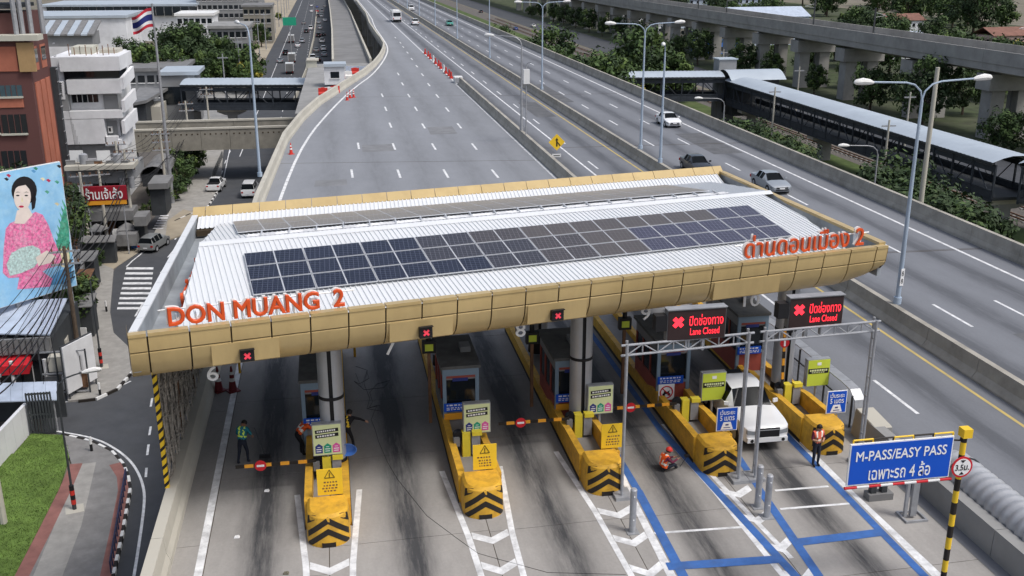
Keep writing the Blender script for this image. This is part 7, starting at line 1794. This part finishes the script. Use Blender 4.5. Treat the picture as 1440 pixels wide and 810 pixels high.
# gate, garden wall
g0 = pz(45,612,GZ); g1 = pz(77,612,GZ); gh = 3.0
r = thing('yard_gate','dark steel bar gate at the corner of the grass verge','gate',g0); W = g1.x-g0.x
for z in (.15,1.5,gh): B().box(0,W,-.04,.04,z-.06,z+.06).obj('gate_rail','dark_steel',r)
for k in range(9): B().box(W*k/8-.05,W*k/8+.05,-.05,.05,0,gh+.1).obj('gate_bar','dark_steel',r)
w0 = pz(-30,690,GZ); w1 = pz(44,606,GZ); r = thing('garden_wall','white painted wall left of the grass verge','wall',w1); d_ = w0-w1; n = 6
for k in range(n): a = d_*(k/n); c = d_*((k+.99)/n); B().sweep([(-.12,0),(.12,0),(.12,2.2),(-.12,2.2)],[(a.x,a.y),(c.x,c.y)]).obj('wall_panel','white_wall',r)
r = thing('notice_board','white standing board beside the left pavement','board',pz(118,553,GZ),1.1); B().box(-1.6,1.6,-.05,.05,.6,4.2).obj('panel','white_wall',r); B().box(-1.7,1.7,.05,.12,.5,4.3).obj('frame','dark_steel',r); B().box(-1.5,-1.4,-.03,.03,0,.6).obj('leg','dark_steel',r); B().box(1.4,1.5,-.03,.03,0,.6).obj('leg','dark_steel',r)
r = thing('metal_cage','steel frame cage with stored goods left of the white board','cage',pz(98,552,GZ)); 
for x in (-1.6,-.5,.6,1.6): B().box(x-.05,x+.05,-.6,-.5,0,3.6).obj('cage_post','dark_steel',r)
for z in (.3,1.8,3.5): B().box(-1.6,1.6,-.6,-.5,z-.05,z+.05).obj('cage_rail','galv',r)
for k,(x,z,m) in enumerate(((-1,.4,'sheet_grey'),(.2,.4,'white_paint'),(1,.5,'rust'),(-.6,1.9,'concrete_pale'),(.7,1.9,'sheet_grey'))): B().box(x-.5,x+.45,-.4,.5,z,z+1.1).obj('stored_goods',m,r)
w0 = pz(128,520,GZ); w1 = pz(148,395,GZ); r = thing('street_wall','long pale wall behind the left pavement','wall',w0); d_ = w1-w0; n = 9
for k in range(n): a = d_*(k/n)-Vector((1.6,0,0)); c = d_*((k+.99)/n)-Vector((1.6,0,0)); B().sweep([(-.12,0),(.12,0),(.12,2.6+.3*(k%2)),(-.12,2.6+.3*(k%2))],[(a.x,a.y),(c.x,c.y)]).obj('wall_panel',('concrete_pale','sheet_grey','concrete')[k%3],r)
def shed(label,x0,y0,x1,y1,zr,m,Yd=6): 
    a = pz(x0,y1,zr); c = pz(x1,y1,zr); e = pz(x1,y0,zr+.4); r = root_at('lean_to_shed',label,'shed',(a.x+c.x)/2,a.y); O = r.location.copy(); n = 5
    for k in range(n): u0 = a.x+(c.x-a.x)*k/n; u1 = a.x+(c.x-a.x)*(k+.97)/n; B().hexa([(u0,a.y,zr-.08),(u1,a.y,zr-.08),(u1,e.y,zr+.32),(u0,e.y,zr+.32),(u0,a.y,zr),(u1,a.y,zr),(u1,e.y,zr+.4),(u0,e.y,zr+.4)]).obj('roof_sheet',m,r,None,O)
    B().box(a.x+.2,c.x-.2,a.y+.4,e.y,GZ,zr-.1).obj('wall','dark_steel',r,None,O)
shed('small grey lean-to roof right of the billboard foot',98,352,132,368,-10,'sheet_grey'); shed('rusty lean-to roof below the billboard',100,378,122,400,-9.6,'rust'); shed('grey lean-to roof by the street wall',104,412,128,432,-10,'sheet_grey'); shed('pale lean-to roof behind the shop awning',108,330,160,342,-10.5,'sheet_grey')

# ---- utility poles and wires
def upole(label,x,yb,h,arms=2,m='concrete_pale',z=GZ):
    p = pz(x,yb,z); r = thing('utility_pole',label,'utility pole',p,0.2,'utility poles'); B().cyl((0,0,0),(0,0,h),.2,.13,n=8).obj('pole',m,r,40)
    for k in range(arms): B().box(-1.1,1.1,-.07,.07,h-.5-k*1.0,h-.35-k*1.0).obj('cross_arm','galv',r)
    for k in range(arms):
        for s in (-.9,-.3,.3,.9): B().cyl((s,0,h-.35-k),(s,0,h-.1-k),.06,n=6).obj('insulator','rust',r)
    return p+Vector((0,0,h))
tops = [upole('thick grey utility pole at the left edge of the grass verge',6,738,10.5,2), upole('dark utility pole left of the white board',112,506,9.5,2,'bark'), upole('utility pole below the red shop sign, left',128,365,9.5,2), upole('utility pole right of the red shop sign',189,338,10.5,3), upole('utility pole standing by the pavement trees',237,300,10.5,3), upole('utility pole where the overpass crosses the pavement',270,240,10.5,2), upole('far utility pole under the overpass',297,205,10,2)]
p2 = [upole('slim utility pole behind the shop awning',152,345,8.5,1), upole('utility pole against the white building corner',178,330,11,2)]
tr = pz(189,338,GZ); r = thing('transformer','pair of grey transformer cans on the pole right of the shop sign','transformer',tr+Vector((0,0,6.2)))
for s in (-.5,.5): B().cyl((s,-.35,0),(s,-.35,1.2),.32,n=12).obj('can','galv',r,40)
wn_ = 0
def wire(a,c,sag,lab,rad=.022):
    pts = [a.lerp(c,t/12)-Vector((0,0,sag*4*(t/12)*(1-t/12))) for t in range(13)]; o = B().tube([p-a for p in pts],rad,4).obj('power_line','wire'); o.location = a; tag(o,lab,'power line','overhead lines')
pr = ['verge pole to the board pole','board pole to the shop pole','shop pole to the transformer pole','transformer pole to the tree pole','tree pole to the overpass pole','overpass pole to the far pole']
for k,(a,c) in enumerate(zip(tops,tops[1:])):
    for j in range(6):
        off = Vector((-.9+.6*(j%4),0,-.1-(j//4)*1.0)); wire(a+off,c+off,.5+.15*j,'%s overhead line from the %s' % (ORD[j+1],pr[k]))
for j in range(5): wire(p2[0]+Vector((-.6+.3*j,0,-.2)),p2[1]+Vector((-.6+.3*j,0,-2-.3*j)),.6,'%s overhead line from the slim pole to the building pole' % ORD[j+1])
for j in range(4): wire(tops[1]+Vector((0,0,-1.5-.4*j)),tops[3]+Vector((0,0,-2.2-.5*j)),1.2+.3*j,'%s thick cable from the board pole to the transformer pole' % ORD[j+1],.05)
for j in range(4): wire(tops[0]+Vector((0,0,-1.8-.4*j)),tops[1]+Vector((0,0,-1.5-.4*j)),.9+.2*j,'%s thick cable from the verge pole to the board pole' % ORD[j+1],.045)
for j in range(3): wire(tops[1]+Vector((0,0,-.6*j)),Vector((A1p.x-5+2*j,A1p.y+1,-9.8)),.5,'%s service line down to the porch roof' % ORD[j+1],.02)
# ---- pole lamps at the lower left with red and black feet
def banded(label,x,y,h,arm):
    p = pz(x,y,GZ+.15); r = lamp_post(label,p.x,p.y,GZ+.15,h,arm,m='dark_steel',group='slim street lamps',rz_=.25)
    for k in range(4): B().cyl((0,0,.36+k*.3),(0,0,.66+k*.3),.14,n=12).obj('foot_band','cone_red' if k%2==0 else 'black',r,40)
    B().box(-.5,.5,-.5,.5,-.1,.02).obj('footing','concrete_pale',r)
banded('slim dark street lamp with red and black foot on the near pavement',105,716,8.4,(1,)); banded('slim street lamp with red and black foot on the upper pavement',143,516,8.0,()); 
for k,(x,y) in enumerate(((129,634),(141,556),(150,438))): p = pz(x,y,GZ+.15); r = thing('post','short black and white post on the %s' % ('near pavement corner','upper pavement edge','pavement by the zebra crossing')[k],'bollard',p,0,'short posts'); B().cyl((0,0,0),(0,0,.5),.09,n=10).obj('lower_half','black',r); B().cyl((0,0,.5),(0,0,1.0),.09,n=10).obj('upper_half','white_paint',r)

# ---- flag pole
fp = pz(243,287,GZ); r = thing('flag_pole','very tall grey flag pole at the street edge','flag pole',fp); B().cyl((0,0,0),(0,0,25.2),.28,.10,n=10).obj('pole','galv',r,40); B().cyl((0,0,25.2),(0,0,25.4),.14,n=10).obj('finial','galv',r)
r = thing('national_flag','red, white and blue striped flag flying from the tall pole','flag',fp+Vector((0,0,22.6)))
edges_ = [0,1/6,2/6,4/6,5/6,1]
for s,m in enumerate(('flag_red','flag_white','flag_blue','flag_white','flag_red')):
    if m not in MATS: mat(m,{'flag_red':(.5,.03,.05),'flag_white':(.75,.75,.76),'flag_blue':(.02,.03,.16)}[m],.8,.1)
    q = B(); vs = []; n = 14
    for i in range(n+1):
        u = i/n
        for e in (edges_[s],edges_[s+1]): vs.append((-.12-2.5*u, .35*math.sin(u*7+e*2)*u, 2.3*(1-e)-1.1*u*(1-.2*e)+.15*math.sin(u*6)))
    q.add(vs,[(2*i,2*i+1,2*i+3,2*i+2) for i in range(n)]); o = q.obj('stripe',m,r,60)

# ---- background buildings and trees top left
def far_building(label,x0,y0,x1,ybase,Y,depth,wall,roof,rows,cols,roofh=3):
    a = py(x0,ybase,Y); c = py(x1,ybase,Y); t = py((x0+x1)/2,y0,Y).z; r = root_at('far_building',label,'building',(a.x+c.x)/2,Y,'background buildings'); O = r.location.copy()
    B().box(a.x,c.x,Y,Y+depth,GZ,t).obj('wall',wall,r,None,O); B().box(a.x-.6,c.x+.6,Y-.6,Y+depth+.6,t,t+roofh*.25).obj('roof',roof,r,None,O)
    if rows:
        W = c.x-a.x; H_ = min(t-GZ-2, rows*3.4); wm = B().box(-W/cols*.36,W/cols*.36,-.12,.05,0,1.5).mesh('window','glass_dark'); sm_ = B().box(-W/cols*.38,W/cols*.38,-.2,.0,-.2,-.02).mesh('sill','white_paint')
        for j in range(rows):
            for k in range(cols): o = link('window',wm,r,(a.x+W*(k+.5)/cols-O.x,0,t-GZ-2.4-j*3.2)); link('sill',sm_,o)
    return r
far_building('long hall with dark glass band at the top left',64,9,279,62,420,40,'white_wall','steel_roof',0,1)
r = root_at('glass_band_annex','dark glazed upper storey band on the long hall at the top left','building',-80,419,'background buildings'); O = r.location.copy()
for k in range(18): bx(66+k*11.8,9.5,76.8+k*11.8,22,418.6,.5,'glass_dark','glass_panel',r,O)
far_building('grey multi storey car park at the top left of the street',280,-20,368,50,430,40,'grey_wall','concrete_grey',4,12)
far_building('wide pale roofed hall left behind the brown building',-40,26,180,60,330,30,'white_wall','steel_roof',0,1)
r = root_at('striped_roof_hall','low hall with slanted grey skylight roofs behind the brown building','building',-90,300,'background buildings'); O = r.location.copy()
for k in range(16): 
    a = py(-20+k*9.5,45,300); B().hexa([(a.x,300,a.z-1),(a.x+1.6,300,a.z-1),(a.x+1.6,312,a.z+2),(a.x,312,a.z+2),(a.x,300,a.z-.6),(a.x+1.6,300,a.z-.6),(a.x+1.6,312,a.z+2.4),(a.x,312,a.z+2.4)]).obj('roof_strip',('steel_roof','sheet_grey')[k%2],r,None,O)
bx(-20,47,130,66,301,10,'grey_wall','wall',r,O)
far_building('grey flat building behind the white building',170,100,262,150,235,18,'grey_wall','sheet_grey',2,7)
far_building('white angular block above the trees',252,22,302,64,350,18,'white_wall','white_paint',3,6)
far_building('low office block beside the far street, nearest the trees',300,40,352,98,300,20,'grey_wall','concrete_grey',3,6)
far_building('tan building strip beside the far street',345,10,384,60,400,20,'concrete_brown','sheet_grey',4,5)
rnd = random.Random(21); G6 = 'trees behind the white building'
for k in range(22):
    x = 178+k*8.4+rnd.uniform(-3,3); Y = 255+rnd.uniform(-8,25); p = py(x,110,Y); tree(rnd.choice((0,1,2,3,5)),p.x,Y,GZ,rnd.uniform(1.15,1.75),'tree in the clump behind the footbridge, %s from the left' % ORD[k+1],G6)
G7 = 'small trees along the far street'
for k in range(10): tree(rnd.choice((3,4,1)),-22-rnd.uniform(0,5),300+k*28,GZ,rnd.uniform(.8,1.2),'small tree left of the far street, %s from the camera' % ORD[k+1],G7)
struct(B().prism([(-40,270),(-18.7,270),(-18.7,900),(-60,900)],GZ-.02,GZ+.02).obj('building_site','sand'))
struct(B().prism([(-60,190),(-18.7,190),(-18.7,270),(-60,270)],GZ-.02,GZ+.012).obj('yard','concrete_grey'))
struct(B().prism([(-90,60),(-18,60),(-18.7,190),(-90,190)],GZ-.025,GZ-.006).obj('yard','yard_soil')) if mat('yard_soil',(.12,.11,.10),.95,.35,.4,dirt=.5,dscale=.2) else 0
p = pz(407,34,GZ); r = thing('highway_sign','green highway direction sign over the far street','sign',(p.x-2,330,GZ)); zz = py(407,30,330); r.location.x = zz.x; B().box(-2.0,2.0,-.1,.1,zz.z-GZ-1.2,zz.z-GZ+1.2).obj('panel','green_sign',r); B().cyl((0,.2,0),(0,.2,zz.z-GZ),.15,n=8).obj('post','galv',r)
for k in range(14): x = -18.6-.3*(k%2); 
for k in range(12):
    Y = 215+k*40; r = thing('roadside_pole','slim pole along the left side of the far street, %s from the camera' % ORD[k+1],'pole',(-20.2,Y,GZ),0,'poles along the far street'); B().cyl((0,0,0),(0,0,12.5),.18,.1,n=8).obj('pole','galv',r,40); B().box(-1,1,-.08,.08,11.6,11.8).obj('cross_arm','galv',r)
# concrete divider on the far street
barrier('street_divider','concrete divider in the middle of the far street','barrier',[(-7.6,230),(-5.6,300),(-4.2,420),(-3.6,640)],[(-.3,GZ),(.3,GZ),(.12,GZ+.9),(-.12,GZ+.9)],12,480,'concrete_pale')

# ---- dark scrub round the billboard and plants in pots along the shops
G8 = 'scrub round the billboard'
for k,(x,y,Y,s) in enumerate(((6,236,104,1.5),(34,230,106,1.4),(62,425,88,1.0),(84,420,89,.9),(40,432,87,1.0))):
    p = py(x,y,Y); zg = p.z-3.2 if k < 2 else GZ; tree(7 if k < 2 else 8,p.x,Y,GZ,(max(1.0,(p.z-GZ)/9.5) if k < 2 else s*1.6),'dark scrubby tree by the billboard, %s of the clump' % ORD[k+1],G8)
for k,(x,y) in enumerate(((150,372),(146,386),(140,410),(133,440),(128,470),(206,326),(214,312),(222,300))):
    p = pz(x,y,GZ+.1); tree(8,p.x-1.0,p.y,GZ+.1,.42,'small potted shrub along the left shop fronts, %s of eight' % ORD[k+1],'potted shrubs')
# pavement railing by the far kerb
r0,r1 = pz(296,262,GZ+.15),pz(313,222,GZ+.15); r = thing('pavement_railing','dark railing along the kerb beyond the shop','railing',r0); d_ = r1-r0; n = 16
for k in range(n+1): q_ = d_*(k/n); B().box(q_.x-.04,q_.x+.04,q_.y-.04,q_.y+.04,0,1.1).obj('rail_post','dark_steel',r)
B().cyl((0,0,1.1),(d_.x,d_.y,1.1),.04,n=6).obj('top_rail','dark_steel',r); B().cyl((0,0,.55),(d_.x,d_.y,.55),.03,n=6).obj('mid_rail','dark_steel',r)
mat('rail_navy',(.03,.035,.08),.6,.2)
# dark posts and rail on the near kerb
r0,r1 = pz(181,674,GZ+.15),pz(160,806,GZ+.15); r = thing('kerb_railing','low dark blue railing along the near pavement kerb','railing',r0); d_ = r1-r0; n = 14
for k in range(n+1): q_ = d_*(k/n); B().cyl((q_.x-.12,q_.y,0),(q_.x-.12,q_.y,.75),.05,n=6).obj('rail_post','rail_navy',r)
B().cyl((-.12,0,.7),(d_.x-.12,d_.y,.7),.05,n=6).obj('top_rail','rail_navy',r)

# ---- clutter on the shop ledge and along the shop fronts: tanks, boards, units, crates
rnd = random.Random(77)
kinds = [('storage_box','box','sheet_grey','grey metal box'),('water_tank','tank','galv','steel water tank'),('sign_panel','sign','white_paint','blank white panel'),('plastic_crate','crate','plastic_blue','blue plastic crate'),('planter_box','planter','rust','rusty planter box'),('parasol_stall','stall','sheet_grey','faded grey market cover')]
def clutter(k, x, y, Y, kd, sc, where):
    nm, cat, m, lk = kinds[kd]; p = py(x, y, Y) if Y else pz(x, y, GZ)
    r = thing(nm, '%s %s, %s from the left' % (lk, where, ORD[k+1]), cat, p, rnd.uniform(-.3,.3), 'street clutter')
    if kd == 1: B().cyl((0,0,.3),(0,0,.3+1.3*sc),.55*sc,n=14).obj('tank_body',m,r,40); B().cyl((0,0,.3+1.3*sc),(0,0,.45+1.3*sc),.55*sc,.2*sc,n=14).obj('tank_lid',m,r,40); B().box(-.5*sc,.5*sc,-.5*sc,.5*sc,0,.3).obj('tank_stand','dark_steel',r)
    elif kd == 2: B().box(-.9*sc,.9*sc,-.04,.04,.5,1.6*sc+.5).obj('panel',m,r); B().box(-.8*sc,-.74*sc,-.03,.03,0,.5).obj('leg','dark_steel',r); B().box(.74*sc,.8*sc,-.03,.03,0,.5).obj('leg','dark_steel',r)
    elif kd == 5:
        for a in (-1,1): 
            for c in (-1,1): B().cyl((a*.9*sc,c*.9*sc,0),(a*.9*sc,c*.9*sc,2.1),.04,n=6).obj('leg','galv',r)
        B().add([(-1.1*sc,-1.1*sc,2.1),(1.1*sc,-1.1*sc,2.1),(1.1*sc,1.1*sc,2.1),(-1.1*sc,1.1*sc,2.1),(0,0,2.8)],[(0,1,4),(1,2,4),(2,3,4),(3,0,4),(3,2,1,0)]).obj('cover',m,r); B().box(-.8*sc,.8*sc,-.5,.4,.7,.8).obj('table','rust',r)
    else: B().box(-.6*sc,.6*sc,-.4*sc,.4*sc,0,.8*sc).obj('box_body',m,r); B().box(-.63*sc,.63*sc,-.43*sc,.43*sc,.8*sc,.88*sc).obj('box_lid','sheet_grey',r)
for k in range(9): clutter(k, 100+k*9.5, 234, Ys+.9, (0,2,1,0,4,2,0,1,0)[k], .8, 'on the ledge above the shop sign')
for k in range(10): clutter(k, 108+k*10.5, 352+(k%3)*3-k*1.2, 0, (5,0,4,5,3,0,2,5,3,0)[k], .9, 'along the shop fronts')
for k in range(8): clutter(k, 92+k*4.2, 475+(k%4)*14, 0, (0,3,0,4,0,2,3,0)[k], .8, 'behind the corner house')
for k in range(7): clutter(k, 4+k*9, 455-k*2, 86, (4,0,0,2,0,4,0)[k], 1.0, 'under the billboard') if False else None
# ---- extra cable bundles sagging along the shops
base = [pz(113,506,GZ),pz(128,365,GZ),pz(152,345,GZ),pz(178,330,GZ),pz(189,338,GZ),pz(237,300,GZ),pz(270,240,GZ)]
for k,(a,c) in enumerate(zip(base,base[1:])):
    for j in range(4): wire(a+Vector((.3*j-.4,0,6.2+.35*j)),c+Vector((.3*j-.4,0,6.0+.4*j)),.5+.25*((j*3+k)%4),'%s sagging cable along the shop fronts, span %s' % (ORD[j+1],ORD[k+1]),.035)
for j in range(8): wire(tops[2]+Vector((0,0,-.3*j)),py(96+j*3,150+j*9,142)+Vector((0,0,0)),.6,'%s service cable up to the white building' % ORD[j+1],.02)

for _l, _os in LABELS.items():
    if len(_os) > 1 and len({o.get('group') for o in _os}) > 1: print('SHARED LABEL', _l, len(_os))
